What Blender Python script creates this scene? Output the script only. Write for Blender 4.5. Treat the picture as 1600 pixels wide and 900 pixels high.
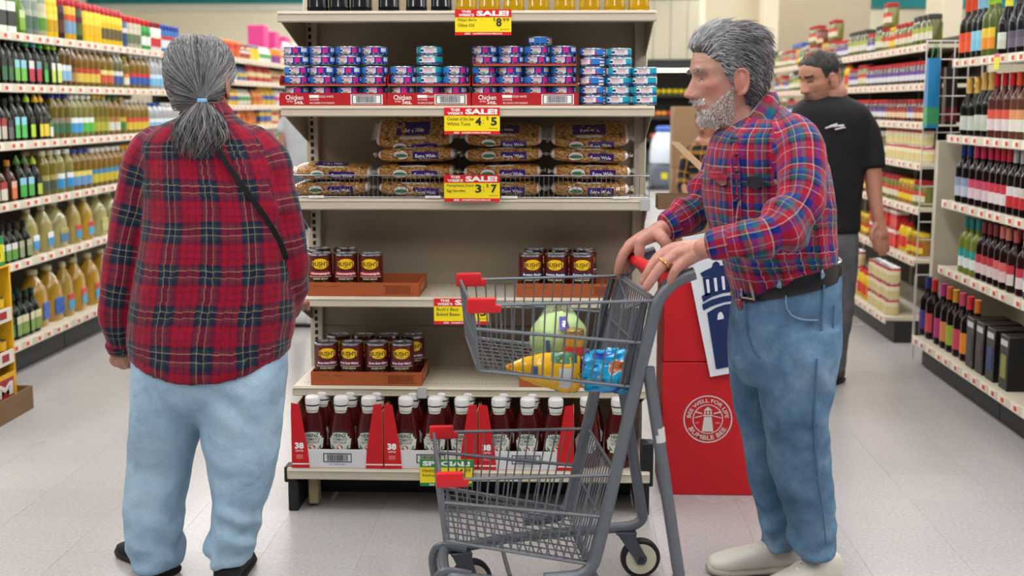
import bpy, bmesh, math, random
import numpy as np
from mathutils import Vector, Matrix, noise
for o in list(bpy.data.objects): bpy.data.objects.remove(o)
S = bpy.context.scene
COL = S.collection
PI = math.pi
random.seed(7)
# ------------------------------------------------------------------ camera
F = 1954.0; H = 1.367
PITCH = math.atan(287/F); YAW = math.atan(80/F*math.cos(PITCH))
cd_ = bpy.data.cameras.new('camera'); cam = bpy.data.objects.new('camera', cd_); COL.objects.link(cam)
cam.location = (0, 0, H); cam.rotation_euler = (PI/2-PITCH, 0, YAW)
cd_.sensor_width = 36; cd_.lens = F/1600*36; cd_.clip_end = 200; cd_.clip_start = .05
cd_.dof.use_dof = True; cd_.dof.focus_distance = 3.75; cd_.dof.aperture_fstop = 3.0
S.camera = cam
# ------------------------------------------------------------------ world, exposure
w = bpy.data.worlds.new('world'); S.world = w; w.use_nodes = True
w.node_tree.nodes['Background'].inputs[0].default_value = (.99, .995, 1, 1)
w.node_tree.nodes['Background'].inputs[1].default_value = .11
S.view_settings.view_transform = 'Standard'; S.view_settings.look = 'None'
S.view_settings.exposure = -.22; S.view_settings.gamma = 1; S.view_settings.use_curve_mapping = False
# ------------------------------------------------------------------ pixel -> place
_cp, _sp, _cy, _sy = math.cos(PITCH), math.sin(PITCH), math.cos(YAW), math.sin(YAW)
_fw = Vector((-_sy*_cp, _cy*_cp, -_sp)); _rt = Vector((_cy, _sy, 0)); _up = _rt.cross(_fw); _C = Vector((0, 0, H))
def ray(px, py): return _fw+_rt*((px-800)/F)+_up*((450-py)/F)
def onY(px, py, Y): d = ray(px, py); return _C+d*(Y/d.y)
def onZ(px, py, z): d = ray(px, py); return _C+d*((z-H)/d.z)
def onX(px, py, X): d = ray(px, py); return _C+d*(X/d.x)
# ------------------------------------------------------------------ materials
def lin(h):
    if not isinstance(h, str): return tuple(h)
    h = h.lstrip('#'); c = [int(h[i:i+2], 16)/255 for i in (0, 2, 4)]
    return tuple(x/12.92 if x <= .04045 else ((x+.055)/1.055)**2.4 for x in c)
_mats = {}
def M(col, r=.5, me=0, tr=0, var=0, scale=30, bump=0, bscale=200, em=0, coat=0, spec=.5, alpha=1, ior=1.45, sss=0):
    key = (col, r, me, tr, var, scale, bump, bscale, em, coat, spec, alpha, ior, sss)
    if key in _mats: return _mats[key]
    m = bpy.data.materials.new('surface_%d' % len(_mats)); m.use_nodes = True
    nt = m.node_tree; b = nt.nodes['Principled BSDF']; c = lin(col)
    b.inputs['Base Color'].default_value = (*c, 1); b.inputs['Roughness'].default_value = r
    b.inputs['Metallic'].default_value = me; b.inputs['Transmission Weight'].default_value = tr
    b.inputs['Coat Weight'].default_value = coat; b.inputs['Specular IOR Level'].default_value = spec
    b.inputs['Alpha'].default_value = alpha; b.inputs['IOR'].default_value = ior
    if sss:
        b.inputs['Subsurface Weight'].default_value = sss; b.inputs['Subsurface Radius'].default_value = (.012, .005, .003)
        b.inputs['Subsurface Scale'].default_value = 1
    if em: b.inputs['Emission Color'].default_value = (*c, 1); b.inputs['Emission Strength'].default_value = em
    if var or bump:
        tc = nt.nodes.new('ShaderNodeTexCoord'); n = nt.nodes.new('ShaderNodeTexNoise')
        nt.links.new(tc.outputs['Object'], n.inputs['Vector']); n.inputs['Scale'].default_value = scale; n.inputs['Detail'].default_value = 5
        if var:
            mx = nt.nodes.new('ShaderNodeMix'); mx.data_type = 'RGBA'
            mx.inputs['A'].default_value = (*[x*(1-var) for x in c], 1); mx.inputs['B'].default_value = (*[min(1, x*(1+var)) for x in c], 1)
            nt.links.new(n.outputs['Fac'], mx.inputs['Factor']); nt.links.new(mx.outputs['Result'], b.inputs['Base Color'])
        if bump:
            n2 = nt.nodes.new('ShaderNodeTexNoise'); n2.inputs['Scale'].default_value = bscale; n2.inputs['Detail'].default_value = 4
            nt.links.new(tc.outputs['Object'], n2.inputs['Vector'])
            bp = nt.nodes.new('ShaderNodeBump'); bp.inputs['Strength'].default_value = bump; bp.inputs['Distance'].default_value = .01
            nt.links.new(n2.outputs['Fac'], bp.inputs['Height']); nt.links.new(bp.outputs['Normal'], b.inputs['Normal'])
    _mats[key] = m; return m
# ------------------------------------------------------------------ text outlines, normalised to width 0..asp, height 0..1
_txt = {}
def text_geo(s, bold=.02, shear=0):
    k = (s, bold, shear)
    if k in _txt: return _txt[k]
    cu = bpy.data.curves.new('t', 'FONT'); cu.body = s; cu.offset = bold; cu.resolution_u = 2; cu.shear = shear
    ob = bpy.data.objects.new('t', cu); me = ob.to_mesh()
    v = [(x.co.x, x.co.y) for x in me.vertices]; f = [tuple(p.vertices) for p in me.polygons]
    ob.to_mesh_clear(); bpy.data.objects.remove(ob); bpy.data.curves.remove(cu)
    if not v: _txt[k] = ([], [], 1); return _txt[k]
    x0 = min(p[0] for p in v); x1 = max(p[0] for p in v); y0 = min(p[1] for p in v); y1 = max(p[1] for p in v)
    h = max(y1-y0, 1e-6)
    _txt[k] = ([((a-x0)/h, (b-y0)/h) for a, b in v], f, (x1-x0)/h); return _txt[k]
# ------------------------------------------------------------------ mesh builder
class MB:
    def __init__(s): s.v = []; s.f = []; s.mi = []; s.mats = []; s.cur = 0
    def mat(s, m):
        if m not in s.mats: s.mats.append(m)
        s.cur = s.mats.index(m); return s
    def add(s, vs, fs, m=None):
        if m is not None: s.mat(m)
        o = len(s.v); s.v += [tuple(p) for p in vs]
        for f in fs: s.f.append(tuple(i+o for i in f)); s.mi.append(s.cur)
        return s
    def box(s, x0, x1, y0, y1, z0, z1, m=None, b=0):
        if b:
            b = min(b, (x1-x0)/2.01, (y1-y0)/2.01, (z1-z0)/2.01)
            bm = bmesh.new(); bmesh.ops.create_cube(bm, size=1)
            for v in bm.verts: v.co = Vector((x0+(v.co.x+.5)*(x1-x0), y0+(v.co.y+.5)*(y1-y0), z0+(v.co.z+.5)*(z1-z0)))
            bmesh.ops.bevel(bm, geom=bm.edges[:], offset=b, segments=1, affect='EDGES', profile=.5)
            bm.verts.index_update(); vs = [v.co[:] for v in bm.verts]; fs = [[v.index for v in f.verts] for f in bm.faces]; bm.free()
            return s.add(vs, fs, m)
        vs = [(x, y, z) for x in (x0, x1) for y in (y0, y1) for z in (z0, z1)]
        return s.add(vs, [(0, 1, 3, 2), (4, 6, 7, 5), (0, 4, 5, 1), (2, 3, 7, 6), (0, 2, 6, 4), (1, 5, 7, 3)], m)
    def quad(s, a, b, c, d, m=None): return s.add([a, b, c, d], [(0, 1, 2, 3)], m)
    def lathe(s, prof, n=16, c=(0, 0, 0), m=None, sx=1, sy=1, cap=True, mfun=None):
        vs = []; fs = []
        for r, z in prof:
            for i in range(n):
                a = 2*PI*i/n; vs.append((c[0]+r*sx*math.cos(a), c[1]+r*sy*math.sin(a), c[2]+z))
        for j in range(len(prof)-1):
            for i in range(n):
                k = (i+1) % n; fs.append((j*n+i, j*n+k, j*n+n+k, j*n+n+i))
        if cap: fs.append(tuple(range(n-1, -1, -1))); L = (len(prof)-1)*n; fs.append(tuple(range(L, L+n)))
        return s.add(vs, fs, m)
    def loft(s, rings, m=None, cap=True, closed=True):
        n = len(rings[0]); vs = [p for r in rings for p in r]; fs = []
        for j in range(len(rings)-1):
            for i in range(n if closed else n-1):
                k = (i+1) % n; fs.append((j*n+i, j*n+k, j*n+n+k, j*n+n+i))
        if cap: fs.append(tuple(range(n-1, -1, -1))); L = (len(rings)-1)*n; fs.append(tuple(range(L, L+n)))
        return s.add(vs, fs, m)
    def tube(s, pts, r, n=6, m=None, loop=False, cap=True):
        pts = [Vector(p) for p in pts]; N = len(pts); rs = r if isinstance(r, (list, tuple)) else [r]*N
        rings = []; pr = None
        for i, p in enumerate(pts):
            if loop: t = pts[(i+1) % N]-pts[i-1]
            else: t = pts[min(i+1, N-1)]-pts[max(i-1, 0)]
            t = t.normalized() if t.length > 1e-9 else Vector((0, 0, 1))
            if pr is None:
                a = Vector((0, 0, 1)) if abs(t.z) < .9 else Vector((1, 0, 0)); u = t.cross(a).normalized()
            else: u = (pr-t*pr.dot(t)).normalized()
            pr = u; q = t.cross(u)
            rings.append([p+(u*math.cos(2*PI*k/n)+q*math.sin(2*PI*k/n))*rs[i] for k in range(n)])
        if loop: rings.append(rings[0]); cap = False
        return s.loft(rings, m, cap)
    def prism(s, poly, o, xv, yv, nv, m=None):
        """polygon in (x,y), placed at o with axes xv,yv, thickness vector nv"""
        o, xv, yv, nv = Vector(o), Vector(xv), Vector(yv), Vector(nv); n = len(poly)
        a = [o+xv*x+yv*y for x, y in poly]; vs = a+[p+nv for p in a]
        fs = [tuple(range(n)), tuple(range(2*n-1, n-1, -1))]+[(i, n+i, n+(i+1) % n, (i+1) % n) for i in range(n)]
        return s.add(vs, fs, m)
    def text(s, t, o, xv, yv, w=None, h=None, m=None, bold=.02, shear=0, al='l', fn=None):
        """lettering in a box with lower left corner o; fits w and/or h (metres) along unit vectors xv,yv"""
        v, f, asp = text_geo(t, bold, shear)
        if not v: return s
        if h is None: h = w/asp
        if w is None: w = h*asp
        sx = w/asp; off = {'l': 0, 'c': -w/2, 'r': -w}[al]
        if fn: vs = [fn(o[0]+off+a*sx, o[1]+b*h) for a, b in v]
        else:
            o, xv, yv = Vector(o), Vector(xv), Vector(yv); vs = [o+xv*(off+a*sx)+yv*(b*h) for a, b in v]
        return s.add(vs, f, m)
    def sphere(s, c, r, nu=12, nv=8, m=None):
        r = r if isinstance(r, (tuple, list)) else (r, r, r); rings = []
        for j in range(nv+1):
            t = -PI/2+PI*j/nv; k = max(math.cos(t), .02)
            rings.append([(c[0]+r[0]*k*math.cos(2*PI*i/nu), c[1]+r[1]*k*math.sin(2*PI*i/nu), c[2]+r[2]*math.sin(t)) for i in range(nu)])
        return s.loft(rings, m)
    def mesh(s, name, smooth=40):
        me = bpy.data.meshes.new(name); me.from_pydata(s.v, [], s.f)
        for m in s.mats: me.materials.append(m)
        me.polygons.foreach_set('material_index', s.mi)
        if smooth:
            me.polygons.foreach_set('use_smooth', [True]*len(s.f)); me.set_sharp_from_angle(angle=math.radians(smooth))
        me.update(); return me
    def build(s, name, parent=None, smooth=40, **kw): return obj(name, s.mesh(name, smooth), parent, **kw)
def obj(name, me, parent=None, loc=None, rz=0, label=None, cat=None, group=None, kind=None):
    o = bpy.data.objects.new(name, me); COL.objects.link(o)
    if parent is not None: o.parent = parent
    if loc is not None: o.location = loc
    if rz: o.rotation_euler.z = rz
    if label: o['label'] = label
    if cat: o['category'] = cat
    if group: o['group'] = group
    if kind: o['kind'] = kind
    return o
def thing(name, label, cat, loc=(0, 0, 0), rz=0, group=None): return obj(name, None, None, loc, rz, label, cat, group)
def put(parts, name, label, cat, loc, rz=0, group=None, rot=None):
    """parts: list of (part name, mesh, [(sub-part name, mesh)...]); one empty with a child for each part, mesh data shared"""
    t = thing(name, label, cat, loc, rz, group)
    if rot: t.rotation_euler = rot
    for p in parts:
        o = obj(p[0], p[1], t)
        for q in (p[2] if len(p) > 2 else []): obj(q[0], q[1], o)
    return t
def tagkind(o, k='structure'): o['kind'] = k; return o
WHITE = M('#f2f2ee', .45); BLACK = M('#151517', .5); GREY_STEEL = M('#7b8086', .38, .35)
# ================================================================== the room
def floor_mat():
    m = M('#b7b2ad', .28, var=.001); nt = m.node_tree; b = nt.nodes['Principled BSDF']
    for n in list(nt.nodes):
        if n.type in ('MIX', 'TEX_NOISE'): nt.nodes.remove(n)
    geo = nt.nodes.new('ShaderNodeNewGeometry'); info = nt.nodes.new('ShaderNodeObjectInfo')
    n1 = nt.nodes.new('ShaderNodeTexNoise'); n1.inputs['Scale'].default_value = 90; n1.inputs['Detail'].default_value = 6
    n2 = nt.nodes.new('ShaderNodeTexNoise'); n2.inputs['Scale'].default_value = 1.3; n2.inputs['Detail'].default_value = 4
    for n in (n1, n2): nt.links.new(geo.outputs['Position'], n.inputs['Vector'])
    r = nt.nodes.new('ShaderNodeValToRGB'); r.color_ramp.elements[0].position = .3; r.color_ramp.elements[1].position = .72
    r.color_ramp.elements[0].color = (*lin('#a19f9f'), 1); r.color_ramp.elements[1].color = (*lin('#b3b1b1'), 1)
    nt.links.new(n1.outputs['Fac'], r.inputs['Fac'])
    mx = nt.nodes.new('ShaderNodeMix'); mx.data_type = 'RGBA'; mx.blend_type = 'MULTIPLY'; mx.inputs['Factor'].default_value = 1
    r2 = nt.nodes.new('ShaderNodeMapRange'); r2.inputs['To Min'].default_value = .93; r2.inputs['To Max'].default_value = 1.07
    ad = nt.nodes.new('ShaderNodeMath'); ad.operation = 'MULTIPLY_ADD'; ad.inputs[1].default_value = .35; nt.links.new(info.outputs['Random'], ad.inputs[0]); nt.links.new(n2.outputs['Fac'], ad.inputs[2])
    nt.links.new(ad.outputs[0], r2.inputs['Value']); nt.links.new(r.outputs['Color'], mx.inputs['A']); nt.links.new(r2.outputs['Result'], mx.inputs['B'])
    nt.links.new(mx.outputs['Result'], b.inputs['Base Color'])
    rr = nt.nodes.new('ShaderNodeMapRange'); rr.inputs['To Min'].default_value = .16; rr.inputs['To Max'].default_value = .34
    nt.links.new(n2.outputs['Fac'], rr.inputs['Value']); nt.links.new(rr.outputs['Result'], b.inputs['Roughness'])
    return m
FLM = floor_mat()
fl = tagkind(MB().box(-9, 10, -3, 24.2, -.06, -.0045, M('#9a9590', .7)).build('floor'))
T = .3048
tile = MB().box(.0002, T-.0002, .0002, T-.0002, -.0045, 0, FLM, b=.0003).mesh('tile')
far = MB(); near_n = 0; cells = []
for i in range(-30, 32):
    for j in range(-9, 78):
        cx, cy = (i+.5)*T, (j+.5)*T
        cells.append((0 if (cy > 2.9 and cy < 7.6 and abs(cx/cy) < .46) else 1, math.hypot(cx, cy), i, j))
cells.sort()
for k, (q, d, i, j) in enumerate(cells):
    if q == 0 and near_n < 290:
        obj('tile', tile, fl, (i*T, j*T, 0)); near_n += 1
    else:
        far.box(i*T+.0004, i*T+T-.0004, j*T+.0004, j*T+T-.0004, -.0045, 0, FLM)
tagkind(far.build('tile_field', fl, smooth=0), 'stuff')
CREAM = M('#d9cfb6', .75, var=.04, scale=3); TEAL = M('#0d7d80', .6, var=.05, scale=2)
tagkind(MB().box(-9, 10, 24, 24.2, 0, 3.25, M('#f6eed6', .7, var=.03, scale=2)).build('wall_back'))
b_ = MB().box(-9, 10, 23.9, 24, 3.12, 3.25, M('#eceae2', .5)); tagkind(b_.build('trim_1'))
tagkind(MB().box(-9, 10, 23.8, 24.2, 3.25, 3.9, TEAL).build('trim_2'))
cl = tagkind(MB().box(-9, 10, -3, 24.2, 3.9, 3.98, M('#e9e7e0', .85)).build('ceiling'))
tagkind(MB().box(-9.15, -9, -3, 24.2, 0, 3.9, M('#efe7d0', .7, var=.03, scale=2)).build('wall_left')); tagkind(MB().box(10, 10.15, -3, 24.2, 0, 3.9, M('#efe7d0', .7, var=.03, scale=2)).build('wall_right'))
# fluorescent fixtures hung under the ceiling
fx = MB(); fx.prism([(-.16, .09), (-.05, 0), (.05, 0), (.16, .09), (.12, .11), (-.12, .11)], (0, -1.2, 0), (1, 0, 0), (0, 0, 1), (0, 2.4, 0), M('#e8e8e4', .4)); FXH = fx.mesh('housing')
FXT = [MB().tube([(dx, -1.18, -.015), (dx, 1.18, -.015)], .016, 10, M('#fffaf5', em=9.0)).mesh('tube') for dx in (-.06, .06)]
for X in (-4.1, -1.85, .35, 2.6, 4.9):
    for Y in (-.6, 2.2, 5.0, 7.8, 10.6, 13.4, 16.2, 19, 21.3):
        t = put([('housing', FXH), ('tube', FXT[0]), ('tube', FXT[1])], 'ceiling_light', 'long twin-tube fluorescent fixture hung under the store ceiling', 'ceiling light', (X, Y, 3.78), 0, 'fluorescent fixtures under the ceiling')
        la = bpy.data.lights.new('tube_light', 'AREA'); la.shape = 'RECTANGLE'; la.size = .3; la.size_y = 2.4; la.energy = 40 if Y < 20 else 52; la.color = (1, .992, .985)
        lo = obj('tube_light', la, t, (0, 0, -.05))
# ================================================================== end-of-aisle shelving (endcap)
XL, XR = -.924, .296; XC = (XL+XR)/2; YB = 4.52
ALM = M('#cbc2af', .42, var=.03, scale=8); ALM2 = M('#a09480', .55, var=.05, scale=6); DARK = M('#1b1b1d', .55)
SH = {'top': (4.085, 1.663), 'tuna': (4.10, 1.361), 'noodle': (4.243, 1.048), 'bean_upper': (4.19, onY(470, 464, 4.19).z), 'bean_lower': (4.163, .41), 'base': (4.05, .152)}
ec = thing('endcap_shelving', 'almond metal endcap shelving with six shelves of canned goods and ketchup', 'shelving', (XC, YB, 0))
def rel(p): return (p[0]-XC, p[1]-YB, p[2])
def bx(mb, x0, x1, y0, y1, z0, z1, m=None, b=0): return mb.box(x0-XC, x1-XC, y0-YB, y1-YB, z0, z1, m, b)
for k, (z0, z1) in enumerate([(.15, .56), (.56, 1.0), (1.0, 1.44), (1.44, 1.9)]):
    bx(MB(), XL+.04, XR-.04, YB, YB+.02, z0+.001, z1-.001, ALM2, .002).build('back_panel', ec)
for x in (XL, XR):
    x0, x1 = (x, x+.045) if x < 0 else (x-.045, x)
    u = bx(MB(), x0, x1, 4.495, YB+.055, 0, 1.95, ALM, .003).build('upright', ec)
    sl = MB()
    for k in range(68):
        z = .2+k*.0254
        bx(sl, (x0+x1)/2-.0055, (x0+x1)/2+.0055, 4.4940, 4.496, z, z+.015, M('#201e1c' if x < 0 else '#cfc8ba', .6))
    tagkind(sl.build('slots', u), 'stuff')
    # foot and base bracket
    f = bx(MB(), x0 if x < 0 else x1-.034, x0+.034 if x < 0 else x1, 4.06, YB+.05, 0, .105, DARK, .003)
    if x < 0: bx(f, x0-.012, x0+.03, 4.058, 4.12, .1, .155, DARK, .004)
    else: bx(f, x1-.03, x1+.012, 4.058, 4.12, .1, .25, DARK, .004)
    f.build('foot', ec)
bx(MB(), XL+.05, XR-.05, 4.28, 4.30, 0, .1, M('#2a2826', .6), .002).build('kick_plate', ec)
bx(MB(), XL+.06, XL+.095, 4.10, 4.15, .012, .105, M('#9a8a6a', .6), .004).build('levelling_foot', ec)
for nm, (yf, z) in SH.items():
    s = bx(MB(), XL+.003, XR-.003, yf+.004, YB-.002, z-.012, z, ALM, .002)
    lip = .034 if nm not in ('noodle', 'base') else .038
    bx(s, XL, XR, yf, yf+.014, z-lip, z+.0015, ALM, .003)
    bx(s, XL+.002, XR-.002, yf-.0035, yf+.002, z-lip*.92, z-lip*.80, M('#c3b9a4', .4), .001); bx(s, XL+.002, XR-.002, yf-.0035, yf+.002, z-lip*.24, z-lip*.10, M('#e2dac8', .4), .001)
    so = s.build('shelf', ec)
    if nm in ('bean_lower', 'bean_upper', 'tuna', 'top', 'base'):
        h = MB()
        for yy in ((yf+.06), (YB-.05)):
            n = 90 if nm == 'bean_lower' else 40
            for k in range(n):
                xx = XL+.03+k*(1.219-.06)/n
                bx(h, xx, xx+.004, yy, yy+.004, z-.0005, z+.0006, M('#3b362e', .8))
        if nm in ('bean_lower', 'bean_upper'): tagkind(h.build('perforations', so), 'stuff')
    if nm != 'base':
        for x in (XL+.006, XR-.010):
            b = MB(); d0 = yf+.01-YB; zt = z-.012
            b.prism([(d0, zt), (-.02, zt), (-.02, zt-.115), (-.05, zt-.11), (d0+.02, zt-.022)], (x-XC, 0, 0), (0, 1, 0), (0, 0, 1), (.004, 0, 0), ALM2)
            b.build('bracket', so)
            bx(MB(), x-.001, x+.005, YB-.35, YB-.02, z-.05, z-.014, ALM).build('bracket_arm', so) if False else None
CLEAR = M('#e9eef2', .12, tr=.5)
for nm, px in (('noodle', 1008), ('bean_lower', 660)):
    yf, z = SH[nm]; c = onY(px, 320 if nm == 'noodle' else 610, yf)
    MB().box(-.016, .016, -.006, -.0036, -.037, .001, M('#c9cdd2', .2, tr=.2)).build('tag_holder', None, loc=(c.x, yf, z), label='small clear plastic tag clip on the %s shelf edge of the endcap' % ('noodle' if nm == 'noodle' else 'lower bean'), cat='tag clip')
# ---------------------------------------------------------------- shelf signs
RED = M('#e3202f', .35); YEL = M('#ffe81c', .4); INK = M('#33332f', .6); PW = M('#fbfbf7', .5); GRN = M('#15904a', .4)
def sign(px0, py0, px1, py1, yf, l1, l2, price, label, special=False, zt=None):
    a = onY(px0, py0, yf-.004); b = onY(px1, py1, yf-.004); W = b.x-a.x; Hh = a.z-b.z
    t = thing('shelf_sign', label, 'price sign', (a.x, yf-.0055, b.z)); B = GRN if special else RED
    MB().box(0, W, -.0008, .0008, 0, Hh, YEL).build('card', t)
    bd = MB().box(0, W, -.0014, -.0009, Hh*.70, Hh, B); bd.box(0, W, -.0014, -.0009, 0, Hh*.125, B)
    bo = bd.build('colour_band', t)
    x, y = (1, 0, 0), (0, 0, 1); L = MB(); e = -.0020
    if special: L.text('SPECIAL!', (W*.5, e, Hh*.75), x, y, W*.9, Hh*.19, PW, .05, al='c')
    else:
        L.text('THIS', (W*.2, e, Hh*.865), x, y, W*.17, Hh*.10, PW, .04, al='c'); L.text("WEEK'S", (W*.2, e, Hh*.735), x, y, W*.28, Hh*.10, PW, .04, al='c')
        L.text('SALE!', (W*.38, e, Hh*.745), x, y, W*.58, Hh*.21, PW, .05)
    L.text('IGA', (W*.17, e, Hh*.025), x, y, W*.10, Hh*.075, PW, .04, shear=.3); L.text('HOMETOWN PROUD', (W*.32, e, Hh*.03), x, y, W*.52, Hh*.06, PW, .03)
    for tt, zz, hh in ((l1, .52, .135), (l2, .33, .125)): L.text(tt, (W*.05, e, Hh*zz), x, y, min(W*.48, text_geo(tt, 0)[2]*Hh*hh), Hh*hh, INK, .0)
    if price[0] == '$':
        L.text('$', (W*.68, e, Hh*.54), x, y, None, Hh*.14, INK, 0); L.text(price[1], (W*.73, e, Hh*.34), x, y, W*.10, Hh*.33, INK, .03); L.text(price[2:], (W*.85, e, Hh*.53), x, y, W*.11, Hh*.14, INK, 0)
    else:
        L.text(price[0], (W*.56, e, Hh*.33), x, y, W*.11, Hh*.31, INK, .03); L.text(':', (W*.70, e, Hh*.40), x, y, None, Hh*.14, INK, 0)
        L.text('$', (W*.76, e, Hh*.52), x, y, None, Hh*.15, INK, 0); L.text(price[1], (W*.84, e, Hh*.33), x, y, W*.11, Hh*.31, INK, .03)
    L.text('SAVE $1', (W*.80, e, Hh*.20), x, y, W*.16, Hh*.05, INK, 0)
    L.build('lettering', t, smooth=0)
sign(711, 15, 799, 55, SH['top'][0], 'Filippo Berio', 'Olive Oil', '$899', 'red and yellow sale sign for olive oil under the top shelf')
sign(694, 168, 781, 210, SH['tuna'][0], 'Chicken of the Sea', 'White Tuna', '45', 'red and yellow sale sign hanging from the tuna shelf edge')
sign(694, 273, 781, 315, SH['noodle'][0]-.022, 'Pennsylvania Dutch', 'Egg Noodles', '37', 'red and yellow sale sign on the wire fence before the noodles')
sign(678, 466, 764, 507, SH['bean_upper'][0], "Bush's Best", 'Baked Beans', '23', 'red and yellow sale sign hanging from the upper bean shelf')
sign(656, 717, 739, 760, SH['base'][0]-.016, 'Heinz', 'Ketchup', '$699', 'green and yellow special sign in front of the ketchup', special=True)
# ---------------------------------------------------------------- tuna
TIN = M('#b9bcc2', .25, 1)
CB = M('#1238a0', .35); CB2 = M('#2f7fd6', .35); CW = M('#e9e6ea', .4); PINK = M('#d6217e', .4); TEALC = M('#18a9be', .35); TEAL2 = M('#1b6fb4', .35); NAVY = M('#15225e', .4); CRED = M('#d3222b', .4); LGREEN = M('#7aa868', .5)
TR, TH = .0422, .0305
def can_label(kind):
    """print on the sleeve: rows of cells by angle (degrees from the front), repeated on the far side"""
    mb = MB(); n = 48; rows = [(.0035, .0085), (.0085, .0122), (.0122, .019), (.019, .0242), (.0242, .0270)]
    for ri, (z0, z1) in enumerate(rows):
        for i in range(n):
            a0 = 2*PI*i/n; a1 = 2*PI*(i+1)/n; d = math.degrees((a0+a1)/2); d = (d+180) % 360-180; d = d if abs(d) <= 90 else (d-180 if d > 0 else d+180)
            if kind == 'blue':
                c = CB2 if d < -30 else CB
                if ri == 0: c = NAVY if i % 3 else CB2
                if 1 <= ri <= 3 and -30 <= d < 18: c = CW
                if 1 <= ri <= 3 and 20 <= d < 42: c = PINK
                if ri >= 1 and d >= 62: c = CW if ri in (2, 3) else CB2
                if ri == 2 and -30 <= d < -22: c = NAVY
                if ri == 1 and -22 <= d < 2: c = LGREEN
            elif kind == 'teal':
                c = TEALC if abs(d) > 30 or ri > 1 else TEAL2
                if ri == 0: c = NAVY if i % 2 else TEAL2
                if 1 <= ri <= 3 and -34 <= d < 34: c = CW
                if ri >= 1 and d < -66: c = CW
                if ri == 1 and d > 45: c = TEAL2
                if ri == 2 and -34 <= d < -24: c = NAVY
            else:
                c = CB2
                if ri == 0: c = NAVY
                if 1 <= ri <= 3 and -44 <= d < 12: c = CW
                if ri in (1, 2) and 12 <= d < 26: c = CRED
                if d > 60: c = CB if ri % 2 else CW
                if ri == 2 and -44 <= d < -34: c = NAVY
            q = [(TR*1.004*math.cos(a-PI/2), TR*1.004*math.sin(a-PI/2), z) for a, z in ((a0, z0), (a1, z0), (a1, z1), (a0, z1))]
            mb.quad(*q, m=c)
    R = TR*1.012
    for sgn in (0, PI):
        fn = lambda u, v, s=sgn: (R*math.sin(u/R+s), -R*math.cos(u/R+s), v)
        lc = CRED if kind != 'blue' else M('#c2185f', .4)
        o0 = {'blue': -.004, 'teal': .002, 'red': -.012}[kind]
        mb.text('Chicken', (o0, .0190), 0, 0, .028, .0052, lc, .02, fn=fn, al='c'); mb.text('of the Sea', (o0, .0132), 0, 0, .026, .0048, lc, .0, fn=fn, al='c')
        mb.text('WHITE TUNA', (o0, .0048), 0, 0, .024, .003, PW, .0, fn=fn, al='c')
    return mb.mesh('label')
_tb = MB().lathe([(TR*.93, 0), (TR*.985, .0012), (TR, .003), (TR, TH-.0035), (TR*.985, TH-.0012), (TR*.95, TH), (TR*.93, TH), (TR*.92, TH-.002)], 32, m=TIN).mesh('tin')
TUNA = {k: [('tin', _tb), ('label', can_label(k))] for k in ('blue', 'teal', 'red')}
TY = 4.10+.018+TR; TZ = 1.361
def tx(px): return onY(px, 120, TY-TR*.6).x
tn = {'blue': ('blue and pink tuna can', 'blue tuna cans'), 'teal': ('turquoise tuna can', 'turquoise tuna cans'), 'red': ('red-dot blue tuna can', 'blue tuna cans with red dot')}
ORD = ['first', 'second', 'third', 'fourth', 'fifth', 'sixth', 'seventh', 'eighth', 'ninth']
def tuna(px, lay0, lay1, kind, where, jit=.3, dz=0.0035, z0=None, grp=None):
    for k in range(lay0, lay1):
        tr_ = dz*(k//2)  # a thin tray floor under every second layer
        lab = '%s, %s up, %s' % (tn[kind][0], ORD[k], where)
        put(TUNA[kind], 'tuna_can', lab, 'tin can', (tx(px)+random.uniform(-.001, .001), TY+random.uniform(0, .002), TZ+.004+k*TH+(tr_ if dz else 0)), random.uniform(-jit, jit)*.6+random.choice((0, 0, 0, 0, -.4)), grp or tn[kind][1]+' in the '+where)
KR = M('#b8161f', .5, var=.06, scale=40); KB = M('#b28a62', .8)
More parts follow.
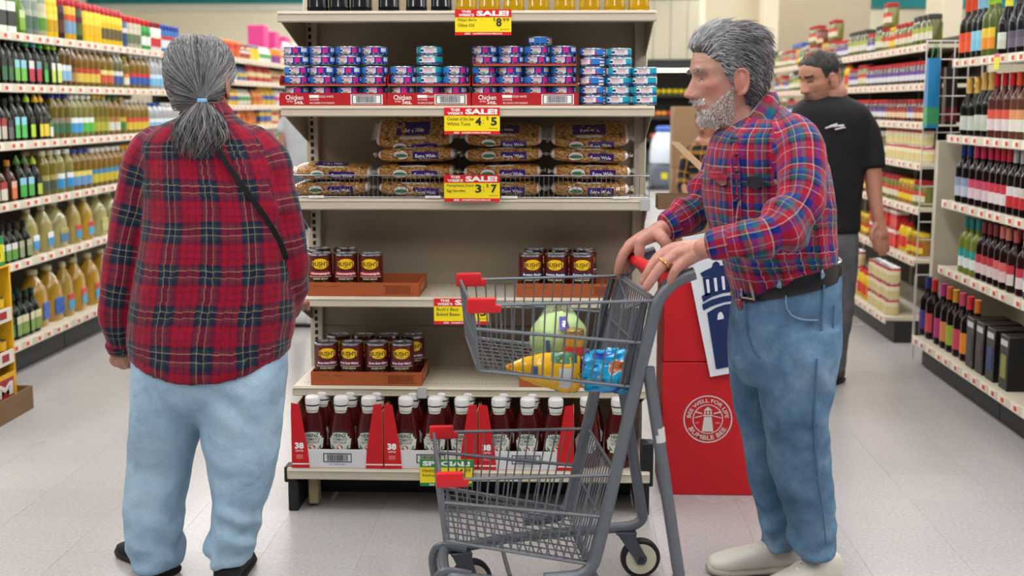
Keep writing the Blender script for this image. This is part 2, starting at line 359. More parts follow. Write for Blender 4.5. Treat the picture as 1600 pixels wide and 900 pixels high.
def tray(x0, x1, z, lip, label, front=True, y0=None, depth=.175):
    y0 = y0 or TY-TR-.006
    t = thing('cardboard_tray', label, 'tray', ((x0+x1)/2, y0, z)); w = (x1-x0)/2
    MB().box(-w, w, 0, depth, 0, .002, KB).build('tray_floor', t)
    if front:
        MB().box(-w, w, 0, .002, .002, lip, KR).build('front_panel', t)
        p = MB(); e = -.0008; x, y = (1, 0, 0), (0, 0, 1)
        p.text('Chicken', (-w+.02, e, lip*.48), x, y, .058, lip*.36, PW, .01); p.text('of the', (-w+.024, e, lip*.28), x, y, .02, lip*.16, PW, 0); p.text('Sea.', (-w+.048, e, lip*.14), x, y, .032, lip*.34, PW, .01)
        p.box(-w+.098, -w+.13, e, 0, lip*.62, lip*.84, PW)
        p.text('SOLID WHITE', (-w+.132, e, lip*.64), x, y, .045, lip*.16, PW, 0); p.text('IN WATER', (-w+.10, e, lip*.42), x, y, .03, lip*.12, PW, 0); p.text('NO DRAIN LOW SODIUM', (-w+.10, e, lip*.16), x, y, .08 if w > .15 else .05, lip*.14, PW, 0)
        bxw = .105; b0 = w-.012-bxw
        p.box(b0, b0+bxw, e, 0, lip*.12, lip*.88, PW)
        tagkind(p.build('print', t, smooth=0), 'stuff')
        q = MB(); K = M('#1d2540', .6); e2 = -.0014
        for zz in (lip*.16, lip*.80): q.box(b0+.004, b0+bxw-.004, e2, e2+.0005, zz, zz+lip*.05, K)
        for xx in (b0+.004, b0+bxw-.007): q.box(xx, xx+.003, e2, e2+.0005, lip*.16, lip*.85, K)
        random.seed(3); xx = b0+.018
        while xx < b0+bxw-.02:
            ww = random.choice((.0008, .0015, .0022)); q.box(xx, xx+ww, e2, e2+.0005, lip*.26, lip*.76, K); xx += ww+random.choice((.0012, .0018))
        q.build('barcode', t, smooth=0)
    else:
        MB().box(-w, w, 0, .0016, .002, .007, KR).build('front_panel', t)
    for s_ in (-1, 1):
        sp_ = MB(); xa = s_*w if s_ > 0 else -w-.0016
        hh = lip if front else .034
        sp_.prism([(0, .002), (depth, .002), (depth, hh), (.02, hh), (0, hh*.62)], (xa, 0, 0), (0, 1, 0), (0, 0, 1), (.0016, 0, 0), KR); sp_.build('side_panel', t)
blocks = [(438, 605, (462, 502.5, 543, 584), 'the left red tray'), (606, 736, (628, 670, 711), 'the short middle red tray'), (738, 903, (757, 797.5, 838.5, 880), 'the right red trays')]
for bi, (a, b, cols, wh) in enumerate(blocks):
    xa, xb = tx(a), tx(b)
    tray(xa+.001, xb-.001, TZ+.0005, .0425, 'red printed cardboard tray at the bottom of %s tuna stack' % ('left', 'middle', 'right')[bi])
    tray(xa+.003, xb-.003, TZ+.004+2*TH+.0008, .034, 'thin red cardboard tray under the %s layers of %s tuna stack' % ('upper', ('the left', 'the middle', 'the right')[bi]), False)
    for ci, px in enumerate(cols): tuna(px, 0, 2 if bi == 1 else 6, 'blue', [ORD[3-ci]+' column from the middle tray', ('column beside the left stack', 'column under the turquoise cans', 'column beside the right stack')[ci % 3], ORD[3-ci]+' column from the red-dot cans'][bi], grp='blue tuna cans in '+wh)
for px, q_ in ((628, 'column beside the left stack'), (711, 'column beside the right stack')): tuna(px, 2, 4, 'blue', q_, grp='blue tuna cans in the short middle red tray')
tuna(670, 2, 6, 'teal', 'tall column between blue cans')
tray(tx(741), tx(900), TZ+.004+4*TH+.0042, .034, 'thin red cardboard tray under the topmost two layers of the right tuna stack', False)
put(TUNA['blue'], 'tuna_can', 'single blue and pink tuna can alone on top of the right tuna stack', 'tin can', (tx(842), TY+.01, TZ+.004+6*TH+.0071), 1.2)
tuna(926, 0, 6, 'red', 'column beside the red trays', dz=0); tuna(967, 0, 6, 'teal', 'six-high column beside the red-dot cans', dz=0); tuna(1007, 0, 4, 'teal', 'four-high column at the shelf end', dz=0)
# ---------------------------------------------------------------- noodle bags and wire fence
def noodle_mat():
    m = M('#b98a3e', .4, var=.002, coat=.6); nt = m.node_tree; b = nt.nodes['Principled BSDF']
    tc = [n for n in nt.nodes if n.type == 'TEX_COORD'][0]
    for n in list(nt.nodes):
        if n.type in ('MIX', 'TEX_NOISE'): nt.nodes.remove(n)
    v = nt.nodes.new('ShaderNodeTexVoronoi'); v.inputs['Scale'].default_value = 95; v.feature = 'SMOOTH_F1'
    mp = nt.nodes.new('ShaderNodeMapping'); mp.inputs['Scale'].default_value = (1, 1, 2.2); mp.inputs['Rotation'].default_value = (.4, .5, .3)
    nt.links.new(tc.outputs['Object'], mp.inputs['Vector']); nt.links.new(mp.outputs['Vector'], v.inputs['Vector'])
    r = nt.nodes.new('ShaderNodeValToRGB'); e = r.color_ramp.elements
    e[0].position = .05; e[0].color = (*lin('#e6c98c'), 1); e[1].position = .75; e[1].color = (*lin('#5c3413'), 1)
    q = r.color_ramp.elements.new(.4); q.color = (*lin('#b8863f'), 1)
    nt.links.new(v.outputs['Distance'], r.inputs['Fac']); nt.links.new(r.outputs['Color'], b.inputs['Base Color'])
    bp = nt.nodes.new('ShaderNodeBump'); bp.inputs['Strength'].default_value = .7; bp.inputs['Distance'].default_value = .006; bp.invert = True
    nt.links.new(v.outputs['Distance'], bp.inputs['Height']); nt.links.new(bp.outputs['Normal'], b.inputs['Normal'])
    return m
NOOD = noodle_mat(); PUR = M('#3a1a78', .25, coat=.5); BWH = M('#e9e6e2', .2, coat=.7); ORA = M('#d0691c', .3, coat=.5); DRED = M('#a01c24', .3, coat=.5); CLR = M('#d9d5cc', .12, tr=.55)
BL, BD, BH = .134, .09, .0285     # half length, half depth, half height of a bag of noodles
def bag_surf(u, a, sd=0, k=1.0):
    """u -1..1 along, a angle round (0 = front, up = 90)"""
    e = max(0, 1-abs(u)**5)**.5; c = math.cos(a); s = math.sin(a)
    c2 = math.copysign(abs(c)**.75, c); s2 = math.copysign(abs(s)**.75, s)
    n = noise.noise((u*4+sd*7.3, a*1.3, sd*3.1))*.10*e+noise.noise((u*11+sd, a*3, 5))*.045
    hh = BH*(.14+.86*e)*(1+n)*k; dd = BD*(.55+.45*e)*(1+n*.5)*k
    return Vector((u*BL, -dd*c2, hh*s2+noise.noise((u*2+sd, 0, 9))*.006*(1-e)))
def make_bag(sd):
    us = [-1.12, -1.06, -1.0, -.97, -.93, -.90, -.87, -.84]+[-.78+i*.12 for i in range(14)]+[.84, .87, .90, .93, .97, 1.0, 1.06, 1.12]
    n = 20; body = MB(); rings = []
    for u in us:
        if abs(u) > 1:
            r = []
            for i in range(n):
                a = 2*PI*i/n; p = bag_surf(math.copysign(.999, u), a, sd); f = (abs(u)-1)/.12
                r.append(Vector((u*BL, p.y*(1+.1*f), p.z*.25+.008*math.sin(p.y*160+sd)*f)))
            rings.append(r)
        else: rings.append([bag_surf(u, 2*PI*i/n, sd) for i in range(n)])
    for j in range(len(us)-1):
        um = abs(us[j]+us[j+1])/2
        mt = CLR if um > .985 else BWH if um > .90 else ORA if um > .862 else NOOD
        body.add(rings[j]+rings[j+1], [(i, (i+1) % n, n+(i+1) % n, n+i) for i in range(n)], mt)
    def band(u0, u1, a0, a1, m, k, nu=8, na=4):
        g = MB(); vs = [bag_surf(u0+(u1-u0)*i/nu, a0+(a1-a0)*j/na, sd, k) for j in range(na+1) for i in range(nu+1)]
        g.add(vs, [(j*(nu+1)+i, j*(nu+1)+i+1, (j+1)*(nu+1)+i+1, (j+1)*(nu+1)+i) for j in range(na) for i in range(nu)], m); return g
    lb = band(-.06, .60, -.55, .18, PUR, 1.012); l2 = band(-.45, .40, .95, 1.65, PUR, 1.012); lb.add(l2.v, l2.f, PUR); l3 = band(-.35, .30, .62, .85, BWH, 1.012); lb.add(l3.v, l3.f, BWH)
    fn = lambda u, v: bag_surf(u, v, sd, 1.022)
    lb.text('Extra Wide', (.27, -.28), 0, 0, .52, .28, PW, .02, fn=fn, al='c'); lb.text('Egg Noodles', (.27, -.48), 0, 0, .34, .12, PW, 0, fn=fn, al='c')
    lb.text('Extra Wide', (0, 1.15), 0, 0, .5, .25, PW, .02, fn=fn, al='c')
    lg = MB()
    for (rx, ry, m, k) in ((.21, .46, DRED, 1.014), (.185, .38, BWH, 1.022), (.17, .13, M('#3c7a4a', .4), 1.03)):
        vs = [bag_surf(-.36+rx*math.cos(t*PI/12), -.1+ry*math.sin(t*PI/12), sd, k) for t in range(24)]
        lg.add([bag_surf(-.36, -.1, sd, k)]+vs, [(0, 1+i, 1+(i+1) % 24) for i in range(24)], m)
    return [('bag', body.mesh('bag')), ('label', lb.mesh('label')), ('logo', lg.mesh('logo'))]
BAGS = [make_bag(s) for s in range(5)]
NY, NZ = SH['noodle'][0]+.105, 1.048
stacks = [(517, 2, 'the short two-bag stack'), (650, 4, 'the tall stack beside the short one'), (785, 4, 'the stack behind the noodle sale sign'), (922, 4, 'the stack nearest the right upright')]
ords = ['bottom', 'second', 'third', 'topmost']
for si, (px, n, wh) in enumerate(stacks):
    for k in range(n):
        c = onY(px+random.uniform(-3, 4), 290, NY-.05)
        tilt = .0; zz = NZ+.033+k*.0575
        if k == n-1 and n == 4: tilt = .5 if si == 1 else .3; zz += .022 if si == 1 else .012
        put(BAGS[(si*3+k*2) % 5], 'noodle_bag', 'egg noodle bag, %s in %s' % (('lower' if k == 0 else 'upper') if n == 2 else ords[k], wh), 'noodle bag', (c.x, NY+random.uniform(0, .012), zz), 0, None, (tilt+random.uniform(-.04, .1), random.uniform(-.03, .03), random.uniform(-.05, .05)))
# the wire fence
CHR = M('#9b9ea3', .3, .8)
wf = thing('wire_fence', 'low chrome wire fence along the noodle shelf edge', 'wire fence', (XC, SH['noodle'][0]+.002, NZ+.002)); L = (XR-XL)/2-.004
MB().tube([(-L, .2, .078), (-L, .02, .078), (-L, 0, .078), (L, 0, .078), (L, .2, .078)], .0024, 6, CHR).build('top_rail', wf)
MB().tube([(-L, .2, .004), (-L, 0, .004), (L, 0, .004), (L, .2, .004)], .0024, 6, CHR).build('bottom_rail', wf)
wi = MB().tube([(0, 0, 0), (0, 0, .078)], .0013, 5, CHR).mesh('wire')
for k in range(76): obj('wire', wi, wf, (-L+k*2*L/75, 0, .002))
tb = MB().box(-.010, .010, -.003, 0, .001, .009, PW).mesh('tag')
for px in (487, 495, 502, 669, 676, 684, 788, 796, 804, 962, 970, 978): obj('rail_clip', tb, wf, (onY(px, 308, 4.243).x-XC, -.003, 0))
# ---------------------------------------------------------------- baked beans
BR, BHt = .0425, .143
BROWN = M('#5a1712', .28, coat=.3); BY = M('#f6c81a', .3, coat=.3)
def bean_can(bandcol, words):
    body = MB().lathe([(BR*.96, 0), (BR, .002), (BR, .004), (BR*.975, .006), (BR*.975, BHt-.007), (BR, BHt-.005), (BR, BHt-.001), (BR*.97, BHt), (BR*.93, BHt), (BR*.92, BHt-.004)], 32, m=TIN)
    R = BR*.985; lb = MB().lathe([(R, .007), (R, BHt-.0075)], 32, m=BROWN, cap=False)
    def pt(u, v, k=1.0): u *= 1.15; return (R*k*math.sin(u/R), -R*k*math.cos(u/R), v*1.08+.023)
    def patch(u0, u1, v0, v1, m, k): 
        n = 16; vs = [pt(u0+(u1-u0)*i/n, v, k) for v in (v0, v1) for i in range(n+1)]
        lb.add(vs, [(i, i+1, n+2+i, n+1+i) for i in range(n)], m)
    patch(-.038, .038, .040, .054, M(bandcol, .3, coat=.3), 1.004); patch(-.038, .038, .0365, .039, M('#b9aea0', .4), 1.004); patch(-.034, .034, .012, .034, M('#17120f', .4), 1.004)
    for sh_, k, m in ((1.0, 1.006, BY),):
        n = 28; top = []; bot = []
        for i in range(n+1):
            u = -.026+.052*i/n; bulge = .0085*max(0, 1-(u/.020)**2)**.5 if abs(u) < .020 else 0
            top.append(pt(u, .087+bulge, k)); bot.append(pt(u, .071-bulge, k))
        lb.add(bot+top, [(i, i+1, n+2+i, n+1+i) for i in range(n)], m)
    fn = lambda u, v: pt(u, v, 1.014)
    lb.text("BUSH'S", (0, .0718), 0, 0, .049, .0140, M('#1c1712', .5), .02, fn=fn, al='c'); lb.text('BEST', (0, .0665), 0, 0, .012, .0035, INK, .02, fn=fn, al='c')
    lb.text(words, (0, .0425), 0, 0, .062, .0095, PW, .03, shear=.25, fn=fn, al='c'); lb.text('BAKED BEANS', (0, .029), 0, 0, .044, .0045, M('#e8dcb0', .5), .03, fn=fn, al='c')
    bn = M('#8a3b1a', .3)
    for q in range(14):
        u = -.03+.06*random.random(); v = .014+.010*random.random(); vs = [fn(u+.0035*math.cos(t), v+.0022*math.sin(t)) for t in [i*PI/4 for i in range(8)]]; lb.add(vs, [tuple(range(8))], bn)
    return [('tin', body.mesh('tin')), ('label', lb.mesh('label'))]
HOME = bean_can('#b21f2b', 'Homestyle'); BOST = bean_can('#10225f', 'Boston Recipe'); SUGR = bean_can('#6b1743', 'Brown Sugar Hickory')
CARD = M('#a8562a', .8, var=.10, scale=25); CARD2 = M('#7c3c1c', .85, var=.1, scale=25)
def bean_tray(px0, px1, py, yf, z, lab, dep=.245):
    x0 = onY(px0, py, yf).x; x1 = onY(px1, py, yf).x; h = .048; t = thing('cardboard_tray', lab, 'tray', ((x0+x1)/2, yf, z+.0008)); w = (x1-x0)/2
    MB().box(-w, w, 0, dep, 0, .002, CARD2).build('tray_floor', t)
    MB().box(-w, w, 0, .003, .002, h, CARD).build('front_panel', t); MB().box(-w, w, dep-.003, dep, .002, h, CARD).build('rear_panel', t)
    for s_ in (-w, w-.003): MB().box(s_, s_+.003, .003, dep-.003, .002, h, CARD).build('side_panel', t)
    p = MB(); K = M('#6d2f12', .8); e = -.0007
    random.seed(5); xx = w-.115
    for zz in (.010, .036): p.box(w-.125, w-.018, e, 0, zz, zz+.0015, K)
    while xx < w-.03: ww = random.choice((.001, .002)); p.box(xx, xx+ww, e, 0, .014, .034, K); xx += ww+.0022
    p.text('BEST BY', (-w+.025, e, .033), (1, 0, 0), (0, 0, 1), .03, .004, K, 0); p.text('BAKED BEANS', (-w+.08, e, .033), (1, 0, 0), (0, 0, 1), .03, .004, K, 0)
    # bush emblem on the side
    p.text("BUSH'S", (w+.0007, .05, .014), (0, 1, 0), (0, 0, 1), .12, .022, M('#d8a27a', .8), .04)
    tagkind(p.build('print', t, smooth=0), 'stuff'); return t
def beans(kind, px, py, y, z, lab, group, rz=0):
    c = onY(px, py, y-BR*.7); put(kind, 'bean_can', lab, 'tin can', (c.x, y, z+.0032), rz, group)
y0, z0 = SH['bean_upper'][0]+.012, SH['bean_upper'][1]
bean_tray(480, 655, 465, y0, z0, 'half-empty orange cardboard tray of homestyle bean cans')
for bi_, (px, r_) in enumerate(((498, .18), (537.5, .2), (577.5, .05))): beans(HOME, px, 415, y0+.006+BR, z0, 'red-banded homestyle bean can in the front row, %s from the tray\'s empty end' % ORD[2-bi_], 'homestyle bean cans in the front row', r_)
for px in (510, 552): beans(HOME, px-14, 405, y0+.146+BR, z0, 'homestyle bean can standing in the second row behind others', 'homestyle bean cans in the second row', .3)
bean_tray(807, 982, 465, y0, z0, 'half-empty orange cardboard tray of blue-banded bean cans')
for bi_, (px, r_) in enumerate(((829, .2), (869, -.1), (909, .05))): beans(BOST, px, 415, y0+.006+BR, z0, 'blue-banded Boston recipe bean can in the front row, %s from the tray\'s empty end' % ORD[2-bi_], 'Boston recipe bean cans in the front row', r_)
for bi_, px in enumerate((836, 875, 914)): beans(BOST, px, 405, y0+.146+BR, z0, 'blue-banded Boston recipe bean can in the second row, %s from the empty end' % ORD[2-bi_], 'Boston recipe bean cans in the second row', .3)
y0, z0 = SH['bean_lower'][0]+.012, SH['bean_lower'][1]
bean_tray(486, 659, 603, y0, z0, 'orange cardboard tray filled with brown sugar bean cans')
for bi_, (px, r_) in enumerate(((507.5, .25), (547, -.1), (586.5, .3), (626, .1))): beans(SUGR, px, 550, y0+.006+BR, z0, 'purple-banded brown sugar bean can in the front row, %s from the tag clip' % ORD[3-bi_], 'brown sugar bean cans in the front row', r_)
for bi_, px in enumerate((527, 566, 605, 644)): beans(SUGR, px, 540, y0+.144+BR, z0, 'purple-banded brown sugar bean can in the second row, %s from the tag clip' % ORD[3-bi_], 'brown sugar bean cans in the second row', .2)
bean_tray(812, 985, 603, y0, z0, 'orange cardboard tray of bean cans behind the shopping cart')
for px in (836, 877): beans(SUGR, px, 550, y0+.006+BR, z0, 'brown sugar bean can in the tray behind the shopping cart', 'bean cans behind the cart', .3)
# ---------------------------------------------------------------- ketchup
KET = M('#4a0d0c', .18, coat=.4); KLAB = M('#dfe3da', .4); KGR = M('#35513f', .5)
def ketchup():
    pr = [(.030, 0), (.036, .002), (.0385, .008), (.0385, .07), (.0392, .10), (.0375, .125), (.033, .15), (.027, .175), (.0228, .19), (.0218, .200)]
    b = MB().lathe(pr, 28, m=KET, sx=1.18, sy=.86)
    nk = MB().lathe([(.0235, .182), (.0245, .184), (.0238, .203), (.0225, .204)], 24, m=KLAB)
    for k in range(24):
        a = 2*PI*k/24
    nk.lathe([(.02465, .189), (.0246, .1905)], 24, m=KGR, cap=False)
    rg = MB().lathe([(.0225, .2035), (.023, .205), (.023, .209), (.022, .210)], 24, m=M('#2a1013', .4))
    cp = MB().lathe([(.0245, .209), (.0255, .210), (.0255, .228), (.0245, .232), (.022, .235), (.010, .236)], 24, m=M('#e4e5e6', .35))
    def pt(u, v, k=1.0):
        r = np.interp(v, [p[1] for p in pr], [p[0] for p in pr]); a = u/(r*1.10); return (r*1.18*k*math.sin(a), -r*.86*k*math.cos(a)-.0003, v)
    def shape(k, m, g):
        lb = []
        rows = [(.050, .026), (.062, .028), (.0621, .036), (.096, .041), (.0961, .033), (.104, .0335), (.1041, .027), (.116, .027)]
        n = 10; vs = []
        for v, hw in rows:
            hw = hw-g; 
            for i in range(n+1):
                t = -1+2*i/n; vv = v+(.004*(1-t*t) if v > .11 else 0)+(-g if v > .11 else (g if v < .051 else 0)); vs.append(pt(t*hw, vv, k))
        return vs, [(j*(n+1)+i, j*(n+1)+i+1, (j+1)*(n+1)+i+1, (j+1)*(n+1)+i) for j in range(len(rows)-1) for i in range(n)]
    lb = MB(); lb.add(*shape(1.01, 0, 0), KGR); lb.add(*shape(1.018, 0, .0022), KLAB)
    fn = lambda u, v: pt(u, v, 1.027)
    ki = M('#23312b', .5)
    lb.text('HEINZ', (0, .1015), 0, 0, .042, .0125, ki, .03, fn=fn, al='c'); lb.text('TOMATO', (0, .0895), 0, 0, .048, .009, ki, .01, fn=fn, al='c'); lb.text('KETCHUP', (0, .0785), 0, 0, .042, .0085, ki, .01, fn=fn, al='c')
    for r_, m in ((.0095, M('#b5231c', .4)),):
        lb.add([fn(r_*math.cos(t*PI/8), .0655+r_*math.sin(t*PI/8)) for t in range(16)], [tuple(range(16))], m)
    for s_ in (-1, 1): lb.add([fn(s_*(.014+.012*x), .058+.02*y) for x, y in ((0, 0), (1, .1), (1.2, .9), (.5, .5))], [(0, 1, 2, 3) if s_ > 0 else (3, 2, 1, 0)], M('#3f8a45', .4))
    return [('bottle', b.mesh('bottle')), ('neck_label', nk.mesh('neck_label')), ('neck_ring', rg.mesh('neck_ring')), ('cap', cp.mesh('cap')), ('label', lb.mesh('label'))]
KE = ketchup(); KY = SH['base'][0]+.012+.036; KZ = .152
def kx(px): return onY(px, 690, KY-.03).x
CRR = M('#cf1420', .45, var=.04, scale=20); CWH = M('#dedee2', .55, var=.03, scale=20)
for i, (a, b, seq) in enumerate([(456, 600, 'the tray at the left foot'), (600, 747, 'the middle tray'), (747, 897, 'the tray behind the cart')]):
    yf = SH['base'][0]+.004; x0 = onY(a, 740, yf).x+.0015; x1 = onY(b, 740, yf).x-.0015; w = (x1-x0)/2
    t = thing('ketchup_tray', 'red and white cardboard ketchup tray, %s' % ('beside the black left foot', 'between the other two trays', 'partly behind the shopping cart')[i], 'tray', ((x0+x1)/2, yf, KZ+.0006)); dep = .36
    MB().box(-w, w, 0, dep, 0, .003, KB).build('tray_floor', t)
    MB().box(-w+.052, w-.052, .0, .003, .003, .066, CWH).build('front_panel', t)
    for s_ in (-1, 1):
        wing = [(-w, .003), (-w+.060, .003), (-w+.055, .066), (-w+.030, .222), (-w+.002, .226)] if s_ < 0 else [(w-.060, .003), (w, .003), (w-.002, .226), (w-.030, .222), (w-.055, .066)]
        g = MB().prism(wing, (0, -.0025, 0), (1, 0, 0), (0, 0, 1), (0, .0025, 0), CRR); g.box(min(s_*w, s_*w-s_*.0025), max(s_*w, s_*w-s_*.0025), 0, dep, .003, .20, KB)
        wo = g.build('red_wing', t, smooth=0)
        q = MB(); xa = -w+.004 if s_ < 0 else w-.056
        q.box(-w+.001 if s_ < 0 else w-.059, -w+.059 if s_ < 0 else w-.001, -.0031, -.0026, .014, .018, PW)
        if s_ < 0:
            q.text('38', (xa+.008, -.0031, .068), (1, 0, 0), (0, 0, 1), .030, .022, PW, .05); q.text('OZ BOTTLES', (xa+.010, -.0031, .058), (1, 0, 0), (0, 0, 1), .026, .006, PW, .02)
            for zz in (.045, .040, .035): q.box(xa+.012, xa+.034, -.0031, -.0026, zz, zz+.002, M('#e9a0a4', .5))
        tagkind(q.build('print', wo, smooth=0), 'stuff')
    p = MB(); K = M('#20242c', .6); e = -.0006
    for zz in (.022, .050): p.box(-.048, .048, e, 0, zz, zz+.003, K)
    for xx in (-.048, .045): p.box(xx, xx+.003, e, 0, .022, .053, K)
    random.seed(9); xx = -.036
    while xx < .034: ww = random.choice((.0008, .0016, .0024)); p.box(xx, xx+ww, e, 0, .027, .048, K); xx += ww+random.choice((.0012, .0018))
    p.text('1 00 13000 00382 1', (-.03, e, .013), (1, 0, 0), (0, 0, 1), .06, .0045, K, 0)
    p.build('barcode', t, smooth=0)
for ki, px in enumerate((487, 532, 575, 633, 679, 721, 779, 824, 868)):
    wh = 'left' if px < 600 else 'middle' if px < 740 else 'right'
    put(KE, 'ketchup_bottle', 'front-row ketchup bottle in a tray, %s from the loose bottles' % ORD[8-ki], 'bottle', (kx(px), KY+.002, KZ+.004), random.uniform(-.08, .08), 'front row ketchup bottles in the %s tray' % wh)
for ki, px in enumerate((496, 541, 583, 640, 686, 728, 785, 831)):
    wh = 'left' if px < 600 else 'middle' if px < 740 else 'right'
    put(KE, 'ketchup_bottle', 'shaded second-row ketchup bottle in a tray, %s from the loose bottles' % ORD[7-ki], 'bottle', (kx(px), KY+.085, KZ+.004), random.uniform(-.2, .2), 'second row ketchup bottles in the %s tray' % wh)
for px, dz in ((918, 'beside the right-hand tray'), (967, 'at the very end of the base shelf')):
    put(KE, 'ketchup_bottle', 'loose ketchup bottle standing without a tray '+dz, 'bottle', (kx(px), KY+.03, KZ+.0008), random.uniform(-.3, .1))
for px in (925, 972): put(KE, 'ketchup_bottle', 'ketchup bottle standing behind a loose one on the base shelf', 'bottle', (kx(px), KY+.13, KZ+.0008), .2, 'loose ketchup bottles in the second row')
# ---------------------------------------------------------------- olive oil on the top shelf (only the feet show)
def oil_bottle(col, capc, labc, tr):
    sq = lambda hx, hy, z, c=.3: [(hx*x, hy*y, z) for x, y in ((1, c), (c, 1), (-c, 1), (-1, c), (-1, -c), (-c, -1), (c, -1), (1, -c))]
    def sec(hw, z, e=.35):
        return [(math.copysign(abs(math.cos(t))**e, math.cos(t))*hw, math.copysign(abs(math.sin(t))**e, math.sin(t))*hw*.92, z) for t in [2*PI*i/20 for i in range(20)]]
    g = MB().loft([sec(.026, 0), sec(.033, .003), sec(.0345, .012), sec(.033, .017), sec(.033, .15), sec(.030, .175, .6), sec(.014, .205, 1), sec(.0125, .25, 1)], M(col, .08, tr=tr, ior=1.45))
    cp = MB().lathe([(.0135, .245), (.0145, .247), (.0145, .275), (.012, .278)], 16, m=M(capc, .4)); lb = MB().loft([sec(.0335, .045), sec(.0335, .135)], M(labc, .5), cap=False)
    return [('bottle', g.mesh('bottle')), ('cap', cp.mesh('cap')), ('label', lb.mesh('label'))]
DOIL = oil_bottle('#14171c', '#1c1c1c', '#c9c3a0', 0); YOIL = oil_bottle('#e2b40e', '#c9a018', '#2f6b35', .55)
for px in (497, 531, 565, 608, 651, 690):
    put(DOIL, 'olive_oil_bottle', 'dark glass olive oil bottle on the endcap top shelf', 'bottle', (onY(px, 12, 4.15).x, 4.155, 1.6652), 0, 'dark olive oil bottles on the top shelf')
for px in (729, 765, 803, 842, 882, 921, 960, 998):
    put(YOIL, 'olive_oil_bottle', 'clear bottle of yellow olive oil on the endcap top shelf', 'bottle', (onY(px, 12, 4.15).x, 4.155, 1.6652), 0, 'yellow olive oil bottles on the top shelf')
# ================================================================== shopping cart
TH_ = math.atan2(.064, .45); CF = Vector((-math.cos(TH_), -math.sin(TH_), 0)); CLt = Vector((-math.sin(TH_), math.cos(TH_), 0)); CW_ = .4545
CP0 = Vector((.22, 3.05, 0))
def NP(px, py, lat=0.0):
    """pixel -> point on the cart's near side plane, moved lat metres towards the far side plane"""
    d = ray(px, py); o = CP0+CLt*lat; t = (o-_C).dot(CLt)/d.dot(CLt); return _C+d*t
def lat(p, l): return Vector(p)+CLt*l
CO = Vector((.0, 3.24, 0)); CO = Vector((CP0.x-.2, CP0.y+.2, 0))
ct = thing('shopping_cart', 'grey two-tier wire shopping cart with red corner bumpers and groceries', 'shopping cart', CO)
def cl_(p): return Vector(p)-CO
def ctube(name, pts, r, n=8, m=None, parent=ct): return MB().tube([cl_(p) for p in pts], r, n, m or GC).build(name, parent)
GC = M('#666b72', .38, .25, var=.06, scale=12); GCD = M('#4d5157', .42, .25); CRD = M('#cc1f28', .35)
def smooth_path(pts, k=4):
    pts = [Vector(p) for p in pts]; out = []
    for i in range(len(pts)-1):
        p0 = pts[max(i-1, 0)]; p1 = pts[i]; p2 = pts[i+1]; p3 = pts[min(i+2, len(pts)-1)]
        for j in range(k):
            t = j/k; out.append(.5*((2*p1)+(p2-p0)*t+(2*p0-5*p1+4*p2-p3)*t*t+(3*p1-p0-3*p2+p3)*t**3))
    out.append(pts[-1]); return out
W = CW_
post = [NP(1085, 427), NP(1066, 434), NP(1044, 449), NP(1030, 468), NP(1021, 495), NP(985, 640), NP(958, 757), NP(933, 862), NP(923, 886), NP(905, 899), NP(880, 903), NP(850, 905)]
rleg = [NP(1013, 574), NP(1017, 603), NP(1030, 690), NP(1046, 800), NP(1058, 880)]
rb = rleg[-1]
rleg2 = rleg+[rb+Vector((.004, 0, -.035)), rb+CF*.02+Vector((0, 0, -.055)), rb+CF*.05+Vector((0, 0, -.06)), rb+CF*.10+Vector((0, 0, -.062))]
zb = rleg2[-1].z
for l in (0, W):
    ctube('side_post', [lat(p, l) for p in smooth_path(post)], .0165, 12)
    ctube('rear_leg', [lat(p, l) for p in smooth_path(rleg2)], .0155, 12)
    pl = MB(); a = lat(NP(1000, 470), l); 
base = []
fr = NP(690, 880); frz = zb
def bp(fwd, l): p = CP0+CLt*l+CF*fwd; return Vector((p.x, p.y, zb))
fw_r = (rleg2[-1]-CP0).dot(CF)
ctube('base_frame', smooth_path([bp(fw_r, 0), bp(.30, .05), bp(.42, .10), bp(.485, .12), bp(.505, .16), bp(.505, W-.16), bp(.485, W-.12), bp(.42, W-.10), bp(.30, W-.05), bp(fw_r, W)]), .0145, 10)
ctube('cross_bar', [bp(.12, .03), bp(.12, W-.03)], .011, 8)
ctube('lower_tray_strut', smooth_path([bp(.34, .10)+Vector((0, 0, .005)), bp(.345, .16)+Vector((0, 0, .02)), bp(.345, W-.16)+Vector((0, 0, .02)), bp(.34, W-.10)+Vector((0, 0, .005))]), .006, 6)
for l in (.13, W-.13): ctube('front_bumper', smooth_path([bp(.44, l), bp(.495, l)+Vector((0, 0, .012)), bp(.522, l)+Vector((0, 0, .004)), bp(.532, l)+Vector((0, 0, -.03)), bp(.524, l)+Vector((0, 0, -.085))]), .0125, 8)
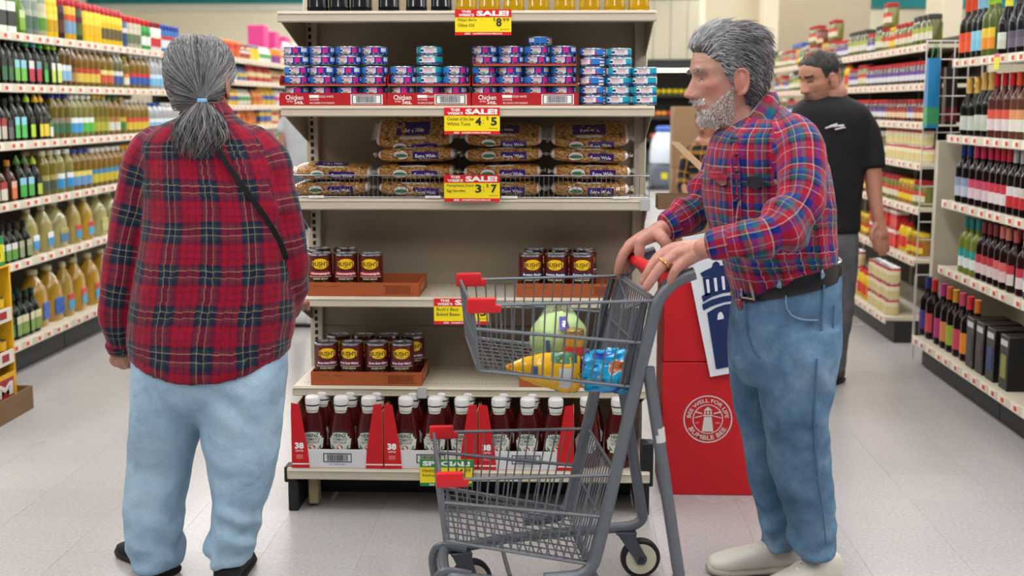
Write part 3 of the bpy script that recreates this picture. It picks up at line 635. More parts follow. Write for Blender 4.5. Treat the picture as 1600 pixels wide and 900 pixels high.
# baskets
def bil(c, u, v): return (c[0]*(1-u)+c[1]*u)*(1-v)+(c[3]*(1-u)+c[2]*u)*v
def wires(c, nu, nv, r, name, parent, m=None):
    """c: four corners (u along 0-1, v along 0-3)"""
    for i in range(nu): u = (i+.5)/nu; ctube(name, [bil(c, u, 0), bil(c, u, 1)], r, 5, m, parent)
    for j in range(nv): v = (j+.5)/nv; ctube(name, [bil(c, 0, v), bil(c, 1, v)], r, 5, m, parent)
def basket(nm, tf, tr, bf, br, m0, m1, nside, rear_n, caps, ndeep):
    tf, tr, bf, br = NP(*tf), NP(*tr), NP(*bf), NP(*br)
    g = thing_part(nm)
    R1, R2 = .0045, .0022
    for l in (0, W):
        ctube('rail', [lat(tf, l), lat(tr, l)], R1, 6, None, g); ctube('rail', [lat(bf, l), lat(br, l)], R1*.9, 6, None, g)
        ctube('rail', [lat(NP(*m0), l), lat(NP(*m1), l)], R1*1.05, 6, None, g)
        wires([lat(bf, l), lat(br, l), lat(tr, l), lat(tf, l)], nside, 0, R2, 'wire', g)
        ctube('corner_bar', smooth_path([lat(tf, l), lat(NP(*m0), l), lat(bf, l)], 3), .0055, 6, None, g)
    for a, b_, c_ in ((tf, bf, ndeep), (tr, br, rear_n)):
        ctube('rail', [a, lat(a, W)], R1, 6, None, g); ctube('rail', [b_, lat(b_, W)], R1, 6, None, g); mid = (a*.45+b_*.55); ctube('rail', [mid, lat(mid, W)], R2*1.3, 6, None, g)
        wires([b_, lat(b_, W), lat(a, W), a], c_, 0, R2, 'wire', g)
    wires([bf, br, lat(br, W), lat(bf, W)], nside+2, ndeep, R2, 'wire', g, GCD)
    for l in (0, W):
        p = lat(tf, l); c = MB(); s_ = -1 if l == 0 else 1
        ax = (tr-tf).normalized()
        def cb(a0, a1, l0, l1, z0, z1):
            pts = [cl_(p+ax*a+CLt*ll+Vector((0, 0, z))) for a in (a0, a1) for ll in (l0, l1) for z in (z0, z1)]
            bm = bmesh.new(); vs = [bm.verts.new(q) for q in pts]
            for f in [(0, 1, 3, 2), (4, 6, 7, 5), (0, 4, 5, 1), (2, 3, 7, 6), (0, 2, 6, 4), (1, 5, 7, 3)]: bm.faces.new([vs[i] for i in f])
            bmesh.ops.bevel(bm, geom=bm.edges[:], offset=.004, segments=2, affect='EDGES', profile=.5); bm.verts.index_update()
            c.add([v.co[:] for v in bm.verts], [[v.index for v in f.verts] for f in bm.faces], CRD); bm.free()
        cb(-.012, caps, -.011, .011, -.018, .019); cb(caps-.006, caps+.014, -.009, .009, -.018, .002)
        c.build('corner_bumper', g)
    return g
def thing_part(nm): return obj(nm, None, ct)
ub = basket('upper_basket', (737, 478), (1018, 470), (748, 579), (991, 605), (742, 514), (1002, 536), 16, 18, .058, 9)
lb_ = basket('lower_basket', (689, 750), (965, 742), (695, 845), (927, 883), (692, 785), (945, 808), 17, 16, .055, 10)
# rear gate stiffeners
tr_, br_ = NP(1018, 470), NP(991, 605)
ctube('gate_brace', [lat(tr_, W*.02), lat(tr_*.75+br_*.25, W*.5)], .003, 6); ctube('gate_brace', [lat(tr_, W*.98), lat(tr_*.75+br_*.25, W*.5)], .003, 6)
ctube('gate_hinge', [lat(tr_+Vector((.006, 0, .004)), .01), lat(tr_+Vector((.006, 0, .004)), W-.01)], .006, 8)
# flat side plates that carry the upper basket
for l in (.004, W-.004):
    a, b_ = lat(NP(1008, 474), l), lat(NP(975, 606), l)
    MB().tube([cl_(a), cl_(b_)], .009, 4, GCD).build('side_plate', ct)
    a, b_ = lat(NP(1003, 476), l), lat(NP(968, 606), l); MB().tube([cl_(a), cl_(b_)], .004, 6, GCD).build('side_plate', ct)
# handle
h0 = NP(1041, 436); hd = ctube('handle', [lat(h0, -.004), lat(h0, W+.004)], .0165, 14, CRD)
for l in (0, W): ctube('handle_bracket', [lat(NP(1030, 468), l), lat(h0, l)], .010, 8, GCD)
tp = NP(1024, 680); ax = (rleg[3]-rleg[2]).normalized()
MB().tube([cl_(NP(1028, 668)), cl_(NP(1030.5, 690))], .0161, 12, M('#c9c9c6', .6, var=.15, scale=90)).build('tape_label', ct)
# casters
TYRE = M('#17171a', .55); HUBC = M('#cfc9b4', .5, var=.05, scale=60)
RW = .058
def caster(p, yaw, trail):
    g = obj('caster', None, ct, cl_((p.x, p.y, 0))); g.rotation_euler.z = yaw
    th = p.z-.012; fk = MB()
    for s_ in (-.021, .018):
        fk.prism([(-.028, th), (.028, th), (.03, th-.02), (trail+.016, RW+.004), (trail+.010, RW-.014), (trail-.012, RW-.014), (trail-.022, RW+.006)], (0, s_, 0), (1, 0, 0), (0, 0, 1), (0, .003, 0), GCD)
    fk.box(-.03, .03, -.022, .022, th-.004, th+.004, GCD, .002)
    fk.build('fork', g)
    ring = [(.0, 0)]; wh = MB()
    def wl(prof, m):
        k = 28; rings = []
        for r, y in prof: rings.append([(trail+r*math.cos(2*PI*i/k), y, RW+r*math.sin(2*PI*i/k)) for i in range(k)])
        wh.loft(rings, m)
    wl([(RW-.014, -.0135), (RW-.004, -.0145), (RW, -.009), (RW, .009), (RW-.004, .0145), (RW-.014, .0135)], TYRE)
    w_o = wh.build('wheel', g); wh = MB()
    wl([(.018, -.0145), (.03, -.0150), (RW-.013, -.0152), (RW-.013, .0152), (.03, .0150), (.018, .0145)], HUBC); wh.build('hub', w_o); wh = MB()
    wl([(.004, -.024), (.009, -.0235), (.010, -.019), (.017, -.0165), (.017, .0165), (.010, .019), (.009, .0235)], M('#3b3d41', .5, .4)); wh.build('axle', w_o)
caster(bp(fw_r-.05, 0)+Vector((0, 0, -.01)), .25, .035); caster(bp(fw_r-.055, W), .15, .045)
caster(bp(.455, .12), .35, .03); caster(bp(.455, W-.12), .3, .03)
# ---------------------------------------------------------------- groceries in the upper basket
def floor_z(px, l): # height of the sloping basket floor at a pixel column
    a, b_ = NP(748, 579), NP(991, 605); t = (px-748)/(991-748); return a.z+(b_.z-a.z)*t+.006
def organic(n_u, n_v, fn): 
    g = MB(); rings = [[fn(2*PI*i/n_u, -PI/2+PI*j/n_v) for i in range(n_u)] for j in range(n_v+1)]; return g, rings
c0 = NP(873, 530, .165); c0.z = floor_z(877, 0)+.066
def cab(a, b):
    v = Vector((math.cos(a)*math.cos(b), math.sin(a)*math.cos(b), math.sin(b))); n = noise.fractal(v*2.2+Vector((3, 1, 2)), 1, 2, 4)
    r = .069*(1+.05*n+.02*math.sin(a*5+b*3)); return Vector((v.x*r*1.02, v.y*r, v.z*r*.95))
CAB = M('#b9d08c', .45, var=.25, scale=18, bump=.2, bscale=40)
t = thing('cabbage', 'pale green cabbage in a clear produce bag inside the cart', 'cabbage', c0-Vector((0, 0, .066)))
g, rg = organic(32, 20, cab); g.loft([[p+Vector((0, 0, .066)) for p in r] for r in rg], CAB); g.build('head', t)
def bagf(a, b):
    v = Vector((math.cos(a)*math.cos(b), math.sin(a)*math.cos(b), math.sin(b))); n = noise.fractal(v*6+Vector((8, 1, 2)), .9, 2.2, 5)
    r = .0735*(1+.05*n); z = v.z*r*.98
    if v.z > .75: z += (v.z-.75)*.05*(1+n)
    return Vector((v.x*r*1.03, v.y*r*1.02, z+.067))
FILM = M('#e8f1e6', .12, tr=.92, ior=1.08, spec=.8)
g, rg = organic(40, 26, bagf); g.loft(rg, FILM); g.build('plastic_bag', t)
pp = MB()
def pat(u0, u1, b0, b1, m, k=1.03):
    vs = [bagf(u0+(u1-u0)*i/4, b0+(b1-b0)*j/4) for j in range(5) for i in range(5)]; vs = [Vector((p.x*k, p.y*k, (p.z-.067)*k+.067)) for p in vs]
    pp.add(vs, [(j*5+i, j*5+i+1, j*5+i+6, j*5+i+5) for j in range(4) for i in range(4)], m)
pat(-1.55, -1.15, .45, .95, M('#4a3fa0', .4)); pat(-2.0, -1.85, -.35, .1, M('#3c5c86', .5)); pat(-1.42, -1.27, .55, .8, PW, 1.036)
tagkind(pp.build('bag_print', t), 'stuff')
# jar with gold lid
jc = NP(897, 540, .075); z0 = floor_z(897, 0)+.002
t = thing('glass_jar', 'small jar with gold lid and red-yellow contents against the cabbage', 'jar', (jc.x, jc.y, z0))
MB().lathe([(.020, 0), (.024, .003), (.025, .01), (.025, .087), (.0225, .096)], 20, m=M('#b8822a', .2, var=.5, scale=70, coat=.5)).build('jar', t)
MB().lathe([(.0256, .022), (.0256, .066)], 20, m=M('#d0392f', .4, var=.4, scale=60), cap=False).build('label', t); MB().lathe([(.0245, .094), (.0252, .096), (.0252, .106), (.024, .108)], 20, m=M('#c79f5a', .25, .8)).build('lid', t)
# yellow snack bag: pinched at one end
a0 = NP(791, 574, .05); a1 = NP(906, 583, .045); ax = (a1-a0); L_ = ax.length; ax.normalize(); upv = Vector((0, 0, 1)); sd_ = ax.cross(upv).normalized()
def yb(s_, a, k=1.0):
    w_ = [(0, .006), (.08, .012), (.25, .030), (.5, .043), (.75, .050), (.92, .050), (1, .044)]; hw = np.interp(s_, [q[0] for q in w_], [q[1] for q in w_]); dp = hw*.62*(1 if s_ < .85 else max(.12, (1-s_)/.15))
    n = noise.noise((s_*7, a*1.6, 2))*.12+noise.noise((s_*18, a*3, 5))*.06; r = (1+n)*k
    return Vector(ax*(s_*L_))+upv*(math.sin(a)*hw*r)-sd_*(-math.cos(a)*dp*r)
zc = .043
t = thing('snack_bag', 'yellow snack bag with green corner lying in the cart', 'snack bag', a0)
YB_ = M('#e3ad10', .25, coat=.4, var=.06, scale=20); rings = [[yb(s_, 2*PI*i/20) for i in range(20)] for s_ in np.linspace(0, 1, 22)]
MB().loft(rings, YB_).build('bag', t)
pp = MB()
def ypat(s0, s1, a_0, a_1, m, k):
    vs = [yb(s0+(s1-s0)*i/8, a_0+(a_1-a_0)*j/5, k) for j in range(6) for i in range(9)]; pp.add(vs, [(j*9+i, j*9+i+1, j*9+i+10, j*9+i+9) for j in range(5) for i in range(8)], m)
for sg in (0, PI):
    ypat(.60, .97, sg+.55, sg+1.5, M('#1f6b46', .3, coat=.3), 1.02); ypat(.70, .88, sg-.75, sg+.30, M('#c3c6cb', .4), 1.02); ypat(.33, .42, sg-.3, sg+.35, M('#4a5a86', .4), 1.02); ypat(.03, .1, sg-1.4, sg+1.4, M('#c2571c', .4), 1.03)
tagkind(pp.build('bag_print', t), 'stuff')
# blue and orange bag
a0 = NP(950, 579, .065)
def bb(a, b, k=1.0):
    v = Vector((math.cos(a)*math.cos(b), math.sin(a)*math.cos(b), math.sin(b))); n = noise.fractal(v*3.6+Vector((1, 9, 2)), .75, 2.2, 5)
    q = lambda x, e: math.copysign(abs(x)**e, x); r = (1+.24*n)*k
    return Vector((q(v.x, .7)*.074*r, q(v.y, .8)*.046*r, q(v.z, .75)*.054*r))
def blue_mat():
    m = M('#1ba5dc', .22, coat=.4, var=.003); nt = m.node_tree; b = nt.nodes['Principled BSDF']; n = [x for x in nt.nodes if x.type == 'TEX_NOISE'][0]; n.inputs['Scale'].default_value = 16; n.inputs['Detail'].default_value = 1.5
    r = nt.nodes.new('ShaderNodeValToRGB'); r.color_ramp.interpolation = 'CONSTANT'; e = r.color_ramp.elements
    e[0].color = (*lin('#1f4fb4'), 1); e[0].position = 0; e[1].position = .40; e[1].color = (*lin('#1aa6dd'), 1)
    for p, c in ((.585, '#d9dfe6'), (.605, '#d5743f')): q = e.new(p); q.color = (*lin(c), 1)
    nt.links.new(n.outputs['Fac'], r.inputs['Fac']); nt.links.new(r.outputs['Color'], b.inputs['Base Color']); return m
g, rg = organic(56, 36, bb); t = thing('snack_bag', 'crumpled turquoise and orange bag beside the yellow one in the cart', 'snack bag', a0); g.loft(rg, blue_mat()); g.build('bag', t)
tg = MB()
for s_ in (-1, 1):
    vs = [Vector((s_*(.066+.022*i), .02*j, .012*math.sin(j*2.2)*i-.004)) for i in range(2) for j in (-2, -1, 0, 1, 2)]; tg.add(vs, [(j, j+1, j+6, j+5) for j in range(4)], M('#b9c6d2', .25, coat=.4))
tg.build('end_seal', t)
# ================================================================== people: tools
from mathutils.bvhtree import BVHTree
def scale_px(Y): return (onY(900, 450, Y)-onY(899, 450, Y)).length
class Loft:
    """closed surface through rings; keeps its own length/girth coordinates for cloth patterns"""
    def __init__(s, rings):
        s.r = [[Vector(p) for p in r] for r in rings]; s.n = len(rings[0]); s._b = None
        c = [sum((r[i]-r[(i+1) % s.n]).length for i in range(s.n)) for r in s.r]; s.C = float(np.percentile(c, 60))
        s.V = [0]
        for a, b in zip(s.r, s.r[1:]): s.V.append(s.V[-1]+sum((p-q).length for p, q in zip(a, b))/s.n)
    def quads(s): return [(j*s.n+i, j*s.n+(i+1) % s.n, (j+1)*s.n+(i+1) % s.n, (j+1)*s.n+i) for j in range(len(s.r)-1) for i in range(s.n)]
    def bvh(s):
        if s._b is None: s._b = BVHTree.FromPolygons([p for r in s.r for p in r], s.quads())
        return s._b
    def dist(s, co): return s.bvh().find_nearest(co)[3]
    def uv(s, co):
        l, nn, k, d = s.bvh().find_nearest(co); j, i = divmod(k, s.n); a = s.r[j][i]; e = s.r[j][(i+1) % s.n]-a; f = s.r[j+1][i]-a
        t = max(0, min(1, (l-a).dot(e)/max(e.length_squared, 1e-12))); q = max(0, min(1, (l-a).dot(f)/max(f.length_squared, 1e-12)))
        return (i+t)/s.n*s.C, s.V[j]+q*(s.V[j+1]-s.V[j])
    def mb(s, g): g.loft(s.r); return g
def ell_ring(c, hw, hd, n=36, e=1.0, ax=(1, 0, 0), ay=(0, 1, 0), sag=0, tilt=0):
    c, ax, ay = Vector(c), Vector(ax), Vector(ay); out = []
    t = np.linspace(0, 2*PI, 241)+PI/2; X = np.sign(np.cos(t))*np.abs(np.cos(t))**e; Yq = np.sign(np.sin(t))*np.abs(np.sin(t))**e
    cum = np.concatenate([[0], np.cumsum(np.hypot(np.diff(X)*hw, np.diff(Yq)*hd))]); want = np.linspace(0, cum[-1], n+1)[:-1]; xs = np.interp(want, cum, X); ys = np.interp(want, cum, Yq)
    for x, y in zip(xs.tolist(), ys.tolist()):
        out.append(c+ax*(x*hw)+ay*(y*hd)+Vector((0, 0, -sag*(1-x*x)+tilt*x)))
    return out
def rows(spec, Y, n=36, e=.85):
    """spec rows: (py, x left, x right, half depth[, Y[, sag px[, tilt px]]])"""
    R = []
    for q in spec:
        py, xl, xr, hd = q[:4]; y = q[4] if len(q) > 4 and q[4] else Y; k = scale_px(y)
        a, b = onY(xl, py, y), onY(xr, py, y); R.append(ell_ring((a+b)/2, (b.x-a.x)/2, hd, n, e, sag=(q[5]*k if len(q) > 5 else 0), tilt=(q[6]*k if len(q) > 6 else 0)))
    return Loft(resample(R, 3))
def resample(R, k):
    out = []; N = len(R)
    for j in range(N-1):
        p0, p1, p2, p3 = R[max(j-1, 0)], R[j], R[j+1], R[min(j+2, N-1)]
        for m in range(k):
            t = m/k; out.append([.5*((2*b)+(c-a)*t+(2*a-5*b+4*c-d)*t*t+(3*b-a-3*c+d)*t**3) for a, b, c, d in zip(p0, p1, p2, p3)])
    out.append(R[-1]); return out
def limb(spec, n=18, k=4, ends=(1, 1)):
    """spec: (px, py, Y, radius px) along a limb"""
    P = [onY(a, b, c) for a, b, c, r in spec]; Rr = [r*scale_px(c) for a, b, c, r in spec]
    return limb3(P, Rr, n, k, ends)
def limb3(P, Rr, n=18, k=4, ends=(1, 1)):
    P = [Vector(p) for p in P]; pts = smooth_path(P, k); rs = list(np.interp(np.linspace(0, len(P)-1, len(pts)), range(len(P)), Rr))
    rings = []; pr = None
    for i, p in enumerate(pts):
        t = (pts[min(i+1, len(pts)-1)]-pts[max(i-1, 0)]).normalized()
        if pr is None: u = t.cross(Vector((0, 0, 1)) if abs(t.z) < .8 else Vector((0, 1, 0))).normalized()
        else: u = (pr-t*pr.dot(t)).normalized()
        pr = u; w_ = t.cross(u); rings.append([p+(u*math.cos(2*PI*q/n)+w_*math.sin(2*PI*q/n))*rs[i] for q in range(n)])
    # rounded ends
    def endring(i, s_): 
        t = (pts[1]-pts[0] if i == 0 else pts[-1]-pts[-2]).normalized()*s_; c = pts[i]; r = rs[i]
        return [[c+(p-c)*math.cos(a)+t*(r*math.sin(a)*ends[0 if i == 0 else 1]) for p in rings[i]] for a in (.5, 1.0, 1.4)]
    return Loft(list(reversed(endring(0, -1)))+rings+endring(-1, 1))
def fuse(lofts, vox, smooth=4, extra=None, sm_f=.5):
    g = MB()
    for l in lofts: g.loft(l.r)
    if extra: g.add(extra.v, extra.f)
    me = g.mesh('tmp', 0); ob = bpy.data.objects.new('tmp', me); COL.objects.link(ob)
    m = ob.modifiers.new('r', 'REMESH'); m.mode = 'VOXEL'; m.voxel_size = vox
    if smooth: q = ob.modifiers.new('s', 'SMOOTH'); q.iterations = smooth; q.factor = sm_f
    dg = bpy.context.evaluated_depsgraph_get(); out = bpy.data.meshes.new_from_object(ob.evaluated_get(dg))
    bpy.data.objects.remove(ob); bpy.data.meshes.remove(me); return out
def get_co(me):
    a = np.empty(len(me.vertices)*3); me.vertices.foreach_get('co', a); return a.reshape(-1, 3)
def get_no(me):
    a = np.empty(len(me.vertices)*3); me.vertex_normals.foreach_get('vector', a); return a.reshape(-1, 3)
def displace(me, fn):
    c = get_co(me); n = get_no(me); d = np.array([fn(Vector(p), Vector(q)) for p, q in zip(c, n)])
    c += n*d[:, None]; me.vertices.foreach_set('co', c.ravel()); me.update()
def cloth_uv(me, lofts, offs=None):
    """per-face cloth coordinates from the nearest source loft"""
    uvl = me.uv_layers.new(name='cloth'); data = np.zeros((len(me.loops), 2)); co = get_co(me)
    for p in me.polygons:
        c = p.center; k = 0
        if len(lofts) > 1: k = min(range(len(lofts)), key=lambda i: lofts[i].dist(c)-(.009 if i else 0))
        L = lofts[k]; first = None
        for li in p.loop_indices:
            u, v = L.uv(Vector(co[me.loops[li].vertex_index]))
            if first is None: first = u
            elif u-first > L.C/2: u -= L.C
            elif first-u > L.C/2: u += L.C
            o = offs[k] if offs else (0, 0); data[li] = (u+o[0], v+o[1])
    uvl.data.foreach_set('uv', data.ravel())
def finish(me, mat_, name, parent=None, origin=None, label=None):
    me.materials.clear(); me.materials.append(mat_); me.polygons.foreach_set('use_smooth', [True]*len(me.polygons))
    me.polygons.foreach_set('material_index', [0]*len(me.polygons))
    if origin is not None:
        c = get_co(me)-np.array(origin); me.vertices.foreach_set('co', c.ravel())
    me.name = name; me.update(); return obj(name, me, parent, label=label)
def plaid_mat(stops, period, rough=.85, seed=0, gain=1.0):
    m = bpy.data.materials.new('plaid_cloth_%d' % seed); m.use_nodes = True; nt = m.node_tree; b = nt.nodes['Principled BSDF']; N = nt.nodes.new; Lk = nt.links.new
    b.inputs['Roughness'].default_value = rough; b.inputs['Specular IOR Level'].default_value = .15; b.inputs['Sheen Weight'].default_value = .15
    uv = N('ShaderNodeUVMap'); uv.uv_map = 'cloth'; nz = N('ShaderNodeTexNoise'); nz.inputs['Scale'].default_value = 7; nz.inputs['Detail'].default_value = 2
    tc = N('ShaderNodeTexCoord'); Lk(tc.outputs['Object'], nz.inputs['Vector'])
    sub = N('ShaderNodeVectorMath'); sub.operation = 'SUBTRACT'; sub.inputs[1].default_value = (.5, .5, .5); Lk(nz.outputs['Color'], sub.inputs[0])
    sc = N('ShaderNodeVectorMath'); sc.operation = 'SCALE'; sc.inputs['Scale'].default_value = .018; Lk(sub.outputs[0], sc.inputs[0])
    ad = N('ShaderNodeVectorMath'); ad.operation = 'ADD'; Lk(uv.outputs['UV'], ad.inputs[0]); Lk(sc.outputs[0], ad.inputs[1])
    sx = N('ShaderNodeSeparateXYZ'); Lk(ad.outputs[0], sx.inputs[0]); cols = []
    for ax in ('X', 'Y'):
        d = N('ShaderNodeMath'); d.operation = 'DIVIDE'; d.inputs[1].default_value = period; Lk(sx.outputs[ax], d.inputs[0])
        f = N('ShaderNodeMath'); f.operation = 'FRACT'; Lk(d.outputs[0], f.inputs[0])
        r = N('ShaderNodeValToRGB'); r.color_ramp.interpolation = 'CONSTANT'; e = r.color_ramp.elements
        e[0].position = 0; e[0].color = (*lin(stops[0][1]), 1); e[1].position = stops[1][0]; e[1].color = (*lin(stops[1][1]), 1)
        for p, c in stops[2:]: q = e.new(p); q.color = (*lin(c), 1)
        Lk(f.outputs[0], r.inputs['Fac']); cols.append(r)
    # twill: threads of warp and weft alternate along diagonals
    mx = N('ShaderNodeMix'); mx.data_type = 'RGBA'; mx.inputs['Factor'].default_value = .5; Lk(cols[0].outputs['Color'], mx.inputs['A']); Lk(cols[1].outputs['Color'], mx.inputs['B'])
    n3 = N('ShaderNodeTexNoise'); n3.inputs['Scale'].default_value = 160; Lk(tc.outputs['Object'], n3.inputs['Vector'])
    mr = N('ShaderNodeMapRange'); mr.inputs['To Min'].default_value = .72*gain; mr.inputs['To Max'].default_value = 1.28*gain; Lk(n3.outputs['Fac'], mr.inputs['Value'])
    mu = N('ShaderNodeMix'); mu.data_type = 'RGBA'; mu.blend_type = 'MULTIPLY'; mu.inputs['Factor'].default_value = 1; Lk(mx.outputs['Result'], mu.inputs['A']); Lk(mr.outputs['Result'], mu.inputs['B'])
    Lk(mu.outputs['Result'], b.inputs['Base Color'])
    n2 = N('ShaderNodeTexNoise'); n2.inputs['Scale'].default_value = 26; n2.inputs['Detail'].default_value = 5; Lk(tc.outputs['Object'], n2.inputs['Vector'])
    bp = N('ShaderNodeBump'); bp.inputs['Strength'].default_value = .35; bp.inputs['Distance'].default_value = .012; Lk(n2.outputs['Fac'], bp.inputs['Height']); Lk(bp.outputs['Normal'], b.inputs['Normal'])
    return m
def denim_mat(c0, c1, c2, seed=0):
    m = bpy.data.materials.new('denim_%d' % seed); m.use_nodes = True; nt = m.node_tree; b = nt.nodes['Principled BSDF']; N = nt.nodes.new; Lk = nt.links.new
    b.inputs['Roughness'].default_value = .85; b.inputs['Specular IOR Level'].default_value = .2; tc = N('ShaderNodeTexCoord')
    n = N('ShaderNodeTexNoise'); n.inputs['Scale'].default_value = 5; n.inputs['Detail'].default_value = 8; n.inputs['Roughness'].default_value = .65; Lk(tc.outputs['Object'], n.inputs['Vector'])
    r = N('ShaderNodeValToRGB'); e = r.color_ramp.elements; e[0].position = .30; e[0].color = (*lin(c0), 1); e[1].position = .72; e[1].color = (*lin(c2), 1); q = e.new(.5); q.color = (*lin(c1), 1); Lk(n.outputs['Fac'], r.inputs['Fac'])
    w_ = N('ShaderNodeTexNoise'); w_.inputs['Scale'].default_value = 420; w_.inputs['Detail'].default_value = 2; Lk(tc.outputs['Object'], w_.inputs['Vector'])
    mr = N('ShaderNodeMapRange'); mr.inputs['To Min'].default_value = .78; mr.inputs['To Max'].default_value = 1.22; Lk(w_.outputs['Fac'], mr.inputs['Value'])
    mu = N('ShaderNodeMix'); mu.data_type = 'RGBA'; mu.blend_type = 'MULTIPLY'; mu.inputs['Factor'].default_value = 1; Lk(r.outputs['Color'], mu.inputs['A']); Lk(mr.outputs['Result'], mu.inputs['B']); Lk(mu.outputs['Result'], b.inputs['Base Color'])
    n2 = N('ShaderNodeTexNoise'); n2.inputs['Scale'].default_value = 14; n2.inputs['Detail'].default_value = 6; n2.inputs['Distortion'].default_value = .6; Lk(tc.outputs['Object'], n2.inputs['Vector'])
    bp = N('ShaderNodeBump'); bp.inputs['Strength'].default_value = .45; bp.inputs['Distance'].default_value = .02; Lk(n2.outputs['Fac'], bp.inputs['Height']); Lk(bp.outputs['Normal'], b.inputs['Normal'])
    return m
def skin_mat(base, seed=0):
    """skin with the redness of nose, cheeks, ears and knuckles kept in a colour attribute"""
    m = bpy.data.materials.new('skin_%d' % seed); m.use_nodes = True; nt = m.node_tree; b = nt.nodes['Principled BSDF']; N = nt.nodes.new; Lk = nt.links.new
    b.inputs['Roughness'].default_value = .48; b.inputs['Subsurface Weight'].default_value = .12; b.inputs['Subsurface Radius'].default_value = (.010, .004, .002); b.inputs['Subsurface Scale'].default_value = 1
    at = N('ShaderNodeAttribute'); at.attribute_name = 'tint'; tc = N('ShaderNodeTexCoord'); n = N('ShaderNodeTexNoise'); n.inputs['Scale'].default_value = 70; n.inputs['Detail'].default_value = 5; Lk(tc.outputs['Object'], n.inputs['Vector'])
    mr = N('ShaderNodeMapRange'); mr.inputs['To Min'].default_value = .82; mr.inputs['To Max'].default_value = 1.18; Lk(n.outputs['Fac'], mr.inputs['Value'])
    mu = N('ShaderNodeMix'); mu.data_type = 'RGBA'; mu.blend_type = 'MULTIPLY'; mu.inputs['Factor'].default_value = 1; Lk(at.outputs['Color'], mu.inputs['A']); Lk(mr.outputs['Result'], mu.inputs['B']); Lk(mu.outputs['Result'], b.inputs['Base Color'])
    n2 = N('ShaderNodeTexNoise'); n2.inputs['Scale'].default_value = 130; n2.inputs['Detail'].default_value = 4; Lk(tc.outputs['Object'], n2.inputs['Vector'])
    bp = N('ShaderNodeBump'); bp.inputs['Strength'].default_value = .35; bp.inputs['Distance'].default_value = .004; Lk(n2.outputs['Fac'], bp.inputs['Height']); Lk(bp.outputs['Normal'], b.inputs['Normal'])
    return m
def set_tint(me, fn):
    at = me.color_attributes.new('tint', 'FLOAT_COLOR', 'POINT'); c = get_co(me); a = np.ones((len(c), 4), dtype=np.float32)
    for i, p in enumerate(c): a[i, :3] = fn(Vector(p))
    at.data.foreach_set('color', a.ravel())
def hair_mat(seed, rough=.55):
    m = bpy.data.materials.new('hair_%d' % seed); m.use_nodes = True; nt = m.node_tree; b = nt.nodes['Principled BSDF']; b.inputs['Roughness'].default_value = rough
    at = nt.nodes.new('ShaderNodeAttribute'); at.attribute_name = 'tint'; nt.links.new(at.outputs['Color'], b.inputs['Base Color']); b.inputs['Specular IOR Level'].default_value = .35; return m
# ------------------------------------------------------------------ head: x forward, y to the left, z up; metres
HZ = [(.114, -.004, -.022, .008), (.110, .026, -.048, .026), (.100, .052, -.072, .046), (.085, .070, -.088, .060), (.068, .083, -.098, .0695), (.052, .0895, -.103, .074), (.030, .093, -.104, .0752), (.012, .088, -.102, .0742), (-.010, .089, -.097, .0725), (-.030, .090, -.089, .0695), (-.045, .0885, -.081, .0665), (-.060, .088, -.074, .063), (-.075, .0865, -.070, .058), (-.090, .0855, -.067, .0525), (-.104, .082, -.064, .046), (-.114, .070, -.062, .042), (-.122, .040, -.062, .045), (-.135, .022, -.063, .049), (-.160, .018, -.066, .052), (-.20, .020, -.072, .056)]
_hz = np.array(HZ)[::-1]
BUMPS = [(0, .004, .006, .15, .014), (0, -.016, .017, .14, .016), (0, -.030, .020, .17, .011), (0, -.038, .012, .20, .007), (.17, -.037, .006, .08, .007), (-.17, -.037, .006, .08, .007), (.33, .031, .004, .17, .008), (-.33, .031, .004, .17, .008), (.38, .010, -.011, .17, .011), (-.38, .010, -.011, .17, .011), (.72, -.014, .005, .25, .014), (-.72, -.014, .005, .25, .014),
         (0, -.0575, .0065, .28, .004), (0, -.0635, -.003, .30, .0022), (0, -.0695, .006, .24, .0045), (0, -.080, -.005, .3, .006), (0, -.098, .005, .30, .010), (.5, -.045, -.004, .12, .012), (-.5, -.045, -.004, .12, .012)]
def head_pt(th, z, off=0.0, bumps=BUMPS):
    f = np.interp(z, _hz[:, 0], _hz[:, 1]); bk = np.interp(z, _hz[:, 0], _hz[:, 2]); hw = np.interp(z, _hz[:, 0], _hz[:, 3]); cx = (f+bk)/2*.35-.004; c, s = math.cos(th), math.sin(th)
    rx = (f-cx) if c > 0 else (cx-bk); e = 2.25; r = 1/((abs(c)/rx)**e+(abs(s)/hw)**e)**(1/e)
    t = (th+PI) % (2*PI)-PI
    if bumps and abs(t) < 1.6: r += sum(a*math.exp(-((t-t0)/st)**2-((z-z0)/sz)**2) for t0, z0, a, st, sz in bumps)
    r += off; zz = z+off*max(0, (z-.05)/.064)
    return Vector((cx+r*c, r*s, zz))
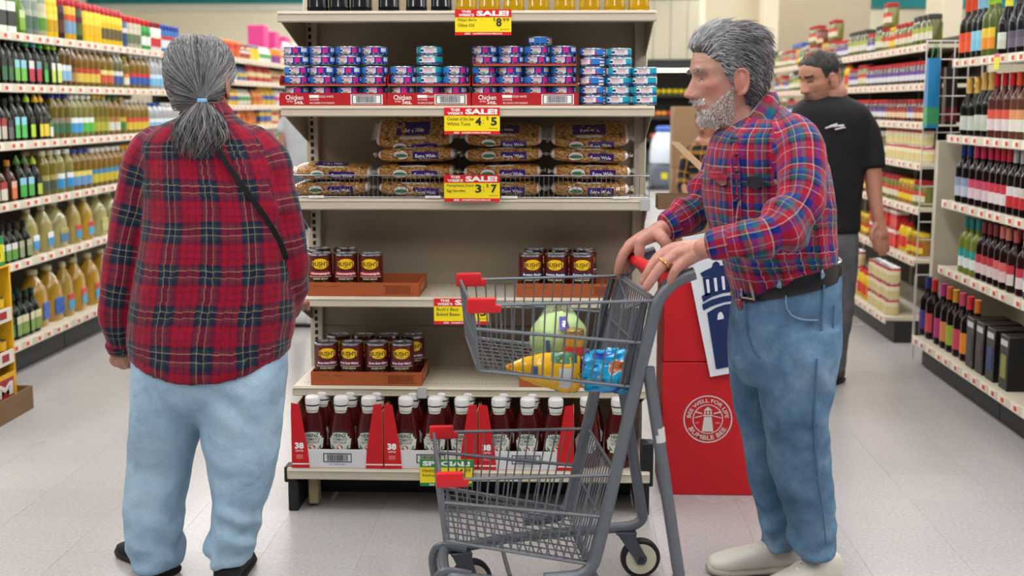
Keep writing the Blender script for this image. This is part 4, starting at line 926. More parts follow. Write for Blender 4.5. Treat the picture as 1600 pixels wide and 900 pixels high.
def head_lofts(Mx, nth=72):
    zs = sorted(set(list(np.linspace(-.20, -.125, 6))+list(np.linspace(-.122, .05, 70))+list(np.linspace(.053, .114, 22))))
    L = [Loft([[Mx @ head_pt(2*PI*i/nth, z) for i in range(nth)] for z in zs])]
    for s_ in (1, -1):
        ear = []; ex, ey, ez = -.006, .072, -.014
        for k in range(9):
            a = k/8; z = ez-.032+.064*a; w_ = .0165*math.sin(PI*min(1, .12+.8*a))**.6*(1.1 if a > .5 else .8)
            out = .006+.016*math.sin(PI*(.15+.75*a))
            rr = []
            for i in range(12):
                t = 2*PI*i/12; rr.append(Mx @ Vector((ex+w_*math.cos(t)-.006*(a-.5), s_*(ey+out*.55+.006*math.sin(t)+(-.004 if math.cos(t) > .2 else .004)), z)))
            ear.append(rr)
        L.append(Loft(ear))
        rim = [(.012, -.020), (.013, .012), (.006, .028), (-.007, .031), (-.018, .022), (-.020, .004), (-.015, -.014), (-.006, -.027), (.004, -.031)]
        L.append(limb3([Mx @ Vector((ex+x, s_*(ey+.013+(.006 if x < 0 else -.002)), ez+z)) for x, z in rim], [.003, .0038, .004, .004, .004, .004, .0042, .0055, .005], 8, 3))
    return L
def strands(roots, seg, wid, tint, mat_, name, parent, origin):
    """roots: list of polylines; flat tapering ribbons"""
    V = []; Fc = []; T = []
    for path in roots:
        c = tint(path) if tint.__code__.co_argcount else tint(); n = len(path); o = len(V); side = None
        for i, p in enumerate(path):
            t = (path[min(i+1, n-1)]-path[max(i-1, 0)]); 
            if side is None: side = t.cross(Vector((random.gauss(0, 1), random.gauss(0, 1), random.gauss(0, 1)))).normalized()
            w_ = wid*(1-.75*(i/(n-1))**2); V += [p-side*w_-origin, p+side*w_-origin]; T += [c, c]
            if i: Fc.append((o+2*i-2, o+2*i-1, o+2*i+1, o+2*i))
    me = bpy.data.meshes.new(name); me.from_pydata([tuple(v) for v in V], [], Fc); at = me.color_attributes.new('tint', 'FLOAT_COLOR', 'POINT')
    a = np.ones((len(V), 4), dtype=np.float32); a[:, :3] = np.array(T); at.data.foreach_set('color', a.ravel()); me.materials.append(mat_); me.polygons.foreach_set('use_smooth', [True]*len(Fc))
    o = obj(name, me, parent); o['kind'] = 'stuff'; return o
def shell(Mx, mask, thick, name, parent, origin, mat_, tint, th_n=64, z_n=48, zr=(-.12, .114), lump=.0):
    """hair mass: the head's own surface pushed out where the mask says hair grows"""
    V = []; Fc = []; T = []; zs = np.linspace(zr[0], zr[1], z_n); keep = {}
    for j, z in enumerate(zs):
        for i in range(th_n):
            th = 2*PI*i/th_n-PI; m = mask(th, z); nz = noise.fractal((math.cos(th)*3, math.sin(th)*3, z*26), .8, 2.1, 4)
            V.append(Mx @ head_pt(th, z, -.004+(thick(th, z)+lump*nz)*max(0, min(1, m)), None)-origin); keep[(j, i)] = m; T.append(tint())
    for j in range(z_n-1):
        for i in range(th_n):
            k = (i+1) % th_n
            if max(keep[(j, i)], keep[(j, k)], keep[(j+1, i)], keep[(j+1, k)]) > .0: Fc.append((j*th_n+i, j*th_n+k, (j+1)*th_n+k, (j+1)*th_n+i))
    top = len(V); V.append(Mx @ Vector((-.012, 0, .114+thick(0, .114)*.9))-origin); T.append(tint())
    for i in range(th_n): Fc.append(((z_n-1)*th_n+i, (z_n-1)*th_n+(i+1) % th_n, top))
    me = bpy.data.meshes.new(name); me.from_pydata([tuple(v) for v in V], [], Fc); at = me.color_attributes.new('tint', 'FLOAT_COLOR', 'POINT'); a = np.ones((len(V), 4), dtype=np.float32); a[:, :3] = np.array(T); at.data.foreach_set('color', a.ravel())
    me.materials.append(mat_); me.polygons.foreach_set('use_smooth', [True]*len(Fc)); return obj(name, me, parent)
def grey(lo, hi, tint=(1, 1, 1.02)):
    v = lo+(hi-lo)*random.random()**1.3; return (v*tint[0], v*tint[1], v*tint[2])
def head_matrix(px, py, Y, yaw, pitch, roll, k):
    """yaw: direction the face looks (radians from +X), pitch > 0 looks down"""
    return Matrix.Translation(onY(px, py, Y)) @ Matrix.Rotation(yaw, 4, 'Z') @ Matrix.Rotation(pitch, 4, 'Y') @ Matrix.Rotation(roll, 4, 'X') @ Matrix.Scale(k, 4)
def shoe(ankle, heading, L, wd, hgt, um, sm, parent, origin, name='shoe', lace=None):
    f = Vector((math.cos(heading), math.sin(heading), 0)); s_ = Vector((-f.y, f.x, 0)); a = Vector((ankle[0], ankle[1], 0))
    def ring(x, hw, z0, z1, e=.75, n=20):
        return [a+f*x+s_*(math.copysign(abs(math.cos(t))**e, math.cos(t))*hw)+Vector((0, 0, z0+(z1-z0)*(.5+.5*math.copysign(abs(math.sin(t))**e, math.sin(t)))))-Vector(origin) for t in [2*PI*i/n for i in range(n)]]
    u = MB().loft(resample([ring(-.075, wd*.30, .02, hgt*.55), ring(-.065, wd*.62, .012, hgt*.92), ring(-.02, wd*.74, .010, hgt), ring(.03, wd*.78, .010, hgt*.95), ring(.08, wd*.88, .010, hgt*.74), ring(L*.5-.0, wd*1.0, .010, hgt*.60), ring(L-.12, wd*.98, .010, hgt*.53), ring(L-.09, wd*.75, .012, hgt*.44), ring(L-.078, wd*.35, .016, hgt*.32)], 3), um)
    so = u.build(name, parent)
    MB().loft(resample([ring(-.08, wd*.35, 0, .022), ring(-.068, wd*.72, 0, .026), ring(-.02, wd*.84, 0, .026), ring(.06, wd*.90, 0, .022), ring(L*.5, wd*1.08, 0, .024), ring(L-.11, wd*1.05, 0, .026), ring(L-.085, wd*.8, .002, .026), ring(L-.072, wd*.4, .006, .026)], 3), sm).build('sole', so)
    if lace:
        for k in range(4):
            x = .035+k*.022; z = hgt*(.97-.13*k)
            MB().tube([a+f*x+s_*(-wd*.45)+Vector((0, 0, z-.010))-Vector(origin), a+f*(x+.008)+Vector((0, 0, z+.004))-Vector(origin), a+f*x+s_*(wd*.45)+Vector((0, 0, z-.010))-Vector(origin)], .0028, 6, lace).build('lace', so)
    return so
# ================================================================== the woman seen from behind
YW = 3.45; OW = Vector((onY(325, 700, YW).x, YW, 0))
wo = thing('person', 'person in dark red plaid shirt and light jeans seen from behind, grey ponytail', 'person', OW)
PLW = plaid_mat([(0, '#b00e34'), (.13, '#7a103c'), (.16, '#b00e34'), (.32, '#7a103c'), (.35, '#b00e34'), (.47, '#1b2748'), (.55, '#2a4448'), (.61, '#a8a286'), (.64, '#14203e'), (.77, '#a08a80'), (.80, '#2a4448'), (.87, '#1b2748'), (.95, '#5a1038')], .112, seed=1, gain=.60)
tor = rows([(166, 300, 350, .052), (180, 286, 362, .066), (192, 262, 382, .085), (204, 240, 404, .098), (222, 222, 424, .115), (255, 219, 442, .13), (300, 226, 452, .145), (360, 226, 459, .158), (420, 219, 461, .168), (475, 211, 459, .176), (515, 207, 455, .18), (533, 207, 452, .182, None, 14), (547, 209, 449, .184, None, 33), (550, 212, 446, .18, None, 32), (556, 240, 418, .14, None, 24), (573, 280, 378, .07, None, 7)], YW)
slL = limb([(245, 226, 3.45, 30), (228, 252, 3.44, 35), (212, 305, 3.44, 32), (196, 380, 3.43, 29), (184, 450, 3.42, 27.5), (181, 492, 3.43, 27), (185, 528, 3.45, 23), (189, 546, 3.46, 19)], ends=(1, .2))
slR = limb([(398, 222, 3.45, 28), (418, 250, 3.45, 35), (434, 305, 3.44, 34), (446, 370, 3.44, 32), (453, 425, 3.46, 30), (453, 462, 3.51, 26), (450, 480, 3.58, 21)], ends=(1, .2))
me = fuse([tor, slL, slR], .0075, 3)
def wr(p, n):
    d = noise.fractal((p.x*7, p.y*7, p.z*3.2), .9, 2.1, 4)*.008
    d += .0045*math.sin(p.z*34+6*noise.noise((p.x*6, p.y*6, p.z*5)))*max(0, 1-abs((p.x-OW.x)/.26))*.35
    if abs(p.x-OW.x) > .22: d += .007*noise.noise((p.x*8, p.y*8, p.z*17))
    return d
displace(me, wr); cloth_uv(me, [tor, slL, slR], [(.01, .03), (.03, .02), (.05, .05)]); finish(me, PLW, 'shirt', wo, OW)
# collar
col = rows([(160, 297, 350, .058), (166, 290, 357, .066), (178, 282, 366, .076), (181, 284, 364, .070)], YW, 30)
me = fuse([col], .005, 2); cloth_uv(me, [col], [(.02, .0)]); finish(me, PLW, 'collar', wo, OW)
for (lp, nm) in ((slL, 'cuff'),):
    c = [sum(r, Vector())/lp.n for r in lp.r]
    q = limb([(186, 535, 3.452, 23), (188, 543, 3.458, 21.5), (189, 551, 3.46, 19.5)], 18, 3, (.3, .2)); me = fuse([q], .005, 1); cloth_uv(me, [q], [(.05, .02)]); finish(me, PLW, 'cuff', wo, OW)
# strap over the back
def on_back(px, py):
    o = _C; d = ray(px, py).normalized(); h = tor.bvh().ray_cast(o, d); return (h[0] if h[0] else onY(px, py, YW-.14))-d*.008
sp_ = smooth_path([on_back(x, y) for x, y in ((322, 205), (335, 225), (352, 252), (370, 278), (392, 308), (412, 335), (428, 360), (440, 384), (448, 405))], 3)
g = MB(); rings = []
for i, p in enumerate(sp_):
    t = (sp_[min(i+1, len(sp_)-1)]-sp_[max(i-1, 0)]).normalized(); nn = Vector((0, -1, 0)); s_ = t.cross(nn).normalized(); rings.append([p+s_*.0075-OW, p+s_*.0075+nn*.003-OW, p-s_*.0075+nn*.003-OW, p-s_*.0075-OW])
g.loft(rings, M('#0b0b0f', .8)).build('bag_strap', wo)
# jeans
DNW = denim_mat('#809db8', '#98b5cd', '#adc6d9', 1)
pel = rows([(490, 222, 446, .145), (530, 213, 448, .16), (575, 210, 447, .17), (620, 214, 441, .15), (650, 250, 400, .09)], YW, 30)
lgL = rows([(540, 216, 325, .12, 3.455), (575, 212, 328, .15, 3.455), (620, 211, 322, .155, 3.46), (650, 210, 317, .145, 3.465), (680, 208, 310, .13, 3.475), (715, 204, 301, .11, 3.49), (745, 201, 296, .105, 3.49), (790, 196, 286, .098, 3.49), (830, 198, 285, .094, 3.49), (855, 203, 286, .09, 3.49), (872, 209, 284, .086, 3.49), (882, 213, 281, .08, 3.49), (884, 225, 268, .05, 3.49)], YW, 28)
lgR = rows([(540, 320, 444, .12, 3.445), (575, 316, 446, .15, 3.445), (620, 314, 443, .155, 3.44), (650, 314, 440, .145, 3.435), (680, 315, 436, .13, 3.425), (715, 323, 432, .112, 3.41), (745, 330, 426, .105, 3.41), (790, 335, 415, .095, 3.40), (830, 330, 404, .09, 3.40), (852, 323, 397, .086, 3.40), (866, 323, 393, .084, 3.40), (874, 327, 390, .08, 3.40), (876, 340, 376, .05, 3.40)], YW, 28)
me = fuse([pel, lgL, lgR], .0075, 12)
def jw(p, n):
    z = p.z; d = noise.fractal((p.x*7, p.y*7, z*7), .9, 2.1, 4)*.006
    low = max(0, min(1, (.30-z)/.25)); d += low*.013*math.sin(z*70+5*noise.noise((p.x*9, p.y*9, z*4)))*noise.noise((p.x*7+3, p.y*7, z*3))*2
    kn = math.exp(-((z-.62)/.16)**2); d += kn*.010*math.sin((z*.8+(p.x-OW.x)*.6)*60+4*noise.noise((p.x*5, p.y*5, z*5)))*max(0, noise.noise((p.x*6+1, p.y*6, z*4+2)))*1.5
    return d
displace(me, jw); finish(me, DNW, 'jeans', wo, OW)
# body: head, neck, arms and hands
MxW = head_matrix(314, 128, 3.47, PI/2-.22, .02, 0, .98); SKW = skin_mat('x', 1)
L = [head_lofts(MxW)[i] for i in range(5)]
L += [limb3([onY(320, 160, 3.46), onY(322, 200, 3.45), onY(322, 330, 3.45)], [.05, .06, .09]), limb([(322, 215, 3.45, 20), (235, 250, 3.45, 22), (196, 380, 3.43, 18), (183, 480, 3.43, 16), (188, 545, 3.46, 13), (190, 556, 3.462, 13)]), limb([(322, 215, 3.45, 20), (412, 250, 3.45, 22), (446, 370, 3.44, 18), (452, 450, 3.5, 16), (452, 476, 3.62, 14)])]
def hand_chain(spec, r0=9): return limb(spec, 12, 3)
L += [limb([(189, 550, 3.462, 13.5), (188, 556, 3.465, 14.5), (187, 562, 3.47, 11)]), hand_chain([(178, 556, 3.455, 5.2), (175, 563, 3.455, 4.9), (180, 569, 3.46, 4.4), (186, 571, 3.465, 3.8)]), hand_chain([(186, 558, 3.45, 5.2), (184, 566, 3.448, 4.9), (190, 573, 3.452, 4.4), (197, 574, 3.46, 3.8)]), hand_chain([(194, 558, 3.45, 5.2), (194, 566, 3.448, 4.9), (200, 572, 3.452, 4.4), (206, 572, 3.46, 3.8)]), hand_chain([(201, 556, 3.455, 5), (203, 563, 3.453, 4.6), (207, 568, 3.458, 4.1), (211, 567, 3.463, 3.5)]), hand_chain([(198, 550, 3.475, 7), (206, 556, 3.48, 6.5), (209, 563, 3.48, 5.5)])]
hR = [onY(452, 476, 3.62)+Vector((0, .05*k, -.004*k)) for k in range(3)]; L += [limb3(hR, [.022, .026, .02])]
for k in range(4): L += [limb3([hR[2]+Vector((-.024+.016*k, 0, 0)), hR[2]+Vector((-.026+.017*k, .035, -.006)), hR[2]+Vector((-.024+.016*k, .055, -.03))], [.009, .008, .007], 10, 3)]
L += [limb3([hR[1]+Vector((-.02, 0, 0)), hR[1]+Vector((-.045, .03, -.005)), hR[1]+Vector((-.048, .055, -.012))], [.011, .009, .008], 10, 3)]
me = fuse(L, .0028, 2); sk = lin('#b07f6c'); set_tint(me, lambda p: sk); finish(me, SKW, 'body', wo, OW)
# hair drawn back into a low ponytail
HMW = hair_mat(1, .5); tie = onY(316, 158, 3.362)
def wt(): 
    v = max(.05, random.gauss(.24, .09)); return (v, v, v*1.04)
inv = MxW.inverted(); tl = inv @ tie
def wmask(th, z):
    a = abs(th); lim = .05 if a < .95 else .0 if a < 1.25 else -.03 if a < 1.7 else -.03-.055*min(1, (a-1.7)/.6)
    return 1 if z > lim else 0
def wthick(th, z): return .014+.004*math.cos(th)
shell(MxW, wmask, wthick, 'hair', wo, OW, HMW, lambda: grey(.09, .2), lump=.002)
paths = []
def surf(p_loc, off):
    th = math.atan2(p_loc.y, p_loc.x); z = max(-.11, min(.113, p_loc.z)); q = head_pt(th, z, off, None)
    return q
for k in range(8500):
    th = random.uniform(-PI, PI); z = random.uniform(-.085, .1135) if random.random() < .8 else random.uniform(.09, .1138)
    if not wmask(th, z): continue
    a = head_pt(th, z, 0, None); off = .013+random.random()*.0065; pth = []
    for s_ in range(7):
        t = s_/6; q = a.lerp(tl, t); dirn = Vector((q.x+.008, q.y, q.z*.9)); 
        if t < .97:
            # push straight path out to the scalp
            base = head_pt(math.atan2(q.y, q.x+.004), max(-.09, min(.1135, q.z)), off, None); w_ = 1-t**6
            rq = math.hypot(q.x, q.y); rb = math.hypot(base.x, base.y); q = q.lerp(base if base.length > q.length else q, w_)
            if q.z > .05 and a.z > .05:
                n2 = q.normalized()
        pth.append(MxW @ q)
    paths.append(pth)
# flyaway crown hairs following meridians over the top
for k in range(1500):
    az = random.uniform(0, 2*PI); pth = []; st = random.uniform(.35, 1.5)
    for s_ in range(6):
        al = st-(.5)*s_/5
        v = Vector((math.cos(az)*math.sin(al), math.sin(az)*math.sin(al), math.cos(al)))
        pth.append(MxW @ Vector((v.x*.112-.010, v.y*.092, v.z*.130*(1) if v.z > 0 else v.z*.1)))
    paths.append(pth)
strands(paths, 6, .0008, wt, HMW, 'hair_strands', wo, OW)
tail = []
for k in range(1500):
    a = random.uniform(0, 2*PI); r = random.random()**.6; ph = random.uniform(0, 6); L_ = random.uniform(.6, 1.06); p = []
    for s_ in range(10):
        t = s_/9*L_; spread = .009+.056*math.sin(PI*min(1, t*.86))**.8; zz = -.150*t
        p.append(tie+Vector((math.cos(a)*r*spread*1.15+.014*math.sin(t*9+ph)*t-.006*t, math.sin(a)*r*spread*.75-.035*t*(1-.4*t)-.004+.005*math.cos(t*8+ph)*t, zz+.012*(1-r)*math.sin(t*3))))
    tail.append(p)
strands(tail, 10, .0013, lambda: grey(.05, .33, (1, .99, 1.0)), HMW, 'ponytail', wo, OW)
g = MB().loft(resample([ell_ring(tie+Vector((0, -.012*t-.03*t*t, -.150*t+.0))-OW, .006+.036*math.sin(min(1, t*1.35)*PI), .006+.022*math.sin(min(1, t*1.35)*PI), 20) for t in (0, .1, .2, .35, .5, .62, .7, .735)], 2), M('#3b393c', .8)); g.build('ponytail_core', wo)
MB().loft([[Vector(p)-OW for p in ell_ring(tie+Vector((0, -.002, dz)), rr, rr, 20)] for dz, rr in ((.007, .010), (.005, .013), (0, .014), (-.005, .013), (-.007, .010))], M('#7fb3dd', .6)).build('hair_tie', wo)
SUE = M('#141416', .8); 
pL = onY(246, 880, 3.50); pR = onY(357, 885, 3.40)
shoe((pL.x, 3.515), PI*.76, .285, .050, .085, SUE, M('#0c0c0d', .7), wo, OW); shoe((pR.x, 3.405), PI*.53, .28, .052, .085, SUE, M('#0c0c0d', .7), wo, OW)
# ================================================================== the man at the cart
YM = 3.37; OM = Vector((onY(1225, 700, YM).x, YM, 0))
mn = thing('person', 'bearded person in bright plaid shirt and jeans pushing the shopping cart', 'person', OM)
PLM = plaid_mat([(0, '#b8123a'), (.13, '#1b2a96'), (.22, '#141a66'), (.30, '#d0c8b8'), (.325, '#b8123a'), (.42, '#9c1236'), (.455, '#156a70'), (.54, '#1f3a98'), (.63, '#c8aa48'), (.65, '#145f66'), (.73, '#50103a'), (.80, '#c0143e'), (.91, '#bcaeb4'), (.93, '#b8123a')], .112, seed=2, gain=.68)
torM = rows([(150, 1184, 1210, .05, 3.38), (164, 1174, 1222, .075, 3.38), (180, 1160, 1242, .12, 3.38), (195, 1140, 1263, .165), (207, 1121, 1273, .185), (221, 1111, 1281, .195), (255, 1103, 1291, .20), (300, 1100, 1299, .195), (345, 1104, 1304, .185), (385, 1116, 1307, .178), (415, 1132, 1309, .172, None, 0, 6), (440, 1144, 1309, .166, None, 0, 14), (470, 1150, 1308, .155, None, 0, 18)], YM, 40)
sN = limb([(1236, 205, 3.25, 30), (1250, 235, 3.18, 38), (1254, 285, 3.13, 39), (1242, 330, 3.08, 38), (1216, 358, 3.04, 37), (1180, 370, 3.02, 33), (1148, 377, 3.03, 28), (1122, 381, 3.035, 23)], 20, ends=(1, .2))
sF = limb([(1165, 205, 3.51, 28), (1140, 240, 3.56, 34), (1118, 285, 3.57, 33), (1098, 318, 3.54, 31), (1072, 338, 3.50, 27), (1046, 352, 3.475, 22)], 20, ends=(1, .2))
me = fuse([torM, sN, sF], .0065, 3)
ea, eb = onY(1216, 358, 3.04), onY(1098, 318, 3.54)
def wm(p, n):
    d = noise.fractal((p.x*8, p.y*8, p.z*5), .9, 2.1, 4)*.0085
    for c in (ea, eb):
        q = (p-c).length; d += .015*math.exp(-(q/.11)**2)*math.sin(55*((p-c).dot(Vector((.7, .1, .7))))+3*noise.noise(p*9))
    w_ = math.exp(-((p.z-.98)/.07)**2); d += w_*.008*noise.noise((p.x*22, p.y*22, p.z*7))
    return d
displace(me, wm); cloth_uv(me, [torM, sN, sF], [(.02, .01), (.0, .03), (.04, .02)]); finish(me, PLM, 'shirt', mn, OM)
def on_torso(px, py, k=.006, L=torM):
    d = ray(px, py).normalized(); h = L.bvh().ray_cast(_C, d); return (h[0] if h[0] else onY(px, py, YM-.17))-d*k
def panel(pts_px, m, name, k=.010, nsub=1, thick=.004, parent=mn, L=torM):
    pts = [on_torso(x, y, k, L) for x, y in pts_px]; n = len(pts); c = sum(pts, Vector())/n; back = [p+Vector((0, thick*2, 0)) for p in pts]
    g = MB(); g.add([c-OM]+[p-OM for p in pts]+[p-OM for p in back], [(0, 1+i, 1+(i+1) % n) for i in range(n)]+[(1+i, 1+n+i, 1+n+(i+1) % n, 1+(i+1) % n) for i in range(n)], m)
    me = g.mesh(name, 0); uvl = me.uv_layers.new(name='cloth')
    for p in me.polygons:
        for li in p.loop_indices: v = me.vertices[me.loops[li].vertex_index].co; uvl.data[li].uv = (v.x*1.1+v.y*.5+.3, v.z+.03)
    return obj(name, me, parent)
# collar: two leaves, open at the throat
for inn, out in (([(1208, 146, 3.385), (1196, 148, 3.340), (1180, 166, 3.305), (1164, 190, 3.292), (1148, 212, 3.275)], [(1216, 152, 3.385), (1217, 160, 3.305), (1208, 184, 3.255), (1192, 212, 3.235), (1170, 240, 3.230)]),
                 ([(1208, 146, 3.385), (1192, 148, 3.430), (1170, 168, 3.455), (1150, 190, 3.440), (1140, 210, 3.400)], [(1216, 152, 3.385), (1204, 160, 3.490), (1175, 190, 3.510), (1145, 214, 3.470), (1121, 234, 3.370)])):
    A = smooth_path([onY(*q) for q in inn], 4); B = smooth_path([onY(*q) for q in out], 4); rings = [[p-OM, p+Vector((0, 0, .005))-OM, (p+q)/2+Vector((.002, -.006 if q.y < 3.37 else .006, .010))-OM, q+Vector((0, 0, .004))-OM, q-OM] for p, q in zip(A, B)]
    g = MB().loft(rings); me = g.mesh('collar', 60); uvl = me.uv_layers.new(name='cloth')
    for pl_ in me.polygons:
        for li in pl_.loop_indices: j, i = divmod(me.loops[li].vertex_index, 5); uvl.data[li].uv = (j*.0075, i*.014+.02)
    me.materials.clear(); me.materials.append(PLM); obj('collar', me, mn)
# placket, pocket flap and buttons
panel([(1141, 214), (1153, 214), (1156, 260), (1158, 310), (1159, 352), (1147, 352), (1145, 310), (1143, 260)], PLM, 'placket', .007)
panel([(1118, 262), (1136, 275), (1135, 288), (1127, 290), (1110, 278), (1107, 270)], PLM, 'pocket_flap', .009)
panel([(1168, 276), (1192, 276), (1193, 290), (1180, 297), (1168, 290)], M('#23212a', .6), 'pocket_case', .014)
for x, y in ((1150, 242), (1151, 268), (1153, 312), (1154, 342)):
    c = on_torso(x, y, .013)-OM; MB().sphere(c, (.0055, .0035, .0055), 10, 6, M('#2a2030', .3)).build('button', mn)
# white undershirt in the throat
q = limb3([onY(1146, 220, 3.27), onY(1157, 208, 3.275), onY(1170, 198, 3.285)], [.012, .014, .013], 12, 3); g = MB(); g.loft([[p-OM for p in r] for r in q.r], M('#d6d2cb', .8)); g.build('undershirt', mn)
# cuffs rolled back
for spec in ([(1138, 378, 3.03, 27), (1122, 381, 3.035, 26), (1108, 384, 3.04, 23.5)], [(1060, 345, 3.488, 25), (1048, 351, 3.477, 24.5), (1040, 355, 3.47, 22)]):
    q = limb(spec, 20, 3, (.3, .25)); me = fuse([q], .005, 1); cloth_uv(me, [q], [(.03, .06)]); finish(me, PLM, 'cuff', mn, OM)
# jeans
DNM = denim_mat('#3e5874', '#5d7e9d', '#8aa5bc', 2)
pelM = rows([(428, 1146, 1309, .160, None, 0, 20), (450, 1145, 1311, .168, None, 0, 17), (480, 1142, 1314, .172, None, 0, 8), (520, 1139, 1315, .172), (560, 1139, 1308, .155), (595, 1160, 1280, .11)], YM, 36)
lgF = rows([(510, 1141, 1245, .12, 3.455), (550, 1139, 1240, .13, 3.46), (600, 1141, 1231, .10, 3.50), (650, 1150, 1226, .084, 3.525), (690, 1158, 1230, .078, 3.54), (730, 1166, 1236, .074, 3.55), (780, 1178, 1240, .072, 3.56), (820, 1187, 1243, .072, 3.565), (843, 1191, 1243, .07, 3.565), (854, 1193, 1241, .068, 3.565), (856, 1202, 1232, .05, 3.565)], YM, 28)
lgN = rows([(505, 1186, 1313, .12, 3.30), (550, 1184, 1312, .135, 3.30), (600, 1186, 1301, .11, 3.295), (650, 1190, 1293, .095, 3.305), (680, 1193, 1296, .09, 3.32), (700, 1197, 1300, .088, 3.335), (740, 1206, 1301, .085, 3.36), (790, 1221, 1303, .082, 3.39), (825, 1230, 1305, .08, 3.41), (848, 1236, 1304, .08, 3.42), (863, 1241, 1302, .076, 3.42), (866, 1252, 1292, .05, 3.42)], YM, 28)
me = fuse([pelM, lgF, lgN], .0065, 8)
hipz = onY(1230, 600, 3.31).z; knz = onY(1250, 700, 3.37).z
def jm(p, n):
    z = p.z; d = noise.fractal((p.x*8, p.y*8, z*6), .9, 2.1, 4)*.007
    low = max(0, min(1, (.34-z)/.25)); d += low*.013*math.sin(z*75+5*noise.noise((p.x*9, p.y*9, z*4)))*noise.noise((p.x*8+3, p.y*8, z*3))*2
    d += math.exp(-((z-knz)/.09)**2)*.010*math.sin(z*80+4*noise.noise((p.x*6, p.y*6, z*6)))*max(0, .3+noise.noise((p.x*6+1, p.y*6, z*5)))
    d += math.exp(-((z-hipz)/.10)**2)*.011*math.sin((z*.7+(p.x-OM.x))*62)*max(0, .2+noise.noise((p.x*7, p.y*7, z*5+4)))
    return d
displace(me, jm); jo = finish(me, DNM, 'jeans', mn, OM)
# belt, loops, buckle, pocket seam, side seam
bl = [rows([(py, a, b, hd, None, 0, tl_)], YM, 48) if False else None for py, a, b, hd, tl_ in ()]
def belt_ring(py, g_, tl_): k = scale_px(YM); a, b = onY(1146, py, YM), onY(1309, py, YM); return ell_ring((a+b)/2, (b.x-a.x)/2+g_, .168+g_, 56, .85, tilt=tl_*k)
r1, r2 = belt_ring(421, .002, 20), belt_ring(446, .004, 19); r1i, r2i = belt_ring(421, -.006, 20), belt_ring(446, -.006, 19)
g = MB(); g.loft([[p-OM for p in r] for r in (r1i, r1, [(a+b)/2+(a-Vector((OM.x, YM, a.z))).normalized()*.002 for a, b in zip(r1, r2)], r2, r2i)], M('#15161b', .35, coat=.3), cap=False); bel = g.build('belt', mn)
def on_any(px, py, L, k): d = ray(px, py).normalized(); h = L.bvh().ray_cast(_C, d); return (h[0]-d*k if h[0] else onY(px, py, YM-.16))
bl_loft = Loft([r1, r2])
def strip(pxs, w_, m, name, L, k=.004, parent=mn, th=.003):
    P = smooth_path([on_any(x, y, L, k) for x, y in pxs], 4); g = MB(); rings = []
    for i, p in enumerate(P):
        t = (P[min(i+1, len(P)-1)]-P[max(i-1, 0)]).normalized(); nn = (p-Vector((OM.x, YM, p.z))).normalized(); s_ = t.cross(nn).normalized(); rings.append([p+s_*w_-OM, p+s_*w_+nn*th-OM, p-s_*w_+nn*th-OM, p-s_*w_-OM])
    g.loft(rings, m); return g.build(name, parent)
DST = M('#7d9cb5', .85, var=.2, scale=60); DSD = M('#4a6885', .85)
for x, y in ((1217, 440), (1285, 424), (1158, 453)): strip([(x-.6, y-10), (x, y), (x+.6, y+10)], .006, DST, 'belt_loop', bl_loft, .007)
strip([(1228, 462), (1229, 478), (1237, 492), (1255, 499), (1278, 500)], 0.0018, DST, 'pocket_seam', pelM, .007, jo); strip([(1287, 445), (1284, 500), (1281, 540)], .0025, DSD, 'side_seam', pelM, .008, jo)
strip([(1303, 478), (1301, 520), (1298, 545)], .002, DSD, 'back_pocket_seam', pelM, .008, jo); strip([(1164, 470), (1166, 510), (1176, 545), (1188, 560)], .0022, DSD, 'fly_seam', pelM, .008, jo)
strip([(1276, 560), (1272, 640), (1275, 720), (1284, 790), (1290, 850)], .0028, DSD, 'leg_seam', lgN, .010, jo)
bk = [on_any(x, y, bl_loft, .014)-OM for x, y in ((1154, 442), (1172, 444), (1178, 468), (1160, 465))]
MB().tube(bk, .0035, 8, M('#8b8478', .3, .9), loop=True).build('buckle', bel); MB().tube([(bk[1]+bk[0])/2, (bk[2]+bk[3])/2], .003, 8, M('#8b8478', .3, .9)).build('buckle_prong', bel)
# body
MxM = head_matrix(1137, 121, 3.35, PI+.16, .13, 0, 1.02); SKM = skin_mat('x', 2)
L = head_lofts(MxM)
nk = MxM @ Vector((-.03, 0, -.15)); base = onY(1180, 205, 3.38)
L += [limb3([MxM @ Vector((-.022, 0, -.06)), nk, base, onY(1195, 270, 3.37)], [.058, .062, .072, .085], 24)]
L += [limb3([MxM @ Vector((.035, 0, -.098)), MxM @ Vector((.0, 0, -.122)), onY(1166, 202, 3.35)], [.018, .030, .046], 16)]
L += [limb([(1190, 225, 3.37, 34), (1245, 232, 3.20, 28), (1252, 290, 3.13, 24), (1216, 358, 3.04, 22), (1160, 375, 3.03, 20), (1120, 384, 3.035, 17.5), (1100, 388, 3.045, 17)]), limb([(1190, 225, 3.37, 34), (1140, 240, 3.54, 26), (1098, 318, 3.54, 21), (1062, 346, 3.49, 18), (1040, 357, 3.465, 15.5), (1028, 363, 3.455, 16)])]
